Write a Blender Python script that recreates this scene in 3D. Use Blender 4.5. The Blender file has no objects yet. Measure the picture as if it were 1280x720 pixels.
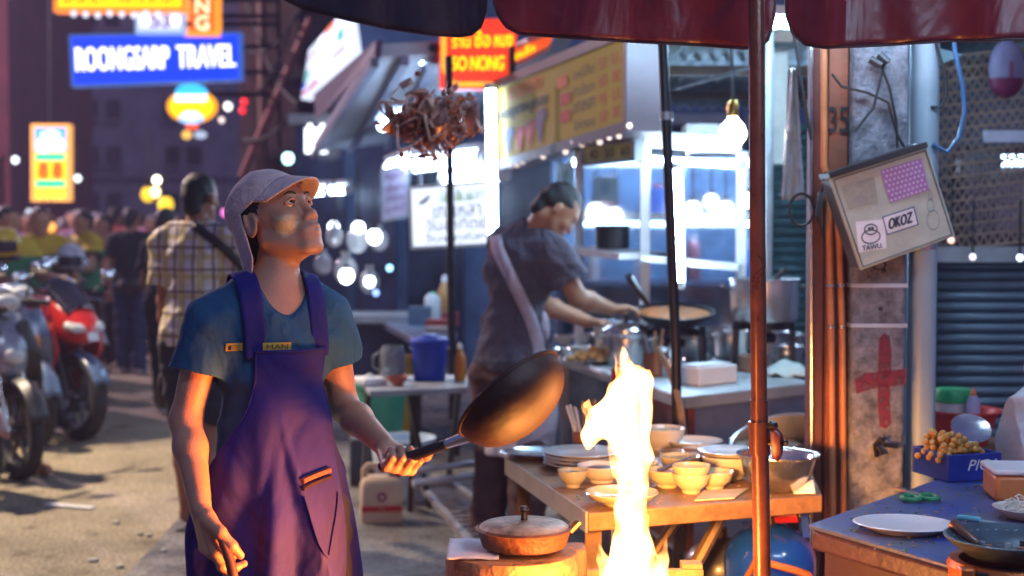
import bpy, bmesh, math, random
import numpy as np
import openvdb
from mathutils import Vector, Matrix, noise as mnoise
from math import sin, cos, pi, radians as R
random.seed(7); rng = np.random.default_rng(7)
SC = bpy.context.scene
COL = SC.collection

# ------------------------------------------------------------------ camera
FPX, HCAM = 1778.0, 1.5                      # 50 mm lens, eye height
PITCH = math.atan(80 / FPX)
cd = bpy.data.cameras.new('camera'); cam = bpy.data.objects.new('camera', cd); COL.objects.link(cam)
cd.lens = 50; cd.sensor_width = 36; cd.clip_start = .05; cd.clip_end = 400
cam.location = (0, 0, HCAM); cam.rotation_euler = (pi / 2 - PITCH, 0, 0)
cd.dof.use_dof = True; cd.dof.focus_distance = 3.32; cd.dof.aperture_fstop = 2.6
SC.camera = cam

# ------------------------------------------------------------------ night sky, moon, exposure
W = bpy.data.worlds.new('World'); SC.world = W; W.use_nodes = True
wn, wl = W.node_tree.nodes, W.node_tree.links; wn.clear()
sky = wn.new('ShaderNodeTexSky'); sky.sky_type = 'NISHITA'; sky.sun_disc = False
sky.sun_elevation = R(1.0); sky.sun_rotation = R(150)
b1 = wn.new('ShaderNodeBackground'); b1.inputs[1].default_value = .02; wl.new(sky.outputs[0], b1.inputs[0])
b2 = wn.new('ShaderNodeBackground'); b2.inputs[0].default_value = (.24, .29, .82, 1); b2.inputs[1].default_value = .20   # city glow in the haze
ad = wn.new('ShaderNodeAddShader'); wl.new(b1.outputs[0], ad.inputs[0]); wl.new(b2.outputs[0], ad.inputs[1])
wo = wn.new('ShaderNodeOutputWorld'); wl.new(ad.outputs[0], wo.inputs[0])
sd = bpy.data.lights.new('sun', 'SUN'); sd.energy = .25; sd.angle = R(1.5); sd.color = (.75, .82, 1)
sun = bpy.data.objects.new('sun', sd); COL.objects.link(sun); sun.rotation_euler = (R(48), 0, R(35))
SC.view_settings.view_transform = 'Standard'; SC.view_settings.look = 'None'
SC.view_settings.exposure = .55; SC.view_settings.gamma = 1
SC.render.engine = 'CYCLES'; cy = SC.cycles
cy.use_denoising = True; cy.max_bounces = 6; cy.diffuse_bounces = 3; cy.glossy_bounces = 3
cy.transmission_bounces = 4; cy.volume_bounces = 0; cy.sample_clamp_indirect = 4; cy.caustics_reflective = False; cy.caustics_refractive = False

# ------------------------------------------------------------------ helpers
def P(u, v, Y):
    """a point of the place at depth Y (metres from the camera's foot)"""
    x, z = (u - 640) / FPX, -(v - 360) / FPX
    dy = cos(PITCH) + z * sin(PITCH); dz = z * cos(PITCH) - sin(PITCH)
    s = Y / dy
    return Vector((x * s, Y, HCAM + dz * s))
def G(u, v, z=0.):
    a = P(u, v, 1.) - Vector((0, 0, HCAM)); s = (z - HCAM) / a.z
    return Vector((a.x * s, s, z))
def S(Y): return Y / FPX

_m = {}
def mat(name, col, rough=.55, metal=0., var=.18, scale=9., bump=.0, bscale=60., emit=None, es=0., coat=0., trans=0., alpha=1., col2=None, attr=None, attrcol=None, sheen=0., sss=0.):
    if name in _m: return _m[name]
    m = bpy.data.materials.new(name); m.use_nodes = True; _m[name] = m
    n, l = m.node_tree.nodes, m.node_tree.links
    b = n['Principled BSDF']; tc = n.new('ShaderNodeTexCoord')
    nz = n.new('ShaderNodeTexNoise'); nz.inputs['Scale'].default_value = scale; nz.inputs['Detail'].default_value = 6; nz.inputs['Roughness'].default_value = .65
    l.new(tc.outputs['Object'], nz.inputs['Vector'])
    rp = n.new('ShaderNodeValToRGB'); rp.color_ramp.elements[0].position = .32; rp.color_ramp.elements[1].position = .68
    c2 = col2 or tuple(min(1, c * (1 + var)) for c in col)
    c1 = tuple(c * (1 - var) for c in col) if not col2 else col
    rp.color_ramp.elements[0].color = (*c1, 1); rp.color_ramp.elements[1].color = (*c2, 1)
    l.new(nz.outputs['Fac'], rp.inputs['Fac'])
    out = rp.outputs['Color']
    if attr:
        at = n.new('ShaderNodeAttribute'); at.attribute_name = attr
        mx = n.new('ShaderNodeMix'); mx.data_type = 'RGBA'; l.new(at.outputs['Fac'], mx.inputs[0]); l.new(out, mx.inputs[6]); mx.inputs[7].default_value = (*attrcol, 1); out = mx.outputs[2]
    l.new(out, b.inputs['Base Color'])
    mr = n.new('ShaderNodeMapRange'); mr.inputs[3].default_value = max(.02, rough - .1); mr.inputs[4].default_value = min(1, rough + .1)
    l.new(nz.outputs['Fac'], mr.inputs[0]); l.new(mr.outputs[0], b.inputs['Roughness'])
    b.inputs['Metallic'].default_value = metal; b.inputs['Coat Weight'].default_value = coat; b.inputs['Coat Roughness'].default_value = .1
    b.inputs['Transmission Weight'].default_value = trans; b.inputs['Alpha'].default_value = alpha
    b.inputs['Sheen Weight'].default_value = sheen
    if sss: b.inputs['Subsurface Weight'].default_value = sss; b.inputs['Subsurface Radius'].default_value = (.01, .004, .002); b.inputs['Subsurface Scale'].default_value = 1
    if bump:
        n2 = n.new('ShaderNodeTexNoise'); n2.inputs['Scale'].default_value = bscale; n2.inputs['Detail'].default_value = 5; l.new(tc.outputs['Object'], n2.inputs['Vector'])
        bp = n.new('ShaderNodeBump'); bp.inputs['Strength'].default_value = bump; bp.inputs['Distance'].default_value = .01
        l.new(n2.outputs['Fac'], bp.inputs['Height']); l.new(bp.outputs[0], b.inputs['Normal'])
    if emit:
        b.inputs['Emission Color'].default_value = (*emit, 1); b.inputs['Emission Strength'].default_value = es
    return m
def wrinkle(m, scale, dist, strength=1., stretch=(1, 1, 1), dirt_glare=0., dirt_glare_col=(.1, .08, .06), dscale=7.):
    """cloth creases as relief, and soiled or glare-painted spots"""
    n, l = m.node_tree.nodes, m.node_tree.links; b = n['Principled BSDF']; tc = n.new('ShaderNodeTexCoord'); mp = n.new('ShaderNodeMapping'); mp.inputs['Scale'].default_value = stretch; l.new(tc.outputs['Object'], mp.inputs['Vector'])
    nz = n.new('ShaderNodeTexNoise'); nz.inputs['Scale'].default_value = scale; nz.inputs['Detail'].default_value = 3; nz.inputs['Distortion'].default_value = 1.6; l.new(mp.outputs[0], nz.inputs['Vector'])
    ab = n.new('ShaderNodeMapRange'); ab.inputs[1].default_value = .3; ab.inputs[2].default_value = .7; l.new(nz.outputs['Fac'], ab.inputs[0])
    bp = n.new('ShaderNodeBump'); bp.inputs['Strength'].default_value = strength; bp.inputs['Distance'].default_value = dist; l.new(ab.outputs[0], bp.inputs['Height'])
    old = b.inputs['Normal'].links
    if old: l.new(old[0].from_socket, bp.inputs['Normal'])
    l.new(bp.outputs[0], b.inputs['Normal'])
    if dirt_glare:
        n2 = n.new('ShaderNodeTexNoise'); n2.inputs['Scale'].default_value = dscale; n2.inputs['Detail'].default_value = 8; n2.inputs['Roughness'].default_value = .7; l.new(tc.outputs['Object'], n2.inputs['Vector'])
        r = n.new('ShaderNodeMapRange'); r.inputs[1].default_value = .56; r.inputs[2].default_value = .72; r.inputs[4].default_value = dirt_glare; l.new(n2.outputs['Fac'], r.inputs[0])
        mx = n.new('ShaderNodeMix'); mx.data_type = 'RGBA'; l.new(r.outputs[0], mx.inputs[0]); l.new(b.inputs['Base Color'].links[0].from_socket, mx.inputs[6]); mx.inputs[7].default_value = (*dirt_glare_col, 1); l.new(mx.outputs[2], b.inputs['Base Color'])
    return m
def glow(name, col, es): return mat(name, tuple(.6 * c for c in col), .4, emit=col, es=es)

def loc_of(o):
    p = Vector((0, 0, 0))
    while o is not None: p = p + Vector(o.location); o = o.parent
    return p
def put(name, me, m, parent=None, loc=None, local=False):
    """link one mesh as one object; world-space vertices are shifted to the origin of the thing"""
    o = bpy.data.objects.new(name, me); COL.objects.link(o)
    if parent is not None: o.parent = parent; org = loc_of(parent)
    else:
        if loc is None and not local and len(me.vertices):
            a = np.empty(len(me.vertices) * 3); me.vertices.foreach_get('co', a); a = a.reshape(-1, 3)
            loc = ((a[:, 0].min() + a[:, 0].max()) / 2, (a[:, 1].min() + a[:, 1].max()) / 2, a[:, 2].min())
        org = Vector(loc or (0, 0, 0)); o.location = org
    if not local: me.transform(Matrix.Translation(-org))
    if m is not None and not me.materials: me.materials.append(m)
    return o
def tag(o, label=None, cat=None, group=None, kind=None):
    if label: o['label'] = label
    if cat: o['category'] = cat
    if group: o['group'] = group
    if kind: o['kind'] = kind
    return o
def thing(name, label, cat, loc=(0, 0, 0), rz=0., group=None):
    o = bpy.data.objects.new(name, None); COL.objects.link(o); o.location = loc; o.rotation_euler = (0, 0, rz); o.empty_display_size = .1
    return tag(o, label, cat, group)
def dup(root, loc, rz=None, label=None, group=None):
    def cp(o, par):
        c = o.copy(); COL.objects.link(c)
        if par is not None: c.parent = par
        for ch in list(o.children): cp(ch, c)
        return c
    r = cp(root, None); r.location = loc
    if rz is not None: r.rotation_euler = (0, 0, rz)
    if label: r['label'] = label
    if group: r['group'] = group
    return r

def frame_of(d):
    d = Vector(d).normalized(); a = Vector((0, 0, 1)) if abs(d.z) < .9 else Vector((1, 0, 0))
    x = d.cross(a).normalized(); return x, x.cross(d).normalized(), d
class MB:
    def __init__(s): s.v = []; s.f = []
    def add(s, vs, fs):
        k = len(s.v); s.v += [tuple(v) for v in vs]; s.f += [tuple(i + k for i in f) for f in fs]; return s
    def box(s, c, d, M=None):
        c = Vector(c); x, y, z = d[0] / 2, d[1] / 2, d[2] / 2
        vs = [Vector((a, b, e)) for e in (-z, z) for a, b in ((-x, -y), (x, -y), (x, y), (-x, y))]
        if M is not None: vs = [M @ v for v in vs]
        return s.add([c + v for v in vs], [(3, 2, 1, 0), (4, 5, 6, 7), (0, 1, 5, 4), (1, 2, 6, 5), (2, 3, 7, 6), (3, 0, 4, 7)])
    def hexa(s, q, off):
        """a slab: quad q (4 points, counter-clockwise seen from the front) thickened by the vector off"""
        q = [Vector(p) for p in q]; off = Vector(off)
        return s.add(q + [p + off for p in q], [(0, 1, 2, 3), (7, 6, 5, 4), (0, 4, 5, 1), (1, 5, 6, 2), (2, 6, 7, 3), (3, 7, 4, 0)])
    def prism(s, poly, off):
        n = len(poly); poly = [Vector(p) for p in poly]; off = Vector(off)
        return s.add(poly + [p + off for p in poly], [tuple(range(n)), tuple(range(2 * n - 1, n - 1, -1))] + [(i, i + n, (i + 1) % n + n, (i + 1) % n) for i in range(n)])
    def bar(s, a, b, w, h, up=(0, 0, 1)):
        a, b = Vector(a), Vector(b); d = (b - a).normalized(); up = Vector(up)
        x = d.cross(up); x = x.normalized() if x.length > 1e-4 else Vector((1, 0, 0)); y = x.cross(d).normalized()
        q = [a - x * w / 2 - y * h / 2, a + x * w / 2 - y * h / 2, a + x * w / 2 + y * h / 2, a - x * w / 2 + y * h / 2]
        return s.hexa(q[::-1], b - a)
    def tube(s, pts, r, n=10, closed=False, cap=True):
        pts = [Vector(p) for p in pts]; m = len(pts); rr = r if isinstance(r, (list, tuple)) else [r] * m
        x = None; vs = []
        for i, p in enumerate(pts):
            d = (pts[(i + 1) % m] - pts[i - 1]) if closed else (pts[min(i + 1, m - 1)] - pts[max(i - 1, 0)])
            d.normalize()
            if x is None: x = frame_of(d)[0]
            x = (x - d * x.dot(d)).normalized(); y = d.cross(x)
            vs += [p + (x * cos(2 * pi * k / n) + y * sin(2 * pi * k / n)) * rr[i] for k in range(n)]
        fs = [(i * n + k, i * n + (k + 1) % n, ((i + 1) % m) * n + (k + 1) % n, ((i + 1) % m) * n + k) for i in range(m if closed else m - 1) for k in range(n)]
        if cap and not closed: fs += [tuple(range(n))[::-1], tuple(range((m - 1) * n, m * n))]
        return s.add(vs, fs)
    def lathe(s, prof, c=(0, 0, 0), n=28, M=None, sx=1., sy=1.):
        c = Vector(c); vs = []; fs = []
        for r, z in prof:
            for k in range(n):
                a = 2 * pi * k / n; p = Vector((r * cos(a) * sx, r * sin(a) * sy, z)); vs.append(c + (M @ p if M is not None else p))
        for i in range(len(prof) - 1):
            for k in range(n): fs.append((i * n + k, i * n + (k + 1) % n, (i + 1) * n + (k + 1) % n, (i + 1) * n + k))
        fs.append(tuple(range(n))[::-1]) if prof[0][0] > 1e-5 else None
        if prof[-1][0] > 1e-5: fs.append(tuple(range((len(prof) - 1) * n, len(prof) * n)))
        return s.add(vs, fs)
    def cyl(s, c, r, h, n=20, M=None): return s.lathe([(r, 0), (r, h)], c, n, M)
    def ball(s, c, r, n=14, m=9, M=None):
        rx, ry, rz = (r, r, r) if isinstance(r, (int, float)) else r
        prof = [(max(sin(pi * i / m), 1e-6), -cos(pi * i / m)) for i in range(m + 1)]
        k = len(s.v); s.lathe(prof, (0, 0, 0), n)
        for i in range(k, len(s.v)):
            p = Vector((s.v[i][0] * rx, s.v[i][1] * ry, s.v[i][2] * rz))
            if M is not None: p = M @ p
            s.v[i] = tuple(Vector(c) + p)
        return s
    def grid(s, fn, nu, nv, wrap=False):
        vs = [fn(i / nu, j / nv) for j in range(nv + 1) for i in range(nu + 1)]; w = nu + 1
        return s.add(vs, [(j * w + i, j * w + i + 1, (j + 1) * w + i + 1, (j + 1) * w + i) for j in range(nv) for i in range(nu)])
    def loft(s, secs, n=14, p=2.6):
        """sections (centre, half width vector, half height vector), superellipse rings"""
        vs = []
        for c, a, b in secs:
            c, a, b = Vector(c), Vector(a), Vector(b)
            for k in range(n):
                t = 2 * pi * k / n; ct, st = cos(t), sin(t)
                vs.append(c + a * math.copysign(abs(ct) ** (2 / p), ct) + b * math.copysign(abs(st) ** (2 / p), st))
        m = len(secs)
        fs = [(i * n + k, i * n + (k + 1) % n, (i + 1) * n + (k + 1) % n, (i + 1) * n + k) for i in range(m - 1) for k in range(n)]
        return s.add(vs, fs + [tuple(range(n))[::-1], tuple(range((m - 1) * n, m * n))])
    def mesh(s, name='m', ang=42):
        me = bpy.data.meshes.new(name); me.from_pydata(s.v, [], s.f)
        bm = bmesh.new(); bm.from_mesh(me); bmesh.ops.remove_doubles(bm, verts=bm.verts, dist=1e-6); bmesh.ops.recalc_face_normals(bm, faces=bm.faces); bm.to_mesh(me); bm.free()
        me.polygons.foreach_set('use_smooth', [True] * len(me.polygons)); me.set_sharp_from_angle(angle=R(ang)); return me
    def build(s, name, m, parent=None, loc=None, local=False, bev=0., solid=0., sub=0, ang=42):
        o = put(name, s.mesh(name, ang), m, parent, loc, local)
        if sub: q = o.modifiers.new('s', 'SUBSURF'); q.levels = q.render_levels = sub
        if solid: q = o.modifiers.new('t', 'SOLIDIFY'); q.thickness = solid; q.offset = 0
        if bev: q = o.modifiers.new('b', 'BEVEL'); q.width = bev; q.segments = 2; q.limit_method = 'ANGLE'; q.angle_limit = R(35)
        return o

def bil(q, s, t): return (q[0] * (1 - s) + q[1] * s) * (1 - t) + (q[3] * (1 - s) + q[2] * s) * t
def qn(q): return (q[1] - q[0]).cross(q[3] - q[0]).normalized()
_txt = {}
def text_geo(txt):
    if txt not in _txt:
        c = bpy.data.curves.new('t', 'FONT'); c.body = txt; c.resolution_u = 3; c.align_x = 'LEFT'
        o = bpy.data.objects.new('t', c); COL.objects.link(o); bpy.context.view_layer.update()
        me = o.evaluated_get(bpy.context.evaluated_depsgraph_get()).to_mesh()
        vs = np.array([v.co[:2] for v in me.vertices]); fs = [tuple(p.vertices) for p in me.polygons]
        bpy.data.objects.remove(o); bpy.data.curves.remove(c); _txt[txt] = (vs, fs)
    return _txt[txt]
def letters(txt, q, box, m, parent, name='lettering', off=.004, bold=0., slant=0.):
    """flat print of txt filling box (s0,t0,s1,t1) of the quad q (bl, br, tr, tl)"""
    vs, fs = text_geo(txt); lo, hi = vs.min(0), vs.max(0); w = (vs - lo) / (hi - lo)
    n = qn(q); s0, t0, s1, t1 = box; mb = MB()
    offs = [(0, 0)] if not bold else [(-bold, 0), (bold, 0), (0, bold), (0, -bold)]
    for k, (bx, by) in enumerate(offs):
        mb.add([bil(q, s0 + (s1 - s0) * (a + slant * (b - .5)) + bx, t0 + (t1 - t0) * b + by) + n * (off + k * .0006) for a, b in w], fs)
    me = bpy.data.meshes.new(name); me.from_pydata(mb.v, [], mb.f)
    return put(name, me, m, parent)
def patch(q, poly, m, parent, name, off=.003, depth=None):
    """a flat printed shape on the quad q given by (s,t) points"""
    n = qn(q); mb = MB(); ps = [bil(q, a, b) + n * off for a, b in poly]
    if depth: mb.prism(ps, n * depth)
    else: mb.add(ps, [tuple(range(len(ps)))])
    me = bpy.data.meshes.new(name); me.from_pydata(mb.v, [], mb.f); return put(name, me, m, parent)
def rect(s0, t0, s1, t1): return [(s0, t0), (s1, t0), (s1, t1), (s0, t1)]
def circ(s, t, r, rt=None, n=20): return [(s + r * cos(2 * pi * k / n), t + (rt or r) * sin(2 * pi * k / n)) for k in range(n)]
def sign(name, label, cat, q, thick, mface, mside, group=None, frame=.03):
    q = [Vector(p) for p in q]; n = qn(q); c = (q[0] + q[1]) / 2
    root = thing(name, label, cat, c, 0, group)
    MB().hexa(q, -n * thick).build('panel', mface, root, bev=.004)
    if frame:
        mb = MB()
        for i in range(4):
            a, b = q[i], q[(i + 1) % 4]; d = (b - a).normalized() * frame / 2
            mb.bar(a + n * (.006 - thick / 2) - d, b + n * (.006 - thick / 2) + d, frame, thick + .02 + .004 * (i % 2), up=n)
        mb.build('frame', mside, root)
    return root
def quad_px(u0, v0, u1, v1, Y0, Y1=None):
    Y1 = Y0 if Y1 is None else Y1
    return [P(u0, v1, Y0), P(u1, v1, Y1), P(u1, v0, Y1), P(u0, v0, Y0)]

# ------------------------------------------------------------------ signed-distance modelling for bodies, cloth, flame
class SDF:
    def __init__(s, lo, hi, vox):
        s.lo = np.array(lo, float); s.vox = vox; s.n = np.ceil((np.array(hi, float) - s.lo) / vox).astype(int) + 1
        s.D = np.full(s.n, .2, np.float32); s.ax = [(s.lo[i] + vox * np.arange(s.n[i])).astype(np.float32) for i in range(3)]
    def blk(s, lo, hi):
        a = np.clip(np.floor((np.array(lo) - s.lo) / s.vox).astype(int), 0, s.n); b = np.clip(np.ceil((np.array(hi) - s.lo) / s.vox).astype(int) + 1, 0, s.n)
        if (b <= a).any(): return None, None
        sl = tuple(slice(a[i], b[i]) for i in range(3))
        return sl, [s.ax[0][sl[0]][:, None, None], s.ax[1][sl[1]][None, :, None], s.ax[2][sl[2]][None, None, :]]
    def comb(s, sl, d, k, op):
        o = s.D[sl]
        if op == 's': d = -d
        if op == 'u':
            if k > 0: h = np.maximum(k - np.abs(o - d), 0) / k; r = np.minimum(o, d) - h * h * k * .25
            else: r = np.minimum(o, d)
        else:
            if k > 0: h = np.maximum(k - np.abs(o - d), 0) / k; r = np.maximum(o, d) + h * h * k * .25
            else: r = np.maximum(o, d)
        s.D[sl] = r
    def cap(s, a, b, ra, rb=None, k=.02, op='u', cut=False):
        rb = ra if rb is None else rb; a = np.array(a, float); b = np.array(b, float); m = max(ra, rb) + k + .03
        sl, p = s.blk(np.minimum(a, b) - m, np.maximum(a, b) + m)
        if sl is None: return s
        e = b - a; L = float(e @ e) + 1e-12
        hr = ((p[0] - a[0]) * e[0] + (p[1] - a[1]) * e[1] + (p[2] - a[2]) * e[2]) / L; h = np.clip(hr, 0, 1)
        d = np.sqrt((p[0] - a[0] - h * e[0]) ** 2 + (p[1] - a[1] - h * e[1]) ** 2 + (p[2] - a[2] - h * e[2]) ** 2) - (ra + (rb - ra) * h)
        if cut: d = np.maximum(d, (hr - 1) * math.sqrt(L))
        s.comb(sl, d.astype(np.float32), k, op); return s
    def chain(s, pts, rs, k=.02, op='u'):
        for i in range(len(pts) - 1): s.cap(pts[i], pts[i + 1], rs[i], rs[i + 1], k, op)
        return s
    def ell(s, c, r, M=None, k=.02, op='u'):
        c = np.array(c, float); r = np.array(r, float); m = r.max() + k + .03
        sl, p = s.blk(c - m, c + m)
        if sl is None: return s
        q = [p[i] - c[i] for i in range(3)]
        if M is not None: A = np.array(M).T; q = [A[i][0] * q[0] + A[i][1] * q[1] + A[i][2] * q[2] for i in range(3)]
        k0 = np.sqrt(sum((q[i] / r[i]) ** 2 for i in range(3))); k1 = np.sqrt(sum((q[i] / r[i] ** 2) ** 2 for i in range(3))) + 1e-9
        s.comb(sl, (k0 * (k0 - 1) / k1).astype(np.float32), k, op); return s
    def plane(s, pt, nrm, k=0., op='i'):
        """keep the side the normal points away from"""
        sl, p = s.blk(s.lo - 1, s.lo + s.n * s.vox + 1); n = np.array(nrm, float); n /= np.linalg.norm(n)
        d = (p[0] - pt[0]) * n[0] + (p[1] - pt[1]) * n[1] + (p[2] - pt[2]) * n[2]
        s.comb(sl, np.broadcast_to(d, s.D.shape).astype(np.float32), k, op); return s
    def band(s, w=.03):
        ix = np.nonzero(np.abs(s.D) < w); return ix, [s.ax[i][ix[i]].astype(np.float64) for i in range(3)]
    def disp(s, fn, w=.03):
        ix, p = s.band(w); s.D[ix] += fn(*p).astype(np.float32); return s
    def mesh(s, name):
        g = openvdb.FloatGrid(.2); g.copyFromArray(np.ascontiguousarray(s.D))
        p, t, q = g.convertToPolygons(0., 0.)
        p = np.asarray(p, float) * s.vox + s.lo
        me = bpy.data.meshes.new(name); nq = len(q); nt = len(t)
        me.vertices.add(len(p)); me.vertices.foreach_set('co', p.ravel())
        li = np.concatenate([np.asarray(q)[:, ::-1].ravel(), np.asarray(t)[:, ::-1].ravel()]) if nt else np.asarray(q)[:, ::-1].ravel()
        me.loops.add(len(li)); me.loops.foreach_set('vertex_index', li.astype(np.int32))
        st = np.concatenate([np.arange(nq) * 4, nq * 4 + np.arange(nt) * 3]); tot = np.concatenate([np.full(nq, 4), np.full(nt, 3)])
        me.polygons.add(nq + nt); me.polygons.foreach_set('loop_start', st.astype(np.int32)); me.polygons.foreach_set('loop_total', tot.astype(np.int32))
        me.polygons.foreach_set('use_smooth', np.ones(nq + nt, bool)); me.update(calc_edges=True); me.validate()
        bm = bmesh.new(); bm.from_mesh(me)
        if bm.calc_volume(signed=True) < 0: bmesh.ops.reverse_faces(bm, faces=bm.faces)
        bm.to_mesh(me); bm.free()
        return me, p
def set_attr(me, name, vals):
    a = me.attributes.new(name, 'FLOAT', 'POINT'); a.data.foreach_set('value', np.asarray(vals, np.float32))
def sm(x, a, b): t = np.clip((x - a) / (b - a), 0, 1); return t * t * (3 - 2 * t)
def folds(kx, ky, kz, ph=0., amp=.004, warp=1.2, wf=7.):
    def f(x, y, z):
        w = np.sin(wf * z + 3 * x + ph) * warp + np.sin(wf * .7 * x - 4 * y + ph * 2) * warp * .7
        a = np.sin(kx * x + ky * y + kz * z + w + ph)
        return -amp * (np.maximum(a, 0) ** 1.5 - .3)
    return f
# ------------------------------------------------------------------ people
SKIN = mat('skin', (.45, .23, .145), .42, var=.11, scale=22, bump=.22, bscale=330, attr='tint', attrcol=(.62, .50, .28), sss=.12)
SKIN_B = mat('skin_light', (.44, .22, .13), .5, var=.1, scale=10)
HAIR = mat('hair', (.012, .010, .011), .5, var=.4, scale=120, bump=.5, bscale=220)
EYEW = mat('eye_white', (.72, .70, .68), .15, var=.03); IRIS = mat('iris', (.012, .007, .005), .12, var=.2)

def vn(v): v = Vector(v); return v.normalized()
def hand_prims(s, wr, fwd, nrm, ts, curl=(35, 45, 50, 55), thumb=25, r=1., k=.006, spread=.10):
    f = vn(fwd); n = Vector(nrm); n = vn(n - f * n.dot(f)); t = Vector(ts); t = vn(t - f * t.dot(f) - n * t.dot(n))
    pw, pl = .038 * r, .088 * r
    for i, o in enumerate((.75, .25, -.25, -.72)):
        s.cap(wr + t * o * pw * .55 + f * .012, wr + f * pl * (1 - .05 * abs(i - 1)) + t * o * pw, .0145 * r, .0115 * r, k=.012)
    s.ell(wr + f * .035 * r + t * .022 * r + n * .008, (.018 * r, .028 * r, .015 * r), np.array([t, f, n]).T, k=.014)
    for i, (o, L) in enumerate(zip((.75, .25, -.25, -.72), (.072, .080, .074, .060))):
        p = wr + f * pl * (1 - .05 * abs(i - 1)) + t * o * pw; d = vn(f + t * o * spread); c = math.radians(curl[i]); a = 0.
        for j, (q, ra, rb) in enumerate(((.48, .0098, .0088), (.30, .0088, .0080), (.22, .0080, .0066))):
            a += c * (.75, 1.0, .75)[j]; e = p + (d * cos(a) + n * sin(a)) * L * q * r
            s.cap(p, e, ra * r, rb * r, k=k * (.9 if j else 1.4)); s.ell(e, (rb * r * 1.06,) * 3, k=.003); p = e
    p = wr + f * .02 * r + t * .026 * r; a = math.radians(thumb)
    d1 = vn(f * .75 + t * .75 + n * .30); d2 = vn(f * .95 + t * (.35 - .4 * sin(a)) + n * (.2 + .8 * sin(a))); d3 = vn(f * cos(a * .8) + t * -.15 + n * (.25 + sin(a)))
    for d, L, ra, rb in ((d1, .042, .0165, .0125), (d2, .034, .0118, .0105), (d3, .028, .0105, .0080)):
        e = p + d * L * r; s.cap(p, e, ra * r, rb * r, k=k * 1.3); p = e

def head_prims(s, c, M, fine):
    """M columns: his left, back, up"""
    def w(x, y, z): return c + M @ Vector((x, y, z))
    A = np.array(M)
    def E(p, r, k=.02, op='u', ry=0.):
        B = A if not ry else np.array(M @ Matrix.Rotation(ry, 3, 'Y')); s.ell(w(*p), r, B, k, op)
    def C(a, b, ra, rb, k=.01, op='u'): s.cap(w(*a), w(*b), ra, rb, k, op)
    E((0, .012, .036), (.074, .094, .086)); E((0, -.028, .002), (.061, .060, .083), .03)
    E((0, -.032, -.058), (.045, .052, .053), .03); E((0, -.078, -.097), (.021, .017, .017), .02)
    for q in (-1, 1):
        C((q * .053, .004, -.045), (q * .020, -.070, -.098), .015, .012, .025); E((q * .043, -.060, -.022), (.020, .017, .018), .025)
        if fine: E((q * .077, .012, -.004), (.0070, .0185, .032), .006, ry=q * -.25); E((q * .0835, .009, -.002), (.0055, .0105, .019), .004, 's', ry=q * -.25); C((q * .080, .020, .022), (q * .081, .026, -.004), .0045, .004, .004)
        else: E((q * .077, .012, -.004), (.010, .018, .030), .006)
    C((-.034, -.079, .028), (.034, -.079, .028), .0090, .0090, .018)
    C((0, -.084, .020), (0, -.102, -.024), .0070, .0092, .012); E((0, -.1065, -.029), (.0105, .0105, .0088), .010)
    if fine:
        for q in (-1, 1):
            E((q * .0135, -.0985, -.033), (.0080, .0105, .0075), .006); E((q * .0070, -.1060, -.0395), (.0042, .0055, .003), .003, 's')
            E((q * .032, -.0935, .008), (.019, .012, .0105), .010, 's')
            s.chain([w(q * .017, -.086, .010), w(q * .025, -.0915, .0155), w(q * .035, -.0905, .0165), w(q * .047, -.081, .0105)], [.0020, .0026, .0026, .002], .005)
            s.chain([w(q * .017, -.086, .009), w(q * .026, -.0885, .0035), w(q * .037, -.087, .0035), w(q * .047, -.080, .0095)], [.0014, .0016, .0016, .0014], .005)
        E((0, -.083, -.062), (.031, .020, .027), .018)
        s.chain([w(-.024, -.088, -.0625), w(-.009, -.1000, -.0580), w(0, -.1010, -.0590), w(.009, -.1000, -.0580), w(.024, -.088, -.0625)], [.0025, .0042, .004, .0042, .0025], .008)
        s.chain([w(-.022, -.089, -.0655), w(0, -.0990, -.0700), w(.022, -.089, -.0655)], [.0025, .0050, .0025], .008)
        s.chain([w(-.026, -.0925, -.0640), w(0, -.1065, -.0645), w(.026, -.0925, -.0640)], [.0008, .0011, .0008], .003, 's')
        C((0, -.104, -.044), (0, -.104, -.053), .002, .002, .004, 's')
    else: E((0, -.085, -.063), (.028, .018, .020), .015)

def head_matrix(yaw, pitch, roll=0.):
    return Matrix.Rotation(R(yaw), 3, 'Z') @ Matrix.Rotation(R(-pitch), 3, 'X') @ Matrix.Rotation(R(roll), 3, 'Y')

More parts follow.
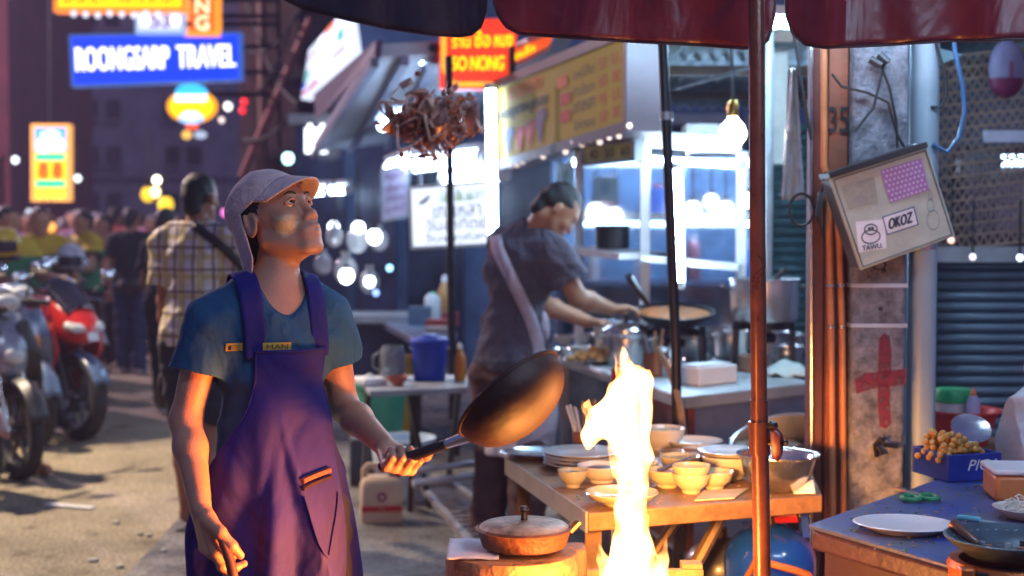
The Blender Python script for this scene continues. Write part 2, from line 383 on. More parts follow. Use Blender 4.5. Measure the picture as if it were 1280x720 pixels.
class Human: pass
def human(name, label, J, vox, head, hands, shirt=None, trousers=None, shoes=None, hair=True, group=None, skin=None, fine=False, big=1., slim=1., foot_dir=None, cat='person', root_loc=None, hairmat=None):
    J = {k: Vector(v) for k, v in J.items()}; h = Human(); h.J = J
    lb = J['shL'] - J['shR']; lb.z = 0; lb.normalize(); fb = Vector((lb.y, -lb.x, 0)); up = (J['neck'] - J['pelvis']).normalized()
    bk = vn(up.cross(lb)); lt = vn(bk.cross(up)); BM = np.array([lt, bk, up]).T
    h.lb, h.fb, h.up, h.BM = lb, fb, up, BM
    hc = Vector(head[0]); M = head_matrix(*head[1:]); h.hc, h.M = hc, M
    pts = list(J.values()) + [hc]; lo = np.min([list(p) for p in pts], 0) - .17; hi = np.max([list(p) for p in pts], 0) + .17; lo[2] = max(lo[2], min(p.z for p in pts) - .12)
    w = slim
    def torso(s, t=0., k=.05):
        s.ell(J['chest'] + up * .03, (.150 * w + t, .105 * w + t, .17 + t), BM, k)
        s.ell(J['waist'], (.132 * w + t, .095 * w + t, .15 + t), BM, k)
        s.ell(J['pelvis'], (.155 * w + t, .110 * w + t, .135 + t), BM, k)
        s.cap(J['shR'] * .86 + J['shL'] * .14 - up * .02, J['shL'] * .86 + J['shR'] * .14 - up * .02, .056 * w + t, k=k)
        for q in 'LR': s.cap(J['neck'] + bk * .012 - up * .0, J['sh' + q] * .72 + J['neck'] * .28 + up * .006, .039 + t, .040 + t, k=.04)
    def feet(q):
        a = J['an' + q]; d = Vector(foot_dir or fb); d.z = 0; d.normalize(); return a, a + d * .14 - Vector((0, 0, max(0, a.z - .03)))
    s = SDF(lo, hi, vox)
    torso(s)
    s.cap(J['neck'] - up * .03, hc + M @ Vector((0, .022, -.055)), .056 * w, .051 * w, k=.03)
    for q in 'LR':
        sh, el, wr = J['sh' + q], J['el' + q], J['wr' + q]
        s.cap(sh, el, .049 * w, .039 * w, k=.03); s.ell(sh * .8 + el * .2, (.050 * w,) * 3, k=.03)
        md = el * .68 + wr * .32; s.chain([el, md, wr], [.039 * w, .0405 * w, .0265 * w], k=.02)
        if hands and q in hands: hand_prims(s, wr, *hands[q][:3], **hands[q][3])
        s.cap(J['hip' + q], J['kn' + q], .082 * w, .055 * w, k=.04)
        kn, an = J['kn' + q], J['an' + q]; s.chain([kn, kn * .65 + an * .35 + bk * .015, an], [.053 * w, .055 * w, .037 * w], k=.03)
        a, b = feet(q); s.cap(a, b, .042, .030, k=.02)
    head_prims(s, hc, M, fine)
    me, pv = s.mesh(name)
    base = Vector(root_loc) if root_loc is not None else Vector((J['pelvis'].x, J['pelvis'].y, min(J['anL'].z, J['anR'].z) - .06))
    h.root = thing(name, label, cat, base, 0, group)
    h.loc_pts = (pv - np.array(hc)) @ np.array(M)             # in the head's own frame
    h.body_me = me; h.body = put('body', me, skin or SKIN_B, h.root)
    if hair:
        g = SDF(np.array(hc) - .16, np.array(hc) + .16, min(vox, .008))
        g.ell(hc + M @ Vector((0, .014, .038)), (.0762, .0962, .0882), np.array(M), 0.)
        g.plane(hc + M @ Vector((0, 0, hair if hair > 1e-6 and hair is not True else .010)), M @ Vector((0, -.85, -1)), .012); g.cap(hc + M @ Vector((0, .06, 0)), hc + M @ Vector((0, .062, -.045)), .052, .046, .02); g.disp(lambda x, y, z: .003 * np.sin(90 * x + 40 * z) * np.sin(80 * y))
        hm, _ = g.mesh('hair'); put('hair', hm, hairmat or HAIR, h.root)
    h.torso = torso
    if shirt:
        t = shirt.get('t', .016); g = SDF(lo, hi, max(vox, shirt.get('vox', 0))); torso(g, t, .05)
        hz = J['waist'] * (1 - shirt['hem']) + J['pelvis'] * shirt['hem']
        g.chain([J['chest'], hz - up * .06], [.10 * w, .10 * w], k=.05)
        g.ell(hz + up * .03, (.150 * w + t * 1.2, .108 * w + t * 1.2, .15), BM, .05)
        for q in 'LR':
            sh, el = J['sh' + q], J['el' + q]; e = sh.lerp(el, shirt['sleeve']); d = vn(el - sh)
            g.cap(sh, e, .056 * w + t, .054 * w + t * 1.55, k=.035, cut=True)
            g.cap(e - d * .02, e + d * .06, .047 * w + t * .9, .047 * w + t * .9, 0.004, 's')
        nk = shirt.get('neckr', .062); g.cap(J['neck'] - up * .0, hc + M @ Vector((0, .02, -.06)) + up * .05, nk, nk + .01, .008, 's')
        if shirt.get('vneck'): g.cap(J['neck'] + fb * .06 + up * .01, J['neck'] + fb * .125 - up * shirt['vneck'], .060, .016, .012, 's')
        g.plane(hz - up * .02, -up, .004)
        if shirt.get('folds', True):
            a = shirt.get('amp', .005); ph = J['neck'].x * 37
            g.disp(folds(30, 14, 24, ph, a)); g.disp(folds(-26, 18, 30, ph + 2, a * .8)); g.disp(folds(8, 10, 62, ph + 4, a * .5))
        h.shirt_me, sp = g.mesh('shirt')
        if 'tint' in shirt: set_attr(h.shirt_me, 'tint', shirt['tint'](sp, h))
        h.shirt = put(shirt.get('name', 't_shirt'), h.shirt_me, shirt['mat'], h.root); h.shirt_sdf = g
    if trousers:
        g = SDF(lo, hi, max(vox, .006)); t = trousers.get('t', .014)
        g.ell(J['pelvis'], (.158 * w + t, .114 * w + t, .12), BM, .04); g.ell(J['pelvis'] * .7 + J['waist'] * .3, (.145 * w + t, .105 * w + t, .10), BM, .04)
        for q in 'LR':
            hp, kn, an = J['hip' + q], J['kn' + q], J['an' + q]; L = trousers.get('len', 1.)
            if L >= 1: g.chain([hp, kn, an + Vector((0, 0, .02))], [.086 * w + t, .074 * w + t, .064 * w + t], k=.035)
            else: g.cap(hp, hp.lerp(kn, L), .088 * w + t, .075 * w + t, .035); g.cap(hp.lerp(kn, L), hp.lerp(kn, L + .3), .066, .066, .004, 's')
        ph = J['pelvis'].x * 21; g.disp(folds(12, 9, 44, ph, .006)); g.disp(folds(-22, 12, 30, ph + 1, .005))
        tm, _ = g.mesh('trousers'); put(trousers.get('name', 'trousers'), tm, trousers['mat'], h.root)
    if shoes:
        for q in 'LR':
            a, b = feet(q); g = SDF(np.minimum(a, b) - .13, np.maximum(a, b) + .13, .008)
            z0 = min(b.z - .03, a.z - .06)
            g.cap(a - vn(b - a) * .02 - Vector((0, 0, .035)), b + vn(b - a) * .03, .048, .040, .02); g.cap(a, a + Vector((0, 0, .02)), .05, .05, .02); g.plane(b - Vector((0, 0, .028)), (0, 0, -1))
            fm, _ = g.mesh('shoe'); put('shoe', fm, shoes, h.root)
    return h
def standing(x, y, yaw, H=1.7, z0=0., arms=None, lean=0., stride=.0):
    """joints of a standing figure; yaw 0 faces the camera, 180 faces away"""
    f = Vector((sin(R(yaw)), -cos(R(yaw)), 0)); l = Vector((cos(R(yaw)), sin(R(yaw)), 0)); k = H / 1.7; b = Vector((x, y, z0)); U = Vector((0, 0, 1))
    J = dict(pelvis=b + U * .92 * k, waist=b + U * 1.07 * k + f * lean * .1, chest=b + U * 1.24 * k + f * lean * .3, neck=b + U * 1.43 * k + f * lean * .5)
    for q, sg in (('L', 1), ('R', -1)):
        J['sh' + q] = J['neck'] - U * .055 * k + l * sg * .165 * k; a = (arms or {}).get(q, (.06, .0, .12, .10))
        J['el' + q] = J['sh' + q] - U * .28 * k + l * sg * a[0] + f * a[1]; J['wr' + q] = J['el' + q] + (f * a[3] + l * sg * (a[2] - .12) - U * .23 * k if len(a) < 5 else f * a[3] + l * sg * a[2] + U * a[4])
        st = stride * sg
        J['hip' + q] = b + U * .88 * k + l * sg * .085; J['kn' + q] = b + U * .48 * k + l * sg * .095 + f * (st * .5 + .02); J['an' + q] = b + U * .08 + l * sg * .10 + f * st
    hd = J['neck'] + U * .145 * k + f * (.02 + lean * .15)
    return J, f, l, hd
def rest_hands(J, f, l):
    return {q: ((J['wr' + q] - J['el' + q]).normalized() * .8 + f * .1 - Vector((0, 0, .4)), -l * sg, f, dict(curl=(28, 34, 38, 42), k=.008)) for q, sg in (('L', 1), ('R', -1))}
# ------------------------------------------------------------------ the cook tossing the wok
from mathutils.bvhtree import BVHTree
TEAL = mat('teal_cotton', (.010, .072, .165), .85, var=.16, scale=5, bump=.25, bscale=500)
NAVY = mat('navy_apron', (.0050, .0052, .150), .85, var=.2, scale=6, bump=.25, bscale=420)
CAPM = mat('cap_cloth', (.62, .46, .45), .85, var=.1, scale=12, bump=.3, bscale=380, sheen=.2)
wrinkle(TEAL, 5, .022, .55, (1, 1, .7), .35, (.03, .09, .13), 9); wrinkle(NAVY, 3.2, .035, .55, (1.2, 1.2, .7), .45, (.008, .008, .065), 8); wrinkle(CAPM, 22, .006, .6, (1, 1, 1), .5, (.42, .29, .29), 14)
DARKCLOTH = mat('dark_cloth', (.012, .012, .018), .85, var=.3, scale=7, bump=.3, bscale=200)
J = dict(neck=P(346, 360, 3.33), chest=P(338, 445, 3.335), waist=P(338, 555, 3.33), pelvis=P(343, 640, 3.33),
         shR=P(262, 402, 3.26), shL=P(410, 396, 3.385), elR=P(232, 525, 3.235), wrR=P(251, 636, 3.12), elL=P(429, 508, 3.42), wrL=P(484, 560, 3.20))
_l = (J['shL'] - J['shR']); _l.z = 0; _l.normalize(); _f = Vector((_l.y, -_l.x, 0))
for q, sg in (('L', 1), ('R', -1)):
    b = Vector((J['pelvis'].x, J['pelvis'].y, 0)) + _l * sg * .095
    J['hip' + q] = b + Vector((0, 0, .80)); J['kn' + q] = b + _f * .03 + Vector((0, 0, .44)); J['an' + q] = b + _l * sg * .03 + Vector((0, 0, .08))
hands = {'R': ((.20, -.05, -.96), (.80, .50, .22), (.62, -.72, .05), dict(curl=(16, 40, 52, 58), thumb=20, r=1.12, k=.006, spread=.16)),
         'L': ((.35, -.80, -.36), (.0, .38, .90), (.92, .30, .12), dict(curl=(84, 88, 90, 92), thumb=48, r=1.05, k=.005))}
cook = human('person', 'young cook in purple apron and pale cap, looking up as he tosses a wok', J, .0024,
             (P(345, 277, 3.355), 59, 25, 0), hands, skin=SKIN, fine=True, hair=False, slim=.90,
             shirt=dict(mat=TEAL, hem=1.15, sleeve=.52, t=.010, vneck=.062, neckr=.062, vox=.003, amp=.0045), trousers=dict(mat=DARKCLOTH), shoes=DARKCLOTH, foot_dir=_f)
hc, HM = cook.hc, cook.M
hp = cook.loc_pts
# powder on the cheek (a round patch with streaks)
dd = np.sqrt(((hp[:, 1] + .058) / .95) ** 2 + ((hp[:, 2] + .036) * 1.0) ** 2)
tint = (1 - sm(dd + .003 * np.sin(hp[:, 1] * 190 + 1) + .002 * np.sin(hp[:, 2] * 330), .019, .030)) * (hp[:, 0] < -.015) * (.78 + .16 * np.sin(hp[:, 1] * 600 + hp[:, 2] * 160 + 2 * np.sin(hp[:, 2] * 300)))
set_attr(cook.body_me, 'tint', tint)
LIPS = mat('lips', (.24, .085, .075), .4, var=.1)
for sg in (-1, 1):
    c = hc + HM @ Vector((sg * .032, -.0745, .0096)); gz = vn(HM @ Vector((.12, -1, .30)))
    e = MB().ball(c, .0112, 20, 14).build('eye', EYEW, cook.root)
    MB().lathe([(.0056, .0096), (.0045, .0104), (.0025, .0112), (.0001, .0116)], c, 16, Matrix(frame_of(gz)).transposed()).build('iris', IRIS, e)
    g = [hc + HM @ Vector((sg * x, y, z)) for x, y, z in ((.014, -.0925, .0275), (.024, -.0940, .0320), (.036, -.0915, .0335), (.048, -.082, .0300))]
    MB().tube(g, [.0016, .0026, .0024, .0010], 8).build('eyebrow', HAIR, cook.root)
# hair under the cap: back and side, in front of and behind the ear
g = SDF(np.array(hc) - .16, np.array(hc) + .16, .0028)
g.ell(hc + HM @ Vector((0, .014, .036)), (.0775, .0985, .090), np.array(HM), 0.)
g.cap(hc + HM @ Vector((0, .055, -.02)), hc + HM @ Vector((0, .062, -.075)), .048, .035, .03)
g.plane(hc + HM @ Vector((0, -.014, -.01)), HM @ Vector((0, -.9, -.45)), .01)
for sg in (-1, 1): g.ell(hc + HM @ Vector((sg * .08, .006, -.012)), (.02, .022, .036), np.array(HM), .006, 's')
g.plane(hc + HM @ Vector((0, .06, -.098)), HM @ Vector((0, .2, -1)), .01)
g.disp(lambda x, y, z: .0012 * np.sin(420 * x + 300 * z) * np.sin(380 * y + 90 * z))
hm, _ = g.mesh('hair'); put('hair', hm, HAIR, cook.root)
# cap: crown, brim, neck flap
g = SDF(np.array(hc) - .24, np.array(hc) + .22, .0028)
g.ell(hc + HM @ Vector((0, .018, .042)), (.0840, .104, .091), np.array(HM), 0.)
g.disp(folds(60, 20, 10, 1., .0028), .02); g.disp(folds(10, 70, 40, 2., .002), .02)
g.ell(hc + HM @ Vector((0, .018, .040)), (.0785, .0985, .0865), np.array(HM), 0., 's')
g.plane(hc + HM @ Vector((0, -.07, .056)), HM @ Vector((0, -.26, -1)), .002)
cm, cp_ = g.mesh('cap'); capo = put('cap', cm, CAPM, cook.root)
def brim(s, t):
    a = (s - .5) * 2 * 1.18; r = .096 + t * (.078 * max(0., cos(a)) ** .55 + .002)
    x = sin(a) * (.0825 + t * .004); y = .018 - cos(a) * .098 - t * .062 * max(0., cos(a)) ** .6
    z = .058 + .022 * cos(a) * 1 - t * .004 - .030 * (abs(sin(a)) ** 2.2) - .030 * t * max(0., cos(a))
    return hc + HM @ Vector((x, y, z))
MB().grid(brim, 34, 8).build('brim', CAPM, capo, solid=.0045)
def flap(s, t):
    a = (s - .5) * 2 * 1.45; k_ = max(0., t - .22); rad = .950 + .05 * t + .12 * k_ + .07 * k_ * sin(7 * a + 1) + .05 * sin(4 * a) * k_
    x = sin(a) * .0840 * rad; y = .018 + cos(a) * .104 * rad - .02 * t * cos(a)
    z = .062 - t * (.200 - .05 * (abs(a) / 1.45) ** 2.) + .012 * sin(4 * a + 2) * t
    return hc + HM @ Vector((x, y, z))
MB().grid(flap, 44, 16).build('neck_flap', CAPM, capo, solid=.003)
MB().ball(hc + HM @ Vector((0, .018, .136)), (.007, .007, .004)).build('button', CAPM, capo)

# apron, draped on the shirt by rays towards the spine
bv = BVHTree.FromPolygons([v.co + loc_of(cook.shirt) for v in cook.shirt_me.vertices], [tuple(p.vertices) for p in cook.shirt_me.polygons])
ax0 = Vector((J['waist'].x, J['waist'].y, 0)); lb, fb = cook.lb, cook.fb
NZ, NA = 92, 72
zt, zb = P(0, 438, 3.25).z, .42
ph = np.linspace(-1, 1, NA + 1); rad = np.zeros((NZ + 1, NA + 1)); ang = np.zeros_like(rad); zz = np.linspace(zt, zb, NZ + 1)
for i, z in enumerate(zz):
    f = (zt - z)
    wid = np.interp(f, [0, .06, .13, .20, .27, .34, .45, .8], [.72, .73, .84, 1.06, 1.32, 1.62, 1.95, 2.25])
    for j in range(NA + 1):
        a = ph[j] * wid + .17 * (1 - float(sm(f, .05, .32))); ang[i, j] = a; d = fb * cos(a) + lb * sin(a)
        hit = bv.ray_cast(Vector((ax0.x, ax0.y, z)) + d * .6, -d, .75)
        r0 = (hit[0] - Vector((ax0.x, ax0.y, z))).length if hit[0] is not None else 0.
        er = 1 / math.sqrt((sin(a) / (.172 + .05 * max(0, f - .25))) ** 2 + (cos(a) / (.135 + .06 * max(0, f - .2))) ** 2)
        rad[i, j] = max(r0, er * (.72 + .28 * float(sm(f, .0, .42))))
for _ in range(26):
    sm_ = rad.copy(); sm_[1:-1, 1:-1] = (rad[:-2, 1:-1] + rad[2:, 1:-1] + rad[1:-1, :-2] + rad[1:-1, 2:]) / 4; rad = np.maximum(rad, sm_)
fz = zt - zz[:, None]; A = ang
k = sm(fz, .12, .5)
rad += .010 + k * (.016 * np.sin(A * 6.5 + 2.2 + fz * 3.2) + .009 * np.sin(A * 11 - fz * 6 + .6)) + .004 * np.sin(A * 5 + fz * 22) * sm(fz, .02, .1)
rad += .013 * np.exp(-((A - .15 - (fz - .30) * 1.5) / .07) ** 2) * sm(fz, .1, .3) - .011 * np.exp(-((A + .35 + (fz - .3) * .9) / .09) ** 2) * sm(fz, .15, .35)
rad += .007 * np.sin((A * 4 + fz * 16)) * np.exp(-((fz - .36) / .10) ** 2)
vs = [Vector((ax0.x, ax0.y, zz[i])) + (fb * cos(A[i, j]) + lb * sin(A[i, j])) * rad[i, j] for i in range(NZ + 1) for j in range(NA + 1)]
mb = MB(); mb.add(vs, [(i * (NA + 1) + j, (i + 1) * (NA + 1) + j, (i + 1) * (NA + 1) + j + 1, i * (NA + 1) + j + 1) for i in range(NZ) for j in range(NA)])
apron = mb.build('apron', NAVY, cook.root, solid=.004, sub=1)
def ap(f, a_f):
    i = float(np.clip(np.interp(f, zt - zz, np.arange(NZ + 1)), 0, NZ - 1.001)); i0 = int(i); q = []
    for r_ in (i0, i0 + 1):
        r = np.interp(a_f, A[r_], rad[r_]); q.append(Vector((ax0.x, ax0.y, zz[r_])) + (fb * cos(a_f) + lb * sin(a_f)) * r)
    return q[0].lerp(q[1], i - i0), fb * cos(a_f) + lb * sin(a_f)
# hem seams of the bib, welt pocket
for jj in (0, NA): MB().tube([vs[i * (NA + 1) + jj] for i in range(0, NZ)], .0035, 6).build('hem', NAVY, apron)
MB().tube([vs[j] + fb * .003 for j in range(NA + 1)], .004, 6).build('hem', NAVY, apron)
ZIPC = mat('pocket_trim', (.16, .06, .035), .5, var=.3); 
for dz, w_, nm in ((0, .0075, 'pocket_welt'), (.016, .005, 'pocket_zip')):
    pts = []
    for t in np.linspace(0, 1, 12):
        p, n_ = ap(.295 + dz - .018 * t, .18 + .50 * t); pts.append(p + n_ * .006)
    MB().tube(pts, w_, 8).build(nm, ZIPC if not dz else mat('zip_dark', (.03, .02, .03), .35, metal=.4), apron)
pts = [ap(.33 + .14 * math.sin(t * pi) , .20 + .55 * t) for t in np.linspace(0, 1, 24)]
MB().tube([p + n_ * .004 for p, n_ in pts], .0028, 6).build('pocket_seam', NAVY, apron)
# straps over the shoulders
for sg, x0, x1 in ((-1, -.058, -.084), (1, .094, .074)):
    ctr = []
    for t in np.linspace(0, 1, 16):
        z = zt - .012 + t * (J['neck'].z + .045 - zt); x = x0 + (x1 - x0) * t
        o = Vector((J['neck'].x, J['neck'].y, 0)) * t + ax0 * (1 - t) + lb * x + Vector((0, 0, z))
        hit = bv.ray_cast(o + fb * .5, -fb, .9)
        if hit[0] is not None: ctr.append(hit[0] + fb * .004)
    top = ctr[-1]
    for t in np.linspace(.15, 1, 8):
        o = top - fb * .17 * t + Vector((0, 0, .3)) - lb * sg * .01 * t; hit = bv.ray_cast(o, (0, 0, -1), .8)
        if hit[0] is not None: ctr.append(hit[0] + Vector((0, 0, .006)))
    mb = MB()
    n_ = len(ctr)
    def rib(s, t):
        i = min(int(round(t * (n_ - 1))), n_ - 1); return ctr[i] + lb * (s - .5) * (.050 if sg < 0 else .042) + Vector((0, 0, (s - .5) * .014 * -sg))
    mb.grid(rib, 3, n_ - 1).build('strap', NAVY, apron, solid=.0035, sub=1)
# yellow print across the shirt, half under the bib
YEL = mat('yellow_print', (.62, .40, .05), .7, var=.1); BLK = mat('black_print', (.012, .012, .015), .6)
for a0, a1 in ((-.125, -.088), (-.045, .018)):
    pts = []
    for zz_ in (zt + .002, zt + .020):
        row = []
        for t in np.linspace(0, 1, 7):
            o = ax0 + lb * (a0 + (a1 - a0) * t) + Vector((0, 0, zz_)); hit = bv.ray_cast(o + fb * .5, -fb, .9); row.append((hit[0] if hit[0] is not None else o + fb * .12) + fb * .003)
        pts.append(row)
    mb = MB().add(pts[0] + pts[1], [(i, i + 1, i + 8, i + 7) for i in range(6)]); pr = mb.build('print', YEL, cook.shirt)
    letters('E' if a0 < -.1 else 'MAN', [pts[0][0], pts[0][-1], pts[1][-1], pts[1][0]], (.12, .2, .88, .8), BLK, cook.shirt, off=.006)
# fingernails
# ------------------------------------------------------------------ the other people
def plaid(name):
    m = bpy.data.materials.new(name); m.use_nodes = True; n, l = m.node_tree.nodes, m.node_tree.links; b = n['Principled BSDF']; b.inputs['Roughness'].default_value = .85
    tc = n.new('ShaderNodeTexCoord'); prev = None
    base = n.new('ShaderNodeRGB'); base.outputs[0].default_value = (.62, .54, .55, 1); prev = base.outputs[0]
    for axis, sc, lo, colr, ph in (('X', 3.4, .78, (.52, .42, .20), 0), ('Z', 3.4, .80, (.52, .43, .24), 1), ('X', 3.4, .95, (.13, .085, .09), 2.2), ('Z', 3.0, .96, (.14, .09, .10), 2.6), ('X', 6.8, .975, (.25, .1, .08), 1)):
        w = n.new('ShaderNodeTexWave'); w.wave_type = 'BANDS'; w.bands_direction = axis; w.inputs['Scale'].default_value = sc; w.inputs['Distortion'].default_value = .35; w.inputs['Detail Scale'].default_value = .6; w.inputs['Phase Offset'].default_value = ph
        l.new(tc.outputs['Object'], w.inputs['Vector']); mr = n.new('ShaderNodeMapRange'); mr.inputs[1].default_value = lo; mr.inputs[2].default_value = min(1, lo + .03); l.new(w.outputs['Fac'], mr.inputs[0])
        mx = n.new('ShaderNodeMix'); mx.data_type = 'RGBA'; l.new(mr.outputs[0], mx.inputs[0]); l.new(prev, mx.inputs[6]); mx.inputs[7].default_value = (*colr, 1); prev = mx.outputs[2]
    l.new(prev, b.inputs['Base Color']); return m
GREYT = mat('charcoal_cotton', (.105, .092, .125), .9, var=.2, scale=5, bump=.2, bscale=300)
LAV = mat('pale_apron', (.56, .49, .58), .85, var=.12, scale=5, bump=.2, bscale=200)
wrinkle(GREYT, 6, .03, .8, (1, 1, .6), .4, (.08, .06, .07), 5); wrinkle(LAV, 7, .02, .7, (1, 1, .5), .5, (.3, .22, .2), 5)
BLACKT = mat('black_cotton', (.012, .014, .022), .9, var=.2); JEANS = mat('jeans', (.02, .035, .10), .85, var=.25, scale=12)
SHOEW = mat('white_shoe', (.45, .45, .5), .6); LEATHER = mat('dark_leather', (.03, .018, .016), .5, var=.3)
VEST = mat('vest_green', (.015, .17, .08), .75, var=.15, attr='tint', attrcol=(.55, .38, .015))
# chef at the cart
J = dict(neck=P(668, 290, 6.42), chest=P(648, 345, 6.47), waist=P(642, 412, 6.5), pelvis=P(640, 462, 6.5), shL=P(632, 304, 6.56), shR=P(692, 316, 6.30),
         elR=P(722, 372, 6.32), wrR=P(764, 386, 6.48), elL=P(672, 378, 6.80), wrL=P(735, 402, 6.72))
l = J['shL'] - J['shR']; l.z = 0; l.normalize(); f = Vector((l.y, -l.x, 0))
for q, sg in (('L', 1), ('R', -1)):
    b = Vector((J['pelvis'].x - .03, J['pelvis'].y, 0)) + l * sg * .10
    J['hip' + q] = b + Vector((0, 0, .80)); J['kn' + q] = b + f * .05 + Vector((0, 0, .45)) + l * sg * .02; J['an' + q] = b + l * sg * .04 + Vector((0, 0, .08))
hd = {'R': ((.90, .30, .05), (.1, .1, -1), (-.3, .9, 0), dict(curl=(20, 26, 30, 34), thumb=20, k=.007)), 'L': ((.9, .1, -.1), (.1, -.2, -1), (.1, -.9, 0), dict(curl=(30, 36, 40, 44), thumb=25, k=.007))}
chef = human('person', 'cook in grey shirt with pale crossed apron strap, bending over the steel cart', J, .0062, (P(697, 263, 6.36), 96, -46, 0), hd, hair=-.004, slim=1.12,
             shirt=dict(mat=GREYT, hem=.85, sleeve=.62, t=.024, amp=.007), trousers=dict(mat=mat('brown_trousers', (.08, .03, .03), .85, var=.3), len=1.), shoes=DARKCLOTH, group=None)
bvc = BVHTree.FromPolygons([v.co + loc_of(chef.shirt) for v in chef.shirt_me.vertices], [tuple(p.vertices) for p in chef.shirt_me.polygons])
def hit_px(u, v, bvh, off=.006):
    o = Vector((0, 0, HCAM)); d = (P(u, v, 1.) - o).normalized(); h = bvh.ray_cast(o, d, 50); return None if h[0] is None else h[0] - d * off
def ribbon(pts, bvh, wpx, name, m, parent, solid=.004):
    """a strap lying on a body along a line"""
    row = []
    for (u0, v0), (u1, v1) in zip(pts[:-1], pts[1:]):
        d = Vector((u1 - u0, v1 - v0)).normalized(); n = Vector((-d.y, d.x))
        for t in np.linspace(0, 1, 7)[:-1]:
            u, v = u0 + (u1 - u0) * t, v0 + (v1 - v0) * t; r = [hit_px(u + n.x * wpx * s, v + n.y * wpx * s, bvh) for s in (-.5, 0, .5)]
            if all(x is not None for x in r): row.append(r)
    mb = MB()
    for i in range(len(row) - 1):
        for j in range(2): mb.add([row[i][j], row[i][j + 1], row[i + 1][j + 1], row[i + 1][j]], [(0, 1, 2, 3)])
    return mb.build(name, m, parent, solid=solid)
ribbon([(617, 286), (622, 312), (640, 350), (662, 395), (672, 425), (676, 452)], bvc, 15, 'apron_strap', LAV, chef.root)
ribbon([(632, 282), (650, 276)], bvc, 10, 'apron_strap', LAV, chef.root)
g = SDF(np.array(J['pelvis']) - np.array([.45, .45, .55]), np.array(J['pelvis']) + np.array([.45, .45, .45]), .007)
g.ell(J['pelvis'], (.19, .145, .17), chef.BM, .05); g.ell(J['waist'] + f * .02, (.165, .13, .15), chef.BM, .05); g.ell(J['pelvis'] - Vector((0, 0, .22)) + f * .03, (.22, .17, .26), chef.BM, .08)
g.ell(J['chest'] + f * .02, (.16, .128, .14), chef.BM, .05); g.plane(J['pelvis'] - f * .085, -f, .01); g.plane(J['pelvis'] - Vector((0, 0, .40)), (0, 0, -1)); g.plane(J['chest'] - Vector((0, 0, .02)), (0, 0, 1), .02)
g.disp(folds(14, 20, 6, .4, .010)); g.disp(folds(-20, 8, 20, 2, .006)); am, _ = g.mesh('apron'); put('apron', am, LAV, chef.root)

# man in the checked shirt walking away
J, f, l, hdp = standing(-1.515, 6.8, 166, 1.75, 0, dict(L=(.015, .02, .02, .06, -.24), R=(.06, .05, .0, .12, -.2)), lean=.06, stride=.10)
hh = rest_hands(J, f, l)
walker = human('person', 'man in checked shirt seen from behind, bag strap across his back', J, .0075, (hdp, 158, -4, 0), hh,
               shirt=dict(mat=plaid('checked_cotton'), hem=1.1, sleeve=.72, t=.022, amp=.007, name='checked_shirt'), trousers=dict(mat=mat('dark_shorts', (.015, .016, .03), .85), len=.75, name='shorts'), group=None, skin=mat('skin_red', (.33, .13, .07), .55))
bvw = BVHTree.FromPolygons([v.co + loc_of(walker.shirt) for v in walker.shirt_me.vertices], [tuple(p.vertices) for p in walker.shirt_me.polygons])
ribbon([(232, 276), (252, 288), (282, 312), (314, 345), (330, 372)], bvw, 11, 'bag_strap', LEATHER, walker.root, .006)
for q in 'LR':
    a = J['an' + q]; mb = MB(); mb.loft([(a - f * .07 + Vector((0, 0, -.075)), l * .035, Vector((0, 0, .010))), (a + f * .03 + Vector((0, 0, -.075)), l * .042, Vector((0, 0, .010))), (a + f * .16 + Vector((0, 0, -.072)), l * .046, Vector((0, 0, .010))), (a + f * .21 + Vector((0, 0, -.070)), l * .03, Vector((0, 0, .008)))])
    mb.build('sandal', DARKCLOTH, walker.root)
wb = J['wrL'] + Vector((0, 0, -.10)); bag = thing('hand_bag', 'small dark bag held low by the man in the checked shirt', 'bag', wb - Vector((0, 0, .17)))
MB().loft([(wb - Vector((0, 0, .17)), f * .07, l * .035), (wb - Vector((0, 0, .10)), f * .085, l * .045), (wb - Vector((0, 0, .03)), f * .075, l * .035), (wb, f * .05, l * .015)]).build('body', LEATHER, bag)
MB().tube([wb + f * (.05 * cos(t)) + Vector((0, 0, .06 * sin(t) - .01)) for t in np.linspace(0, pi, 10)], .006, 6).build('handle', LEATHER, bag)

HCOL = [mat('brown_hair', (.05, .022, .012), .6), mat('grey_hair', (.16, .15, .16), .6), mat('rust_cap', (.32, .09, .03), .7), mat('navy_cap', (.02, .03, .12), .7), mat('pale_cap', (.45, .42, .45), .7)]
_hc = [0]
def walk(u, Y, H, yaw, label, shirt, trou, shoes=None, tint=None, vox=.012, skin=None, lean=.02, sleeve=.6, stride=.08, z0=0, group='people in the crowd down the street', hair=True):
    x = (u - 640) * Y / FPX; J, f, l, hdp = standing(x, Y, yaw, H, z0, None, lean, stride)
    return human('person', label, J, vox, (hdp, yaw + random.uniform(-14, 14), random.uniform(-10, 4), 0), rest_hands(J, f, l), group=group, skin=skin,
                 shirt=dict(mat=shirt, hem=.95, sleeve=sleeve, t=.02, amp=.006, vox=.012, name='shirt'), trousers=dict(mat=trou), shoes=shoes, hair=hair, hairmat=([None] * 5 + HCOL)[(u * 7) % 10] if u not in (163, 205) else None)
dm = walk(163, 14.2, 1.66, 178, 'man in black shirt and blue jeans with white shoes, walking away', BLACKT, JEANS, SHOEW, vox=.010)
MB().loft([(dm.J['pelvis'] + Vector((.04, -.17, .06)), (.10, 0, 0), (0, .03, 0)), (dm.J['pelvis'] + Vector((.04, -.18, .0)), (.13, 0, 0), (0, .05, 0)), (dm.J['pelvis'] + Vector((.04, -.17, -.07)), (.09, 0, 0), (0, .03, 0))]).build('waist_bag', LEATHER, dm.root)
walk(205, 11.2, 1.62, 150, 'man in dark clothes half hidden behind the man in the checked shirt', BLACKT, DARKCLOTH, SHOEW)
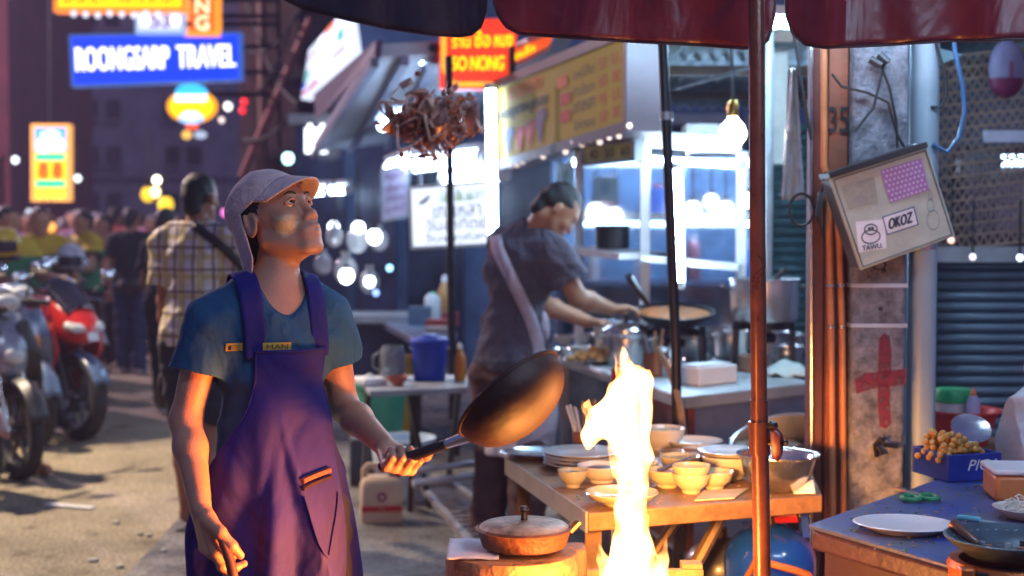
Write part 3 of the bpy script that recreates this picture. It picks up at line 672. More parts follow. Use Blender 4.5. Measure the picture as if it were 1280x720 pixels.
RED_ = mat('dull_red_cloth', (.20, .03, .03), .85); PUR = mat('mauve_cloth', (.28, .14, .26), .85); ORG = mat('rust_cloth', (.35, .10, .03), .85); TAN = mat('tan_cloth', (.36, .22, .14), .85); GRYB = mat('slate_cloth', (.10, .11, .16), .85)
walk(98, 16.6, 1.66, 20, 'person in mauve shirt in the crowd, walking this way', PUR, DARKCLOTH)
walk(117, 15.6, 1.62, 160, 'person in slate shirt beside the one in mauve', GRYB, JEANS)
walk(132, 15.0, 1.60, -30, 'person in tan shirt just left of the man in black', TAN, DARKCLOTH)
walk(62, 17.2, 1.68, 10, 'person in rust orange shirt behind the row of motorbikes', ORG, JEANS)
walk(36, 16.0, 1.62, 35, 'person in dull red shirt behind the row of motorbikes', RED_, DARKCLOTH)
walk(189, 16.4, 1.60, 60, 'dark haired person in slate shirt looking right, past the man in black', GRYB, DARKCLOTH)
walk(142, 18.5, 1.72, 175, 'tall person in dull red shirt beyond the man in black', RED_, JEANS)
walk(214, 19.5, 1.70, 15, 'person in tan shirt far down the street beside the yellow lamps', TAN, JEANS)
walk(12, 15.0, 1.62, 80, 'person in dark shirt at the far left behind the helmets', GRYB, JEANS)
for i, (u, Y, H, yaw, m_, lb) in enumerate(((26, 21, 1.64, 10, RED_, 'dull red shirt near the upright neon sign'), (78, 20, 1.58, 170, TAN, 'tan shirt behind the mauve one'), (88, 23, 1.7, 30, GRYB, 'slate shirt under the dim lamp'), (108, 21.5, 1.66, 190, ORG, 'rust orange shirt between mauve and slate'), (124, 24, 1.72, 0, PUR, 'mauve shirt far off behind the tan one'), (150, 23, 1.6, 185, TAN, 'tan shirt peeping over the black shirted man'), (176, 20.5, 1.66, 170, PUR, 'mauve shirt right of the black shirted man'), (198, 24, 1.7, 15, RED_, 'dull red shirt under the yellow lamps'), (221, 22, 1.62, 200, GRYB, 'slate shirt behind the checked shirt'))): walk(u, Y, H, yaw, 'distant person in ' + lb, m_, DARKCLOTH, vox=.016)
def rider(u, Y, yaw, label, shirt, hz=.80):
    x = (u - 640) * Y / FPX; J, f, l, hdp = standing(x, Y, yaw, 1.7, 0); d = Vector((0, 0, hz + .06 - .92))
    for k in J:
        if k[:2] not in ('kn', 'an', 'hi'): J[k] = J[k] + d
    for q, sg in (('L', 1), ('R', -1)):
        J['hip' + q] = J['pelvis'] + l * sg * .09 - Vector((0, 0, .02)); J['kn' + q] = J['hip' + q] + f * .36 + l * sg * .10 - Vector((0, 0, .16)); J['an' + q] = J['kn' + q] - f * .05 - Vector((0, 0, J['kn' + q].z - .22))
        J['el' + q] = J['sh' + q] + l * sg * .08 + f * .10 - Vector((0, 0, .22)); J['wr' + q] = J['el' + q] + f * .22 - Vector((0, 0, .02))
    return human('person', label, J, .011, (hdp + d, yaw, -6, 0), rest_hands(J, f, l), group='riders sitting on parked motorbikes',
          shirt=dict(mat=shirt, hem=.9, sleeve=.55, t=.03, vox=.011, amp=.006, name='vest', tint=lambda p, h: (p[:, 2] > h.J['chest'].z + .07).astype(float)), trousers=dict(mat=DARKCLOTH), shoes=DARKCLOTH)
rider(50, 11.6, 25, 'rider in green vest with yellow shoulders, sitting on a parked motorbike', VEST)
rider(106, 13.6, -40, 'rider in green and yellow vest further back, right of the first rider', VEST)
rider(8, 10.9, 60, 'rider in green and yellow vest at the far left edge', VEST)
# ------------------------------------------------------------------ ground
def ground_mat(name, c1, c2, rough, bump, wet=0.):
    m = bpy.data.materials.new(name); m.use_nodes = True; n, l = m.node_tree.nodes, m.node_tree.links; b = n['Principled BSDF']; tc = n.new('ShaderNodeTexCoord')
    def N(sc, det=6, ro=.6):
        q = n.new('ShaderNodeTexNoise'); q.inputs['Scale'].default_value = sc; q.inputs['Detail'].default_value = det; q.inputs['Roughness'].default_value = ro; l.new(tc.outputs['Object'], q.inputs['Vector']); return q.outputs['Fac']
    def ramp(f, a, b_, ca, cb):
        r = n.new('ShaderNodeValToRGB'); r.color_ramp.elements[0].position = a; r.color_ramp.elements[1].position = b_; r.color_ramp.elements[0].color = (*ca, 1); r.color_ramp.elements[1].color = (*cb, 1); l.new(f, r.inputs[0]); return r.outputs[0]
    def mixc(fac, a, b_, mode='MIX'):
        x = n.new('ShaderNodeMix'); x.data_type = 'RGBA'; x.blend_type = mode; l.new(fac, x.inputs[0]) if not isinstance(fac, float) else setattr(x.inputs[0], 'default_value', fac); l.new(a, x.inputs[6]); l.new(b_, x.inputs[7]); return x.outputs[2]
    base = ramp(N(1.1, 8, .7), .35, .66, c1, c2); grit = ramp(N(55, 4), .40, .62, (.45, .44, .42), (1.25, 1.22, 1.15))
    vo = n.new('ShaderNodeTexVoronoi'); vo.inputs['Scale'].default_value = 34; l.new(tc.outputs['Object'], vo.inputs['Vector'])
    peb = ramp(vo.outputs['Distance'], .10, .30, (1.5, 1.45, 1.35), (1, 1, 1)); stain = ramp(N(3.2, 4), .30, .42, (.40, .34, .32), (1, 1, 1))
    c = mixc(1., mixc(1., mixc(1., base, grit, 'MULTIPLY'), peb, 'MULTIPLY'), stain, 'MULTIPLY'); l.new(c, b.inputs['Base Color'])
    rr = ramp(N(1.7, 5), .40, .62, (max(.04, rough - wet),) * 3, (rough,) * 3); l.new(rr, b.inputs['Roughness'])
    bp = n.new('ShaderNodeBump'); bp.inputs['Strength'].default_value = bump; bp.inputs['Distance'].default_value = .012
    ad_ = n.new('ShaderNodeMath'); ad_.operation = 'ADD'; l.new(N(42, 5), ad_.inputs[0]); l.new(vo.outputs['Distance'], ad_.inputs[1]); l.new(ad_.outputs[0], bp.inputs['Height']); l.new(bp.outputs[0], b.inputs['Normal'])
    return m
gm = MB().add([(-90, -20, 0), (90, -20, 0), (90, 160, 0), (-90, 160, 0)], [(0, 1, 2, 3)]).build('ground', ground_mat('street_concrete', (.22, .18, .125), (.42, .35, .25), .85, .55))
tag(gm, 'worn beige concrete street', kind='structure')
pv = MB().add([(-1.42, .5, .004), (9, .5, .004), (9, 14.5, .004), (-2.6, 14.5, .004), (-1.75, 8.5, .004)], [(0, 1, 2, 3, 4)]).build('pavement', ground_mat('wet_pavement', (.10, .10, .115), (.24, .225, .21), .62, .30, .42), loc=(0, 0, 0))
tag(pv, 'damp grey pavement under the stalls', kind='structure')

# ------------------------------------------------------------------ the street behind, left
PLASTER = mat('old_plaster', (.23, .20, .27), .9, var=.25, scale=1.3, bump=.2, bscale=9); DARKW = mat('sooty_wall', (.055, .045, .055), .85, var=.5, scale=2.2, bump=.3, bscale=20)
GLASSD = mat('dark_glass', (.012, .013, .03), .12, var=.2); CONC = mat('concrete', (.27, .26, .25), .9, var=.3, scale=6, bump=.5, bscale=45)
DKMET = mat('dark_metal', (.03, .03, .035), .45, metal=.7, var=.3); GREYMET = mat('grey_paint_metal', (.30, .33, .36), .45, metal=.3, var=.2)
WHITEP = mat('white_paint', (.72, .72, .72), .5, var=.1); CABLE = mat('black_rubber', (.012, .012, .013), .6); STEEL = mat('steel', (.66, .66, .66), .24, metal=.97, var=.12, scale=14, bump=.06, bscale=90)
ALU = mat('aluminium', (.68, .69, .70), .30, metal=.9, var=.15, scale=10, bump=.12, bscale=70)
bd = thing('apartment_block', 'dim purple grey apartment block closing the far end of the street', 'building', (-9, 46, 0))
MB().box((-8, 48.2, 7.5), (44, 4, 15)).build('wall', PLASTER, bd)
for cx in range(7):
    for rz in range(5):
        x = -17 + cx * 3.0 + (cx % 2) * .4; z = 2.2 + rz * 1.5
        for dx in (0, .72):
            w_ = MB().box((x + dx, 46.17, z), (.46, .10, .62)).build('window', GLASSD, bd); 
            if rz < 3 and cx in (1, 2, 3): MB().box((x + dx, 46.09, z - .36), (.56, .12, .07)).build('sill', PLASTER, w_)
for z in (3.0, 7.6): MB().box((-8, 46.1, z + .05), (44, .16, .10)).build('ledge', PLASTER, bd)
# low maroon shop on the far left
sh = thing('corner_shop', 'dark maroon shopfront with red awning at the far left of the street', 'building', (-10.5, 27, 0))
MB().box((-12.4, 27.5, 3.2), (7.2, 5, 6.4)).build('wall', mat('maroon_wall', (.10, .018, .03), .85, var=.4, scale=2), sh)
MB().hexa([(-15.9, 23.2, 1.9), (-8.9, 23.2, 1.9), (-8.9, 24.9, 2.7), (-15.9, 24.9, 2.7)], (0, 0, .05)).build('awning', mat('red_awning', (.30, .02, .04), .7, var=.3), sh)
for i in range(5): MB().box((-14.6 + i * 1.25, 24.95, 1.3), (.9, .08, 1.7)).build('window', GLASSD, sh)
# dark shophouse on the right of the street, at the row's end
dh = thing('shophouse', 'dark old shophouse with pipes and cables beside the hanging signs', 'building', (-2.9, 18, 0))
MB().box((-1.55, 19.6, 4), (3.4, 2.4, 8)).build('wall', DARKW, dh)
for u in (312, 338, 364):
    a = P(u, 300, 18.2); MB().box((a.x, 18.28, 4), (.22, .22, 8)).build('pillar', mat('brown_pillar', (.10, .06, .055), .8, var=.4, scale=3), dh)
for z in (2.4, 3.4, 4.6): MB().box((-2.2, 18.12, z), (2.2, .10, .12)).build('lintel', DARKW, dh)
for (u0, v0, u1, v1) in ((300, 60, 378, 8), (305, 175, 392, 95), (308, 0, 372, 130), (300, 120, 362, 40)):
    MB().tube([P(u0, v0, 17.8).lerp(P(u1, v1, 16.8), t) - Vector((0, 0, .25 * sin(pi * t))) for t in np.linspace(0, 1, 9)], .022, 6).build('cable', CABLE, dh)
MB().tube([P(330, 330, 17.9), P(326, -60, 17.9)], .06, 8).build('drain_pipe', mat('rusty_pipe', (.14, .07, .05), .6, var=.4), dh)
MB().tube([P(302, 220, 17.9), P(390, 20, 17.4)], .05, 8).build('awning_arm', mat('red_brown_bar', (.20, .07, .055), .6), dh)

def lit(col, es): return glow('lit_%d_%d_%d_%d' % (*[int(c * 99) for c in col], int(es * 100)), col, es)
WHT = lit((1, 1, 1), 1.5); BRK = DKMET
def bracket(root, a, b, r=.03): MB().tube([a, b], r, 6).build('bracket', BRK, root)
# blue travel sign
q = [P(91, 107, 16), P(300, 99, 16), P(299, 42, 16), P(88, 45, 16)]
s_ = sign('street_sign', 'long blue lit sign reading ROONGSARP TRAVEL', 'sign', q, .16, lit((.005, .045, .85), 1.0), lit((.05, .16, .6), .5), 'lit signs over the street', .03)
letters('ROONGSARP', q, (.03, .28, .58, .76), WHT, s_, bold=.004, off=.02); letters('TRAVEL', q, (.63, .28, .975, .76), WHT, s_, bold=.004, off=.02)
bracket(s_, P(300, 60, 16.1), P(345, 56, 17.9)); bracket(s_, P(300, 90, 16.1), P(345, 90, 17.9))
q = quad_px(70, -40, 230, 12, 15.6); s_ = sign('street_sign', 'yellow lit sign with red lettering, cut by the top of the view', 'sign', q, .16, lit((1, .72, .0), 1.0), lit((1, .25, .02), .9), 'lit signs over the street', .05)
letters('CASHEW NUTS SHOP', q, (.05, .16, .95, .55), lit((.8, .06, .0), .8), s_); 
for i in range(8): MB().ball(P(92 + i * 15, 17 + (i % 3), 15.55), .035, 8, 6).build('bulb', lit((.85, .85, 1), .9), s_)
bracket(s_, P(230, 0, 15.7), P(345, 0, 17.9))
q = quad_px(171, 13, 229, 40, 15.7); s_ = sign('street_sign', 'small pale lit sign with purple number 53', 'sign', q, .12, lit((.62, .72, .95), .85), lit((.3, .45, .7), .7), 'lit signs over the street', .03)
letters('53', q, (.30, .22, .72, .82), lit((.25, .06, .35), .5), s_, bold=.01)
for s0 in (.17, .83): patch(q, circ(s0, .55, .11, .24), lit((1, 1, 1), 1.6), s_, 'lamp_spot')
bracket(s_, P(229, 30, 15.75), P(345, 30, 17.9))
q = quad_px(233, -50, 271, 42, 15.9); s_ = sign('street_sign', 'upright orange red lit sign with white letters', 'sign', q, .14, lit((.95, .13, .01), .9), lit((1, .32, .02), .9), 'lit signs over the street', .05)
for ch, t0 in (('R', .76), ('I', .52), ('N', .28), ('G', .05)): letters(ch, q, (.30, t0, .74, t0 + .19), lit((1, .85, .5), 1.1), s_, bold=.01)
bracket(s_, P(271, 20, 15.95), P(345, 20, 17.9))
# vertical neon at left
q = quad_px(41, 157, 85, 250, 20); s_ = sign('street_sign', 'upright sign in blue, green and yellow bands at the left', 'sign', q, .16, lit((1, .42, .0), 1.0), lit((1, .45, .1), .8), 'lit signs over the street', .04)
patch(q, rect(.06, .66, .94, .97), lit((.03, .30, .95), 1.0), s_, 'blue_band'); patch(q, circ(.32, .74, .22, .10), WHT, s_, 'white_spot', .006); patch(q, circ(.70, .75, .2, .09), WHT, s_, 'white_spot', .006); patch(q, circ(.5, .88, .3, .05), lit((.6, .85, 1), 1.1), s_, 'pale_spot', .006)
for t0 in (.53, .17): patch(q, rect(.08, t0, .92, t0 + .10), lit((.02, .75, .28), 1.0), s_, 'green_band')
patch(q, rect(.08, .30, .92, .50), lit((1, .62, .0), 1.1), s_, 'yellow_band'); letters('8', q, (.16, .31, .44, .49), lit((.85, .08, .0), .8), s_, bold=.02, off=.008); letters('8', q, (.56, .31, .84, .49), lit((.85, .08, .0), .8), s_, bold=.02, off=.008)
letters('0000', q, (.12, .03, .88, .13), lit((1, .9, .05), 1.2), s_, bold=.01, off=.006)
MB().tube([P(63, 157, 20.1), P(63, -60, 20.1)], .03, 6).build('hanger', BRK, s_)
# balloon shaped neon
c = P(241, 135, 16.4); nb = thing('neon_sign', 'round yellow neon emblem with blue top and white band', 'sign', c - Vector((0, 0, .3)), group='lit signs over the street')
q = quad_px(208, 105, 274, 176, 16.4)
patch(q, circ(.5, .60, .48, .30), lit((1, .38, .01), .9), nb, 'rim', 0, .06); patch(q, circ(.5, .60, .40, .24), lit((1, .80, .0), 1.0), nb, 'disc', .062, .02)
patch(q, circ(.5, .85, .30, .14), lit((.05, .55, .95), 1.0), nb, 'cap', .064, .03); patch(q, rect(.2, .68, .8, .80), WHT, nb, 'band', .096, .01); patch(q, circ(.5, .38, .24, .10), lit((.35, .6, 1), 1.0), nb, 'lower_band', .084, .012); patch(q, circ(.5, .44, .17, .07), WHT, nb, 'spot', .098, .01)
patch(q, circ(.5, .25, .12, .06), lit((1, .10, .02), 1.0), nb, 'knot', .03, .03); patch(q, circ(.40, .10, .09, .08), lit((1, .55, .1), .9), nb, 'tail', .03, .03); patch(q, circ(.66, .10, .12, .07), lit((.5, .6, .75), .7), nb, 'tail', .03, .03)
MB().tube([P(241, 108, 16.45), P(241, 104, 16.45)], .02, 6).build('hanger', BRK, nb); bracket(nb, P(262, 118, 16.5), P(345, 118, 17.9))
def lamp(u, v, Y, r_px, col, es, label, name='lamp', hang=None):
    c = P(u, v, Y); r = r_px * S(Y); t = thing(name, label, 'lamp', c, group='small lamps along the street')
    MB().ball(c, (r, r, r * 1.1), 12, 8).build('globe', lit(col, es), t); MB().cyl(c + Vector((0, 0, r * .95)), r * .45, r * .7, 10).build('socket', DKMET, t)
    MB().tube([c + Vector((0, 0, r * 1.5)), c + Vector((0, 0, hang or r * 9))], max(.006, r * .1), 5).build('cord', CABLE, t)
for a in ((196, 225, 22, 5, (1, .95, .7), 4, 'white street lamp globe above the yellow pair'), (194, 240, 22, 6, (1, .85, .4), 3, 'warm globe just under the white lamp globe'), (185, 243, 24, 9, (1, .62, .02), 1.0, 'yellow round lamp left of the warm globe'), (207, 256, 20, 10, (1, .66, .03), 1.0, 'yellow round lamp just left of the checked shirt man'),
          (19, 200, 24, 4, (.8, .9, 1), 2.5, 'tiny white lamp left of the upright neon sign'), (97, 223, 24, 4, (.8, .95, .9), 2.2, 'tiny white lamp right of the upright neon sign'), (305, 127, 17.2, 4, (1, .02, .03), 1.6, 'upper red signal light on the dark shophouse'), (303, 138, 17.2, 4, (1, .02, .03), 1.4, 'lower red signal light on the dark shophouse'),
          (285, 133, 17, 5, (1, .95, .9), 1.8, 'white lamp right of the round neon emblem'), (277, 150, 17, 3.5, (.9, .75, .7), 1.2, 'faint small lamp below the white one'), (55, 275, 18, 5, (.5, .9, 1), 2., 'cyan white lamp over the row of motorbikes'), (37, 266, 18, 5, (.4, .55, .6), .8, 'dim grey blue lamp over the row of motorbikes'), (64, 284, 17, 6, (1, .45, .08), 1.2, 'orange lamp in the crowd beside the cyan lamp'),
          (281, 266, 14, 5, (1, .2, .7), 1., 'pink lamp behind the cook\'s cap'), (360, 198, 15, 7, (.55, 1, .95), 3, 'cyan lamp above the cook\'s cap'), (23, 296, 14, 4, (.05, .1, 1), 1.5, 'tiny blue lamp among the helmets')):
    lamp(*a)
# assumed street lamp beside the motorbikes (outside the frame): its pool of light lies on the concrete
sl = thing('unseen_street_lamp', 'assumed tall street lamp standing behind the motorbikes, out of view', 'street lamp', (-6.2, 9.6, 0))
MB().tube([(-6.2, 9.6, 0), (-6.2, 9.6, 4.9), (-5.9, 9.5, 5.25), (-5.4, 9.3, 5.3)], [.07, .055, .045, .04], 10).build('post', DKMET, sl)
MB().loft([((-5.5, 9.33, 5.33), (0, .04, 0), (0, 0, .03)), ((-5.2, 9.2, 5.32), (0, .12, 0), (0, 0, .06)), ((-4.9, 9.1, 5.30), (0, .08, 0), (0, 0, .04))]).build('lamp_head', GREYMET, sl)
sl2 = thing('unseen_street_lamp', 'added unseen street lamp far down the left side, lighting the crowd', 'street lamp', (-10.6, 17.5, 0))  # out of view, added to light the far crowd and end wall
MB().tube([(-10.6, 17.5, 0), (-10.6, 17.5, 5.6), (-10.2, 17.4, 6.0), (-9.4, 17.2, 6.05)], [.08, .06, .05, .045], 10).build('post', DKMET, sl2); MB().loft([((-9.5, 17.2, 6.08), (0, .05, 0), (0, 0, .03)), ((-9.1, 17.1, 6.07), (0, .14, 0), (0, 0, .07)), ((-8.8, 17.05, 6.05), (0, .09, 0), (0, 0, .04))]).build('lamp_head', GREYMET, sl2)
l2 = bpy.data.lights.new('lamp_light', 'POINT'); l2.energy = 2100; l2.color = (1, .70, .82); l2.shadow_soft_size = .12; lo2 = bpy.data.objects.new('lamp_light', l2); COL.objects.link(lo2); lo2.parent = sl2; lo2.location = Vector((-9.0, 17.1, 5.9)) - Vector(sl2.location)
ld = bpy.data.lights.new('lamp_light', 'SPOT'); ld.energy = 2200; ld.color = (1, .80, .58); ld.shadow_soft_size = .09; ld.spot_size = R(51); ld.spot_blend = .5
lo_ = bpy.data.objects.new('lamp_light', ld); COL.objects.link(lo_); lo_.parent = sl; lo_.location = Vector((-5.15, 9.2, 5.2)) - Vector(sl.location)
lo_.rotation_euler = (Vector((-2.6, 7.6, 0)) - Vector((-5.15, 9.2, 5.2))).to_track_quat('-Z', 'Y').to_euler()

# ------------------------------------------------------------------ shop row behind, right
BLUEW = mat('blue_grey_wall', (.10, .17, .32), .8, var=.5, scale=1.6); SOFF = mat('pale_soffit', (.42, .45, .52), .7, var=.15, scale=2)
rw = thing('shop_row', 'long blue grey shop row behind the food stalls', 'building', (1, 14, 0))
MB().box((2.4, 15.4, 3.0), (8.4, 1.6, 6.0)).build('wall', BLUEW, rw)
for i, (u, w_) in enumerate(((400, 60), (470, 50), (545, 70), (660, 70), (760, 60), (870, 70), (960, 50))):
    a = P(u, 330, 14.56); f_ = MB().box((a.x, 14.55, 1.35), (w_ * S(14.5), .10, 2.3)).build('door', mat('shop_glass_%d' % (i % 3), ((.03, .04, .09), (.05, .06, .12), (.02, .035, .07))[i % 3], .2, var=.5, scale=3), rw)
    MB().box((a.x, 14.47, 2.56), (w_ * S(14.5) + .1, .12, .10)).build('frame', GREYMET, f_)
cn = thing('shop_canopy', 'pale canopy roof with ribs over the shopfronts, behind the tossed food', 'canopy', P(470, 140, 11))
cq = [P(392, 190, 13.6), P(600, 168, 13.6), P(640, 62, 8.8), P(468, 72, 8.8)]
MB().hexa(cq, (0, 0, .08)).build('soffit', SOFF, cn)
for t in (0., .22, .44, .66, .88): MB().bar(bil(cq, t, 0) - Vector((0, 0, .03)), bil(cq, t, 1) - Vector((0, 0, .03)), .05, .06).build('rib', mat('rib_blue', (.16, .17, .26), .6), cn)
MB().hexa([P(395, 150, 13.4), P(468, 72, 8.75), P(470, 50, 8.75), P(392, 118, 13.4)], (.04, 0, 0)).build('fascia', mat('plum_fascia', (.09, .055, .11), .6, var=.3), cn)
MB().hexa([P(470, 105, 10.5), P(545, 100, 10.5), P(545, 55, 10.5), P(470, 58, 10.5)], (0, .06, 0)).build('valance', mat('rust_valance', (.16, .05, .06), .7, var=.4, scale=4), cn)
for u in (560,): MB().tube([P(565, 470, 8), P(561, 70, 8)], .022, 8).build('post', DKMET, cn)
# striped fascia sign of a convenience shop, running away down the street
q = [P(378, 128, 17), P(431, 78, 12.2), P(428, 18, 12.2), P(398, 24, 17)]
q = [P(376, 124, 16), P(436, 72, 12), P(428, 14, 12), P(386, 62, 16)]
s_ = sign('shop_sign', 'slanting white lit fascia sign with green, orange and blue stripes', 'sign', q, .12, lit((.72, .80, 1), .9), lit((.4, .5, .8), .5), None, .0)
for p_, c_ in ((rect(.62, .46, .98, .68), (.0, .40, .33)), (rect(.05, .28, .34, .5), (.0, .40, .36)), (rect(.0, .16, .16, .30), (.02, .06, .5)), (rect(.60, .88, .82, .98), (.9, .16, .0)), (rect(.05, .02, .45, .12), (.5, .03, .1)), (rect(.55, .22, .98, .30), (.30, .16, .42)), (rect(.05, .74, .6, .80), (.42, .22, .5))):
    patch(q, p_, lit(c_, .8), s_, 'stripe', .01)
patch(q, circ(.48, .5, .10, .44), lit((1, 1, 1), 1.4), s_, 'emblem', .014)
def tube_lamp(a, b, r, es, label, col=(.50, .72, 1), back=True, group='fluorescent tubes in the stalls'):
    a, b = Vector(a), Vector(b); t = thing('tube_lamp', label, 'lamp', (a + b) / 2, group=group); d = (b - a).normalized()
    MB().tube([a, b], r, 10).build('tube', lit(col, es), t)
    for e, sg in ((a, -1), (b, 1)): MB().tube([e, e + d * sg * .035], r * 1.25, 10).build('end_cap', WHITEP, t)
    if back: n_ = Vector((0, 1, 0)) if abs(d.z) > .5 else Vector((0, 0, 1)); MB().bar(a + n_ * (r + .03) - d * .03, b + n_ * (r + .03) + d * .03, .06, .04, up=n_).build('housing', WHITEP, t)
    return t
tube_lamp(P(474, 114, 10.6), P(531, 71, 9.0), .028, 18.2, 'long fluorescent tube on the pale canopy, above the tossed food')
tube_lamp(P(478, 158, 11.6), P(506, 143, 11.0), .034, 20.8, 'short bright tube left of the tossed food')
tube_lamp(P(613, 112, 8.5), P(616, 300, 8.5), .030, 22, 'upright fluorescent tube left of the yellow menu sign')
tube_lamp(P(520, 206, 9.9), P(600, 197, 9.6), .050, 26.0, 'thick bright tube above the white menu sign')
tube_lamp(P(560, 226, 9.8), P(626, 216, 9.5), .055, 28.6, 'second bright tube just above the white menu sign')
tube_lamp(P(487, 210, 10.6), P(526, 196, 10.2), .040, 20.8, 'bright tube above the hanging lilac sign')
tube_lamp(P(384, 240, 13.2), P(408, 238, 13), .040, 23.4, 'left of two short tubes right of the cook\'s cap peak')
tube_lamp(P(416, 238, 12.8), P(434, 237, 12.6), .038, 23.4, 'right of two short tubes beside the cook\'s cap peak')
lb_ = thing('light_box', 'square white light box hanging above the cook\'s cap peak', 'sign', P(394, 192, 14))
MB().hexa(quad_px(381, 160, 407, 191, 14), (0, .12, 0)).build('panel', lit((.85, .93, 1), 2.4), lb_); MB().tube([P(388, 160, 14.05), P(388, 150, 14.05)], .02, 6).build('hanger', DKMET, lb_)
patch(quad_px(381, 160, 407, 191, 14), circ(.25, 1.05, .14, .14), lit((.9, .95, 1), 2), lb_, 'lamp_spot'); patch(quad_px(381, 160, 407, 191, 14), circ(.85, 1.05, .14, .14), lit((.9, .95, 1), 2), lb_, 'lamp_spot')
# red sign with yellow letters
q = [P(549, 111, 8.7), P(640, 112, 8.7), P(648, 22, 8.7), P(549, 26, 8.7)]
s_ = sign('shop_sign', 'red sign with cut corners, yellow letters and orange border', 'sign', q, .12, lit((.85, .045, .015), .8), DKMET, None, 0)
bz = [(.06, 1), (.06, .30), (.20, .07), (.78, .07)]
for (a, b) in zip(bz[:-1], bz[1:]):
    d = Vector((b[0] - a[0], b[1] - a[1])); n_ = Vector((-d.y, d.x)).normalized() * .035; patch(q, [(a[0] - n_.x, a[1] - n_.y), (b[0] - n_.x, b[1] - n_.y), (b[0] + n_.x, b[1] + n_.y), (a[0] + n_.x, a[1] + n_.y)], lit((1, .42, .03), .9), s_, 'border', .006)
YL = lit((1, .72, .0), .95)
letters('SO', q, (.17, .27, .37, .47), YL, s_, bold=.008, off=.008); letters('NONG', q, (.42, .27, .86, .47), YL, s_, bold=.008, off=.008)
letters('ร้าน', q, (.17, .60, .40, .80), YL, s_, bold=.006, off=.008); letters('ซ้อ', q, (.46, .60, .66, .84), YL, s_, bold=.006, off=.008); letters('หนง', q, (.72, .60, .95, .76), YL, s_, bold=.006, off=.008)
bracket(s_, P(548, 60, 8.75), P(530, 60, 8.9))
q = [P(633, 88, 9.2), P(690, 60, 8.2), P(700, 36, 8.2), P(636, 62, 9.2)]
s_ = sign('shop_sign', 'small red and yellow board above the long yellow menu sign', 'sign', q, .08, lit((.9, .09, .01), .7), GREYMET, None, .03)
letters('ลุงเล็ก', q, (.05, .15, .6, .8), YL, s_, bold=.008)
# white menu sign
q = [P(515, 310, 9.5), P(617, 305, 9.5), P(614, 226, 9.5), P(512, 235, 9.5)]
s_ = sign('menu_sign', 'white lit menu sign with lines of grey Thai lettering', 'sign', q, .10, lit((.82, .90, 1), .80), WHITEP, None, .02)
GT = mat('grey_ink', (.22, .26, .38), .7); letters('ข้าวต้มปลา', q, (.36, .72, .90, .93), lit((.16, .34, .30), .5), s_); letters('เกาเหลา', q, (.28, .46, .86, .66), GT, s_); letters('วันอาทิตย์', q, (.18, .26, .94, .46), GT, s_); letters('วันพฤหัสฯ', q, (.16, .04, .94, .22), GT, s_)
patch(q, [(.12, .70), (.2, .74), (.26, .86), (.21, .84), (.17, .80), (.10, .74)], lit((.10, .10, .22), .4), s_, 'fish', .006)
for s0, h_ in ((.40, .2), (.55, .26), (.68, .18)): patch(q, [(s0, .72), (s0 + .1, .72), (s0 + .05, .72 + h_ * .8)], lit((.45, .62, .5), .6), s_, 'leaf', .0035)
bracket(s_, P(525, 234, 9.55), P(524, 215, 9.6), .012); bracket(s_, P(604, 228, 9.55), P(603, 220, 9.6), .012)
q = [P(478, 276, 10.4), P(510, 270, 10.4), P(511, 205, 10.4), P(477, 213, 10.4)]
s_ = sign('menu_sign', 'small lilac sign with purple print hanging left of the white menu', 'sign', q, .05, mat('lilac_board', (.44, .38, .52), .6), GREYMET, None, .015)
PT = mat('purple_ink', (.16, .05, .16), .7)
for k, tx in enumerate(('หมูแดง', 'เป็ดย่าง', 'ไก่ตอน', 'บะหมี่')): letters(tx, q, (.15, .74 - .2 * k, .85, .90 - .2 * k), PT, s_)
bracket(s_, P(494, 208, 10.42), P(494, 190, 10.5), .01)
# long yellow menu sign, seen at a slant
q = [P(624, 207, 8.6), P(786, 158, 6.3), P(786, 38, 6.3), P(621, 106, 8.6)]
ms = sign('menu_sign', 'long yellow stall sign with Thai lettering, prices and hanging ducks', 'sign', q, .14, mat('yellow_board', (.40, .27, .02), .8, emit=(.9, .66, .10), es=.05, var=.12, scale=2), mat('dark_frame', (.06, .035, .045), .5), None, .05)  # faint glow added to the board itself; the tubes light it
INK = mat('ink_dark', (.05, .04, .06), .7); REDI = mat('ink_red', (.62, .06, .02), .7); ORI = mat('ink_orange', (.85, .22, .02), .7); PURI = mat('ink_plum', (.14, .05, .12), .7)
letters('ข้าวหมูแดงหมูกรอบ', q, (.03, .50, .46, .70), INK, ms, bold=.003); letters('นายเฮง', q, (.12, .74, .42, .90), ORI, ms, bold=.003)
for s0, t0, c_ in ((.07, .12, mat('ink_blue', (.05, .07, .2), .7)), (.18, .10, REDI), (.27, .12, REDI), (.36, .12, PURI)):
    hgt = .30 if s0 < .3 else .40; patch(q, [(s0 + .02, t0), (s0 + .05, t0 + .02), (s0 + .07, t0 + hgt * .55), (s0 + .10, t0 + hgt * .7), (s0 + .08, t0 + hgt), (s0 + .02, t0 + hgt * .95), (s0 - .01, t0 + hgt * .6), (s0 + .01, t0 + hgt * .4)], c_, ms, 'duck_picture', .006)
for s0, t0 in ((.54, .66), (.56, .46), (.56, .26)): patch(q, rect(s0, t0, s0 + .075, t0 + .13), ORI if t0 > .5 else REDI, ms, 'badge', .006)
for k, tx in enumerate(('บะหมี่เกี๊ยว', 'ข้าวเป็ดย่าง', 'เกาเหลา', 'ไก่ตอน')): letters(tx, q, (.655, .70 - .19 * k, .80, .82 - .19 * k), INK, ms)
for k, tx in enumerate(('50', '60', '45', '60')): letters(tx, q, (.83, .70 - .19 * k, .875, .83 - .19 * k), REDI, ms); letters(('บ.', 'พ.', 'บ.', 'พ.')[k], q, (.91, .70 - .19 * k, .965, .83 - .19 * k), REDI, ms)
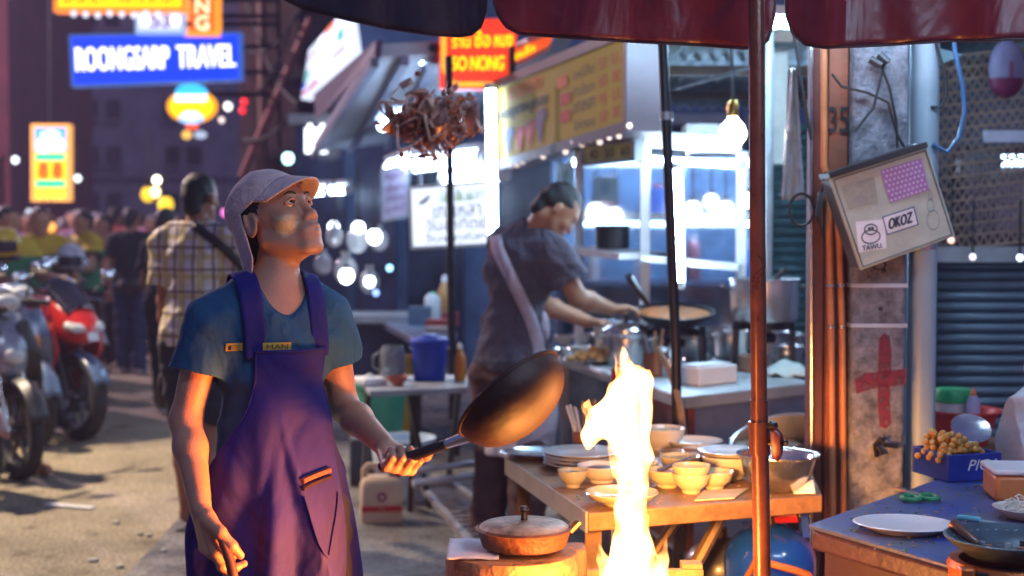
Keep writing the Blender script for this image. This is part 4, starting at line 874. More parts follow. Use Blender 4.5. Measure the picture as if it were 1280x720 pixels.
for a in ((P(640, 103, 8.4), P(640, 60, 8.6)), (P(770, 45, 6.5), P(770, 0, 6.6))): bracket(ms, *a, .02)
for i in range(18):
    t = i / 17; c = bil(q, t, -.035) + Vector((0, -.02, random.uniform(-.02, .02))); MB().ball(c, .008 + .008 * random.random(), 8, 6).build('fairy_light', lit((1, .8, .7), .7 + random.random() * .6), ms)
# glowing clutter of the stall left of the white menu: bulbs, clear bags, jars
st = thing('drinks_stall', 'drinks stall with lit shelf behind the cook, left of the white menu', 'stall', (-1.1, 10.6, 0))
MB().box((-1.15, 10.7, .80), (1.0, .6, .05)).build('counter', GREYMET, st)
for x in (-1.6, -.72):
    for y in (10.45, 10.95): MB().box((x, y, .39), (.04, .04, .77)).build('leg', DKMET, st)
MB().box((-1.15, 10.55, .45), (.9, .03, .6)).build('front_panel', mat('navy_panel', (.03, .04, .10), .5), st)
bagm = mat('clear_plastic_bag', (.80, .86, .92), .2, trans=.5, var=.05)
for i, (u, v, r) in enumerate(((432, 338, 15), (462, 352, 13), (447, 300, 14), (418, 296, 11), (474, 300, 12), (404, 330, 12))):
    c = P(u, v, 10.4 + .1 * (i % 3)); r *= S(10.4); t = thing('plastic_bag', ('clear plastic bag hanging lowest in the drinks stall', 'clear plastic bag at the right of the drinks stall row', 'upper clear plastic bag in the drinks stall middle', 'clear plastic bag beside the cook\'s chin', 'upper clear plastic bag nearest the lilac sign', 'clear plastic bag just behind the cook\'s shoulder')[i], 'bag', c, group='clear bags hanging in the drinks stall')
    MB().ball(c, (r, r * .8, r * 1.2), 14, 10).build('pouch', bagm, t); MB().tube([c + Vector((0, 0, r * 1.15)), c + Vector((0, 0, r * 1.6))], [r * .25, r * .5], 8).build('neck', bagm, t); MB().tube([c + Vector((0, 0, r * 1.6)), c + Vector((0, 0, r * 1.6 + .4))], .004, 5).build('string', CABLE, t)
for a in ((433, 345, 10.2, 9, (.9, .96, 1), 7, 'round white lamp low in the drinks stall'), (468, 296, 10.2, 9, (.9, .96, 1), 6, 'round white lamp high in the drinks stall'), (448, 285, 10.6, 8, (.85, .93, 1), 6, 'white lamp next to the cook\'s face'), (417, 284, 10.8, 7, (.85, .93, 1), 5, 'white lamp close to the cook\'s nose'), (462, 352, 10.2, 7, (.85, .93, 1), 4, 'white lamp right of the low round lamp'), (487, 335, 10, 4, (.3, .7, 1), 2.5, 'small blue lamp below the lilac sign'), (470, 366, 10, 4, (.3, .5, 1), 1.6, 'small blue lamp at the stall counter')):
    lamp(*a)
# ------------------------------------------------------------------ motorbikes parked on the left
RUB = mat('tyre_rubber', (.018, .018, .02), .8, var=.3, bump=.3, bscale=60); BLKP = mat('black_plastic', (.02, .02, .024), .4, var=.3); CHR = mat('chrome', (.7, .7, .72), .15, metal=1.)
REDP = mat('red_fairing', (.62, .022, .012), .25, coat=.6, var=.06); SILV = mat('silver_fairing', (.26, .28, .36), .3, metal=.35, coat=.5, var=.08); WHTP = mat('white_fairing', (.60, .60, .66), .3, coat=.5, var=.06); BLUP = mat('blue_grey_fairing', (.08, .13, .24), .3, coat=.5); PINKP = mat('rose_fairing', (.28, .13, .13), .3, coat=.5); GRNP = mat('dark_teal_fairing', (.02, .09, .10), .3, coat=.5)
LENS = mat('headlight_glass', (.75, .78, .80), .08, trans=.3, coat=.6); AMB = mat('amber_lens', (.75, .25, .02), .2, coat=.5); SEATM = mat('seat_vinyl', (.015, .015, .017), .5, bump=.2, bscale=120); ENG = mat('engine_metal', (.12, .12, .13), .45, metal=.7, var=.4)
def wheel(root, x, R_, w, nsp=5, disc=True):
    wr = MB(); n = 28
    prof = [(R_ - .075, -w * .42), (R_ - .03, -w * .5), (R_ - .006, -w * .28), (R_, 0), (R_ - .006, w * .28), (R_ - .03, w * .5), (R_ - .075, w * .42)]
    M = Matrix(((1, 0, 0), (0, 0, 1), (0, -1, 0)))
    t = wr.lathe(prof, (x, 0, R_), n, M); t.f = [f for f in t.f if len(f) == 4]; ty = t.build('tyre', RUB, root, local=True, solid=.006)
    rm = MB(); rm.lathe([(R_ - .085, -w * .4), (R_ - .070, -w * .4), (R_ - .070, w * .4), (R_ - .085, w * .4), (R_ - .085, -w * .4)], (x, 0, R_), n, M); rm.f = [f for f in rm.f if len(f) == 4]
    for k in range(nsp):
        a = 2 * pi * k / nsp; rm.bar((x + .03 * cos(a), 0, R_ + .03 * sin(a)), (x + (R_ - .08) * cos(a), 0, R_ + (R_ - .08) * sin(a)), .028, .02, up=(0, 1, 0))
    rm.tube([(x, -.05, R_), (x, .05, R_)], .03, 10); rm.build('rim', ENG, root, local=True)
    if disc: MB().lathe([(.05, 0), (.12, 0), (.12, .006), (.05, .006)], (x, w * .55 + .02, R_), 20, M).build('brake_disc', STEEL, root, local=True)
def mirror(root, s, x0, z0, x1, z1, y1):
    o = MB().tube([(x0, s * .20, z0), (x0 + .02, s * (y1 - .08), z1 - .06), (x1, s * y1, z1)], .007, 6).build('mirror', BLKP, root, local=True)
    MB().loft([((x1 + .03, s * y1, z1), (0, .03, 0), (0, 0, .02)), ((x1 + .01, s * y1, z1), (0, .062, 0), (0, 0, .038)), ((x1 - .02, s * y1, z1), (0, .055, 0), (0, 0, .032))]).build('mirror_glass', CHR, o, local=True)
def fairing(secs, m, root, name='fairing', **k): return MB().loft([((x, 0, (z0 + z1) / 2), (0, w, 0), (0, 0, (z1 - z0) / 2)) for x, w, z0, z1 in secs], 18, **k).build(name, m, root, local=True, sub=1)
def side_panel(root, pts, y, m, name, th=.03, flare=.0):
    for s in (-1, 1):
        mb = MB(); mb.prism([(x, s * (y + flare * (z - .6)), z) for x, z in pts], (0, s * th, 0)); mb.build(name, m, root, local=True, bev=.008)
def sport_bike(label, loc, hd, body=REDP, trim=WHTP, low=BLUP, group='motorbikes parked along the street'):
    t = thing('motorbike', label, 'motorbike', loc, R(hd), group); Rw = .30
    wheel(t, .68, Rw, .11); wheel(t, -.66, Rw, .15)
    for s in (-1, 1):
        MB().tube([(.68, s * .09, Rw), (.44, s * .09, .90)], [.026, .022], 10).build('fork', BLKP if s < 0 else STEEL, t, local=True)
        MB().tube([(-.66, s * .10, Rw), (-.10, s * .11, .42)], .026, 8).build('swingarm', ENG, t, local=True)
        MB().tube([(.38, s * .08, .92), (.33, s * .30, .95)], .015, 8).build('handlebar', BLKP, t, local=True)
        h_ = MB().tube([(.33, s * .30, .95), (.30, s * .40, .93)], .02, 8).build('grip', RUB, t, local=True); MB().tube([(.36, s * .26, .97), (.40, s * .38, .95)], .006, 5).build('lever', CHR, h_, local=True)
        mirror(t, s, .55, 1.02, .52, 1.14, .34)
        e = MB().ball((.60, s * .20, .78), (.05, .03, .022), 10, 6).build('indicator', AMB, t, local=True)
    MB().grid(lambda a, b: Vector((.68 + (Rw + .025) * cos(pi * (.12 + .58 * a)), (b - .5) * .13, Rw + (Rw + .025) * sin(pi * (.12 + .58 * a)) - .012 * abs(b - .5) * 4)), 14, 6).build('front_fender', low, t, local=True, solid=.006)
    fairing([(.86, .03, .72, .78), (.80, .11, .66, .86), (.66, .17, .66, .98), (.50, .19, .70, 1.02), (.40, .16, .78, 1.00)], body, t, 'nose')
    for s in (-1, 1):
        MB().loft([((.845, s * .055, .775), (0, .015, 0), (0, 0, .012)), ((.82, s * .075, .785), (0, .05, 0), (0, 0, .032)), ((.74, s * .10, .80), (0, .05, 0), (0, 0, .035))]).build('headlight', LENS, t, local=True)
    MB().grid(lambda a, b: Vector((.74 - .28 * b, (a - .5) * (.24 + .06 * b), .93 + .20 * b - .22 * (a - .5) ** 2)), 8, 8).build('windscreen', mat('smoked_screen', (.02, .02, .03), .1, coat=.5, var=.1), t, local=True, solid=.004)
    side_panel(t, [(.66, .82), (.70, .62), (.52, .36), (.10, .24), (-.05, .34), (.18, .58), (.26, .84)], .155, body, 'side_fairing', .03, .05)
    side_panel(t, [(.68, .70), (.62, .62), (.30, .50), (.12, .56), (.30, .66), (.46, .74)], .188, trim, 'stripe', .006, .05)
    side_panel(t, [(.52, .36), (.46, .44), (.12, .34), (-.05, .34), (.10, .24)], .180, trim, 'lower_stripe', .008, .05)
    fairing([(.30, .10, .74, .90), (.20, .16, .70, 1.00), (.02, .17, .70, 1.01), (-.14, .12, .72, .88), (-.20, .09, .74, .82)], body, t, 'tank')
    fairing([(-.12, .13, .74, .80), (-.34, .15, .74, .82), (-.52, .12, .78, .86)], SEATM, t, 'seat'); fairing([(-.40, .13, .70, .80), (-.66, .11, .78, .92), (-.92, .06, .88, .97), (-1.0, .03, .92, .96)], body, t, 'tail'); MB().box((-1.0, 0, .93), (.03, .09, .04)).build('tail_light', mat('red_lens', (.5, .01, .01), .2, coat=.5), t, local=True)
    MB().box((.08, 0, .48), (.46, .26, .34)).build('engine', ENG, t, local=True, bev=.04)
    MB().tube([(.2, -.13, .32), (-.2, -.17, .28), (-.52, -.19, .40), (-.80, -.20, .52)], [.03, .03, .05, .055], 10).build('exhaust', STEEL, t, local=True)
    MB().tube([(-.05, .16, .26), (.08, .30, .0)], .012, 6).build('kickstand', DKMET, t, local=True)
    MB().prism([(.88, -.04, .70), (.88, .04, .70), (.86, .04, .76), (.86, -.04, .76)], (.006, 0, 0)).build('badge', WHTP, t, local=True)
    return t
def step_bike(label, loc, hd, body=SILV, shield=BLKP, trim=WHTP, group='motorbikes parked along the street'):
    t = thing('motorbike', label, 'motorbike', loc, R(hd), group); Rw = .29
    wheel(t, .62, Rw, .08, 6); wheel(t, -.60, Rw, .09, 6, False)
    for s in (-1, 1):
        MB().tube([(.62, s * .07, Rw), (.40, s * .07, .86)], [.022, .020], 10).build('fork', STEEL, t, local=True)
        MB().tube([(-.60, s * .09, Rw), (-.46, s * .11, .68)], .024, 8).build('shock', CHR, t, local=True)
        MB().tube([(.33, s * .03, 1.0), (.30, s * .20, 1.03)], .014, 8).build('handlebar', BLKP, t, local=True)
        h_ = MB().tube([(.30, s * .20, 1.03), (.24, s * .36, 1.01)], .019, 8).build('grip', RUB, t, local=True); MB().tube([(.32, s * .18, 1.05), (.32, s * .34, 1.03)], .006, 5).build('lever', CHR, h_, local=True)
        mirror(t, s, .28, 1.04, .26, 1.24, .30)
        MB().loft([((.50, s * .15, .80), (0, .01, 0), (0, 0, .02)), ((.47, s * .17, .79), (0, .03, 0), (0, 0, .045)), ((.40, s * .18, .76), (0, .02, 0), (0, 0, .04))]).build('indicator', AMB, t, local=True)
        MB().loft([((.46, s * .09, .94), (0, .04, 0), (0, 0, .06)), ((.52, s * .10, .70), (0, .10, 0), (.05, 0, .05)), ((.40, s * .17, .42), (.03, .07, 0), (0, 0, .06)), ((.22, s * .17, .26), (.04, .03, 0), (0, 0, .04))]).build('leg_shield', body if s < 0 else body, t, local=True, sub=1)
    MB().grid(lambda a, b: Vector((.62 + (Rw + .03) * cos(pi * (.10 + .66 * a)), (b - .5) * .12, Rw + (Rw + .03) * sin(pi * (.10 + .66 * a)) - .014 * abs(b - .5) * 4)), 14, 6).build('front_fender', body, t, local=True, solid=.006)
    fairing([(.56, .06, .62, .70), (.53, .11, .58, .86), (.42, .13, .56, .96), (.34, .10, .60, .98)], shield, t, 'front_cover')
    fairing([(.47, .06, 1.0, 1.06), (.43, .10, .96, 1.10), (.32, .12, .97, 1.11), (.24, .08, 1.0, 1.06)], body, t, 'handlebar_cowl')
    MB().ball((.47, 0, 1.03), (.035, .085, .055), 16, 10).build('headlight', LENS, t, local=True); MB().ball((.565, 0, .72), (.03, .07, .05), 14, 8).build('position_light', LENS, t, local=True)
    fairing([(.30, .06, .44, .58), (.10, .08, .38, .54), (-.10, .12, .40, .68), (-.40, .14, .52, .74), (-.78, .08, .66, .76), (-.86, .04, .70, .74)], body, t, 'body_cover')
    fairing([(.02, .10, .72, .76), (-.20, .14, .73, .80), (-.50, .15, .74, .82), (-.74, .11, .76, .82)], SEATM, t, 'seat')
    side_panel(t, [(.02, .64), (-.36, .72), (-.66, .72), (-.40, .58), (-.06, .46)], .125, trim, 'side_panel', .012, .0)
    MB().box((.06, 0, .36), (.30, .20, .22)).build('engine', ENG, t, local=True, bev=.03); MB().tube([(.12, -.10, .28), (-.2, -.14, .24), (-.45, -.16, .30), (-.80, -.17, .38)], [.022, .022, .04, .045], 10).build('exhaust', CHR, t, local=True)
    MB().loft([((.86, .0, .62), (0, .09, 0), (0, 0, .008)), ((.93, .0, .60), (0, .09, 0), (0, 0, .008))]).build('basket_rim', CHR, t, local=True) if False else None
    MB().tube([(-.05, .12, .26), (.04, .26, .0)], .011, 6).build('kickstand', DKMET, t, local=True)
    MB().tube([(-.70, .10, .84), (-.95, .10, .86), (-.95, -.10, .86), (-.70, -.10, .84)], .011, 6).build('grab_rail', CHR, t, local=True)
    MB().prism([(-.92, -.1, .52), (-.92, .1, .52), (-.95, .1, .66), (-.95, -.1, .66)], (.006, 0, 0)).build('number_plate', WHTP, t, local=True)
    return t
def gx(u, Y): return (u - 640) * Y / FPX
sport_bike('red sports motorbike with silver white stripes, nose towards the street', (-.32 + gx(72, 10.0), 10.3, 0), -42)
step_bike('black motorbike with silver front cover, nearest at the left', (-.32 + gx(16, 8.5), 8.75, 0), -48, BLKP, SILV, SILV)
step_bike('rose and black motorbike cut by the left edge of the view', (-.32 + gx(-40, 7.9), 8.1, 0), -46, PINKP, BLKP, WHTP)
step_bike('blue grey motorbike between the black one and the red one', (-.32 + gx(28, 9.6), 9.9, 0), -46, BLUP, SILV, SILV)
step_bike('dark teal motorbike behind the red sports motorbike', (-.32 + gx(70, 11.6), 11.9, 0), -44, GRNP, BLKP, SILV)
step_bike('black and white motorbike further back, under the first rider', (-.32 + gx(20, 11.6), 12.0, 0), -40, BLKP, WHTP, WHTP)
step_bike('white motorbike under the rider furthest back', (-.32 + gx(84, 13.6), 13.9, 0), -38, WHTP, BLKP, SILV)
step_bike('dark motorbike with teal front, squeezed left of the red sports motorbike', (-.95 + gx(60, 10.6), 10.7, 0), -44, BLKP, GRNP, REDP)
sport_bike('black sports motorbike with red stripes behind the dark teal one', (-.35 + gx(66, 12.8), 12.9, 0), -40, BLKP, REDP, BLKP)
step_bike('small pale blue motorbike at the left edge behind the rose one', (-.70 + gx(0, 9.4), 9.6, 0), -46, BLUP, BLKP, WHTP)
def helmet(u, v, Y, m, label):
    c = P(u, v, Y); t = thing('helmet', label, 'helmet', c - Vector((0, 0, .11)), group='helmets on the motorbikes')
    MB().ball(c, (.125, .145, .13), 18, 12).build('shell', m, t); MB().grid(lambda a, b: c + Vector((.136 * sin((a - .5) * 2.0), -.150 * cos((a - .5) * 2.0), -.05 + .08 * b)), 10, 4).build('visor', GLASSD, t, solid=.004)
    MB().lathe([(.105, 0), (.118, .02), (.105, .04)], c + Vector((0, 0, -.115)), 18).build('rim', BLKP, t)
YELH = mat('yellow_helmet', (.70, .46, .02), .3, coat=.6)
helmet(6, 306, 10.2, YELH, 'yellow helmet at the far left edge, on a mirror'); helmet(78, 312, 12.6, mat('gold_helmet', (.32, .20, .04), .25, coat=.6), 'gold helmet right of the first rider'); helmet(88, 324, 11.6, mat('pale_helmet', (.45, .50, .56), .3, coat=.6), 'pale helmet on the handlebar of the dark teal motorbike')
# foot of someone resting by the nearest bike, bottle and litter on the road
pl = thing('paper_strip', 'thin white strip of litter lying on the concrete', 'litter', G(88, 636)); a, b = G(58, 632), G(116, 637)
MB().bar(a + Vector((0, 0, .008)), b + Vector((0, 0, .008)), .05, .008).build('strip', WHITEP, pl)
for k, (u, v, r) in enumerate(((116, 702, .028), (175, 669, .018), (186, 671, .018), (145, 655, .022), (150, 710, .02), (205, 690, .016))):
    c = G(u, v); o = MB().lathe([(r * .6, 0), (r, .006), (r * .8, .014), (r * .2, .018)], c, 7).build('pebble', mat('pale_stone', (.5, .47, .4), .9), None)
    tag(o, ('pale stone lying lowest on the concrete at the left', 'left one of two small stones side by side', 'right one of two small stones side by side', 'stone just below the white litter strip', 'stone near the bottom edge of the concrete', 'tiny stone nearest the cook on the concrete')[k], 'stone', 'loose stones on the concrete')
fo = thing('person', 'bare foot and shin of somebody behind the nearest motorbike', 'person', G(48, 590)); b = G(44, 592)
g = SDF((b.x - .25, b.y - .3, 0), (b.x + .3, b.y + .3, .55), .008); g.chain([b + Vector((-.04, .02, .52)), b + Vector((-.02, .02, .28)), b + Vector((0, 0, .07))], [.055, .048, .034], .02); g.cap(b + Vector((0, 0, .05)), b + Vector((.10, -.08, .035)), .04, .032); g.plane(b + Vector((0, 0, .008)), (0, 0, -1))
fm, _ = g.mesh('leg'); put('body', fm, SKIN_B, fo)
# ------------------------------------------------------------------ steel cart of the second cook
ZC = .85
A_, B_, C_ = G(690, 440, ZC), G(852, 496, ZC), G(1018, 478, ZC); D_ = A_ + (C_ - B_)
BRUSH = mat('brushed_steel', (.50, .51, .52), .32, metal=.9, var=.2, scale=5, bump=.08, bscale=50); PALEST = mat('worn_pale_steel', (.46, .52, .53), .42, metal=.55, var=.22, scale=4); DKRED = mat('dark_red_paint', (.14, .02, .015), .5, var=.3)
ct = thing('food_cart', 'steel counter cart with glass case, between the second cook and the concrete post', 'cart', ((A_ + C_) / 2).xy.to_3d())
MB().prism([A_ - Vector((0, 0, .05)), B_ - Vector((0, 0, .05)), C_ - Vector((0, 0, .05)), D_ - Vector((0, 0, .05))], (0, 0, .05)).build('counter', PALEST, ct, bev=.006)
e = (C_ - B_).normalized(); n_ = Vector((e.y, -e.x, 0)); e2 = (A_ - B_).normalized()
MB().hexa([B_ + e * .02 - n_ * .02 - Vector((0, 0, .62)), C_ - e * .01 - n_ * .02 - Vector((0, 0, .62)), C_ - e * .01 - n_ * .02 - Vector((0, 0, .052)), B_ + e * .02 - n_ * .02 - Vector((0, 0, .052))], -n_ * .03).build('front_panel', BRUSH, ct)
n2 = Vector((-e2.y, e2.x, 0)); n2 = n2 if n2.x < 0 else -n2
MB().hexa([B_ + e2 * .45 - n2 * .03 - Vector((0, 0, .60)), B_ + e2 * .02 - n2 * .03 - Vector((0, 0, .60)), B_ + e2 * .02 - n2 * .03 - Vector((0, 0, .052)), B_ + e2 * .45 - n2 * .03 - Vector((0, 0, .052))], -n2 * .03).build('side_panel', DKRED, ct)
MB().tube([A_ + n2 * .012 + Vector((0, 0, -.01)), B_ + n2 * .012 + e2 * .35 + Vector((0, 0, -.01))], .016, 8).build('rail', WHITEP, ct)
for p in (A_ * .97 + B_ * .03 - n2 * .05, A_.lerp(B_, .5) - n2 * .04, B_ + e * .06 + e2 * .06, C_ - e * .06 + e2 * .1, D_ - e * .05 - e2 * .06): MB().box((p.x, p.y, .40), (.04, .04, .79)).build('leg', GREYMET, ct)
MB().prism([v - Vector((0, 0, .62)) for v in (A_ - e2 * .05 + e * .05, B_ + e2 * .05 + e * .03, C_ + e2 * .05 - e * .05, D_ - e2 * .05 - e * .05)], (0, 0, .02)).build('lower_shelf', GREYMET, ct)
cpos = (P(724, 330, 7.35), P(806, 330, 6.85), P(926, 330, 6.75)); zt_ = (P(724, 196, 7.35).z, P(806, 182, 6.85).z, P(926, 190, 6.75).z)
gc = MB()
post_ = []
for p, z in zip(cpos, zt_): MB().box((p.x, p.y, (ZC + z) / 2), (.045, .045, z - ZC)).build('case_post', WHITEP, ct)
for i in range(2):
    a, b = cpos[i].copy(), cpos[i + 1].copy(); a.z, b.z = zt_[i] + .03, zt_[i + 1] + .03
    MB().bar(a, b, .06, .075).build('case_beam', WHITEP, ct)
    a2, b2 = a.copy(), b.copy(); a2.z, b2.z = (P(745, 312, 7.2).z, P(850, 322, 6.85).z)[i] , (P(806, 320, 6.85).z, P(930, 334, 6.75).z)[i]
    MB().bar(a2, b2, .30, .03).build('case_shelf', WHITEP, ct)
    n = (b - a).cross(Vector((0, 0, 1))).normalized()
    a3, b3 = a.lerp(b, .05), a.lerp(b, .95)
    MB().hexa([Vector((a3.x, a3.y, ZC + .12)), Vector((b3.x, b3.y, ZC + .12)), Vector((b3.x, b3.y, b.z - .05)), Vector((a3.x, a3.y, a.z - .05))], n * .004).build('glass_pane', mat('case_glass', (.9, .95, 1), .03, trans=1., var=.02), ct)
def pot(label, base, r, h, m=None, lid=False, handles=True, tilt=None, name='cooking_pot', cat='pot', group=None, fill=None, flare=1.):
    base = Vector(base); t = thing(name, label, cat, base, 0, group); m = m or ALU; M = tilt or Matrix.Identity(3)
    MB().lathe([(r * .90 / flare, 0), (r * .97 / flare, .012), (r, h * .82), (r * 1.0, h - .006), (r * 1.05, h), (r * 1.045, h + .005), (r * .985, h), (r * .97, h * .8), (r * .93 / flare, .02), (0, .016)], base, 32, M).build('body', m, t)
    if handles:
        for s in (-1, 1):
            q = [base + M @ Vector((s * (r * .99), y, z)) for y, z in ((-.035, h * .78), (-.033, h * .78 + .002), (.033, h * .78 + .002), (.035, h * .78))]
            q[1] += M @ Vector((s * .035, 0, .01)); q[2] += M @ Vector((s * .035, 0, .01)); MB().tube(q, .006, 6).build('handle', m if m is not ALU else BLKP, t)
    if lid:
        MB().lathe([(r * 1.03, h + .006), (r * 1.03, h + .014), (r * .8, h + .035), (r * .35, h + .05), (0, h + .053)], base, 28, M).build('lid', m, t)
        MB().lathe([(.010, h + .05), (.008, h + .065), (.018, h + .072), (.014, h + .085), (0, h + .087)], base, 12, M).build('lid_knob', BLKP, t)
    if fill: MB().lathe([(r * .95, h * .72), (r * .6, h * .75), (0, h * .76)], base, 24, M).build('contents', fill, t)
    return t
BROTH = mat('golden_food', (.34, .11, .018), .45, var=.5, scale=40, bump=.8, bscale=60)
pot('lidded steel pot on the cart, right in front of the second cook', G(782, 456, ZC), .105, .15, STEEL, lid=True)
pot('low shiny steel pot on the cart left of the white foam box', G(868, 449, ZC), .098, .115, STEEL, handles=False)
pot('aluminium pot with cloth on it, under the big pot', G(914, 446, ZC), .080, .125, ALU, handles=False)
pot('small steel pot under the burner right of the front pole', G(962, 446, ZC), .092, .12, STEEL, handles=False)
pot('small steel jar at the right end of the cart', G(997, 440, ZC), .052, .085, STEEL, handles=False)
for u, v, r, h, m_, lid, lb_2 in ((893, 436, .085, .11, STEEL, False, 'middle sized steel pot behind the foam box'), (940, 436, .075, .13, ALU, True, 'lidded aluminium pot behind the small carton'), (984, 458, .070, .09, STEEL, False, 'open steel pot left of the crumpled cloth'), (760, 434, .075, .10, STEEL, True, 'small lidded steel pot at the back of the cart, behind the big lidded one'), (806, 444, .070, .12, ALU, False, 'tall aluminium pot between the lidded pot and the frying pan'), (838, 470, .065, .07, STEEL, False, 'shallow steel pot at the near edge beside the slim pole')): pot(lb_2, G(u, v, ZC), r, h, m_, lid=lid, handles=False)
def stand(label, c, w, z):
    t = thing('burner_stand', label, 'burner', (c.x, c.y, ZC), group='burner stands on the steel cart'); k = MB()
    MB().lathe([(w * .55, z - .03), (w * .62, z - .03), (w * .62, z), (w * .55, z), (w * .55, z - .03)], (c.x, c.y, 0), 24).build('ring', DKMET, t)
    for a in range(4): d = Vector((cos(a * pi / 2 + .6), sin(a * pi / 2 + .6), 0)); MB().bar(Vector((c.x, c.y, z - .015)) + d * w * .3, Vector((c.x, c.y, z - .015)) + d * w, .02, .03).build('arm', DKMET, t); MB().bar(Vector((c.x, c.y, ZC)) + d * w, Vector((c.x, c.y, z - .03)) + d * w * .97, .022, .022, up=(1, 0, 0)).build('leg', DKMET, t)
    MB().lathe([(.05, z - .09), (.06, z - .07), (.05, z - .05), (0, z - .045)], (c.x, c.y, 0), 16).build('burner_head', DKMET, t)
c1 = P(842, 400, 6.60); stand('iron burner stand under the frying pan', c1, .19, c1.z - .035)
fp = thing('frying_pan', 'black frying pan of golden food with its handle raised to the left', 'pan', c1 - Vector((0, 0, .035)))
MB().lathe([(.11, 0), (.13, .006), (.185, .055), (.192, .058), (.183, .060), (.125, .014), (0, .012)], c1 - Vector((0, 0, .035)), 32).build('body', mat('black_iron', (.02, .02, .022), .5, metal=.4), fp)
MB().grid(lambda a, b: c1 + Vector((.172 * b * cos(2 * pi * a), .172 * b * sin(2 * pi * a), .010 + .014 * (1 - b ** 2) + .006 * mnoise.noise(Vector((b * cos(2 * pi * a) * 5, b * sin(2 * pi * a) * 5, 1))))), 30, 8).build('food', BROTH, fp)
MB().tube([P(810, 386, 6.6), P(798, 368, 6.55), P(785, 346, 6.5)], [.012, .016, .018], 8).build('handle', BLKP, fp)
c2 = P(955, 401, 6.35); stand('iron burner stand under the big aluminium pot', c2, .18, c2.z - .005)
fp.rotation_euler.x = R(9); fp.location.z += .022
bp_ = pot('big aluminium stock pot on the burner, half behind the front pole', c2, .152, .185, ALU, fill=BROTH); MB().tube([c2 + Vector((.02, 0, .15)), c2 + Vector((.09, -.02, .235))], .012, 8).build('ladle_handle', BLKP, bp_)
fb_ = thing('foam_box', 'white foam box on the cart behind the slim dark pole', 'box', G(888, 478, ZC)); c = G(888, 482, ZC)
ang_ = math.atan2(e.y, e.x); RZ = Matrix.Rotation(ang_, 3, 'Z')
MB().box(c + Vector((0, .075, .0385)), (.225, .12, .074), RZ).build('body', mat('white_foam', (.82, .84, .84), .8, var=.04), fb_, bev=.006); MB().box(c + Vector((-.01, .075, .0795)), (.20, .10, .006), RZ).build('lid', mat('white_foam', (.82, .84, .84)), fb_, bev=.002)
bb = MB().box(G(941, 466, ZC) + Vector((0, .08, .036)), (.13, .11, .07), RZ).build('carton', mat('brown_card', (.24, .14, .09), .8, var=.2), bev=.003); tag(bb, 'small brown carton on the cart behind the front pole', 'box')
cl = MB().grid(lambda a, b: G(988, 470, ZC) + Vector(((a - .5) * .20, (b - .3) * .22, .008 + .05 * max(0, sin(pi * a)) * max(0, sin(pi * b)) + .02 * mnoise.noise(Vector((a * 4, b * 4, 0))))), 18, 14).build('cloth', mat('pale_green_cloth', (.48, .58, .55), .9, var=.2), solid=.004); tag(cl, 'crumpled pale cloth at the right end of the cart', 'cloth')
FRY = mat('fried_dough', (.55, .30, .09), .7, var=.4, scale=30, bump=.5, bscale=70); PORC = mat('porcelain', (.66, .64, .60), .22, var=.05, coat=.4)
def heap(root, c, rx, ry, h, r, n, m, name='piece', seed=1):
    rn = random.Random(seed); mb = MB()
    for i in range(n):
        a = rn.random() * 2 * pi; q = rn.random() ** .5; z = h * (1 - q * q) * rn.uniform(.6, 1.)
        mb.ball(c + Vector((rx * q * cos(a), ry * q * sin(a), z)), (r * rn.uniform(.7, 1.3), r * rn.uniform(.7, 1.2), r * rn.uniform(.6, 1)), 7, 5, Matrix.Rotation(rn.random() * 3, 3, 'Z'))
    o = mb.build(name, m, root); o['kind'] = 'stuff'; return o
def bowl(label, base, r, h, m=None, fill=None, group='bowls on the wooden table', name='bowl', cat='bowl', n=28):
    base = Vector(base); t = thing(name, label, cat, base, 0, group)
    MB().lathe([(r * .45, 0), (r * .50, .005), (r * .50, .010), (r * .84, h * .5), (r, h), (r * .985, h + .002), (r * .96, h), (r * .79, h * .5), (r * .45, .014), (0, .012)], base, n).build('body', m or PORC, t)
    if fill: MB().lathe([(r * .88, h * .72), (r * .5, h * .9), (0, h * .95)], base, 20).build('contents', fill, t)
    return t
GREENF = mat('chopped_greens', (.10, .16, .05), .7, var=.6, scale=60, bump=.8, bscale=90); DARKF = mat('dark_sauce', (.06, .03, .02), .3, var=.4); REDF = mat('chili_mix', (.30, .06, .03), .5, var=.5, scale=60)
for i, (u, v, r, h, m, fl, lb_2) in enumerate(((706, 431, .062, .05, PORC, GREENF, 'bowl of greens at the cook\'s end of the cart, top left'), (731, 428, .055, .05, STEEL, REDF, 'steel bowl of red mix at the back left of the cart'), (752, 430, .050, .05, PORC, FRY, 'small bowl left of the lidded pot'), (724, 444, .06, .045, PORC, DARKF, 'bowl of dark sauce in the middle of the cart\'s dishes'), (700, 446, .05, .04, STEEL, GREENF, 'small steel bowl at the near left corner of the cart'))):
    bowl(lb_2, G(u, v, ZC), r, h, m, fl, 'dishes on the cook\'s end of the cart')
ft = thing('food_tray', 'tray heaped with golden fried dough beside the lidded pot', 'tray', G(738, 455, ZC)); MB().lathe([(.09, 0), (.12, .02), (.125, .022), (.085, .006), (0, .005)], G(738, 455, ZC), 24, sx=1.1, sy=.8).build('tray', STEEL, ft); heap(ft, G(738, 455, ZC) + Vector((0, 0, .02)), .10, .075, .05, .018, 60, FRY, 'fried_dough')
def bottle(label, base, r, h, m, cap, group=None, shoulder=.62, name='bottle'):
    base = Vector(base); t = thing(name, label, 'bottle', base, 0, group)
    MB().lathe([(r * .9, 0), (r, .008), (r, h * shoulder), (r * .55, h * (shoulder + .14)), (r * .36, h * .86), (0, h * .865)], base, 16).build('body', m, t); MB().lathe([(r * .42, h * .84), (r * .42, h * .93), (r * .14, h), (0, h)], base, 12).build('cap', cap, t); return t
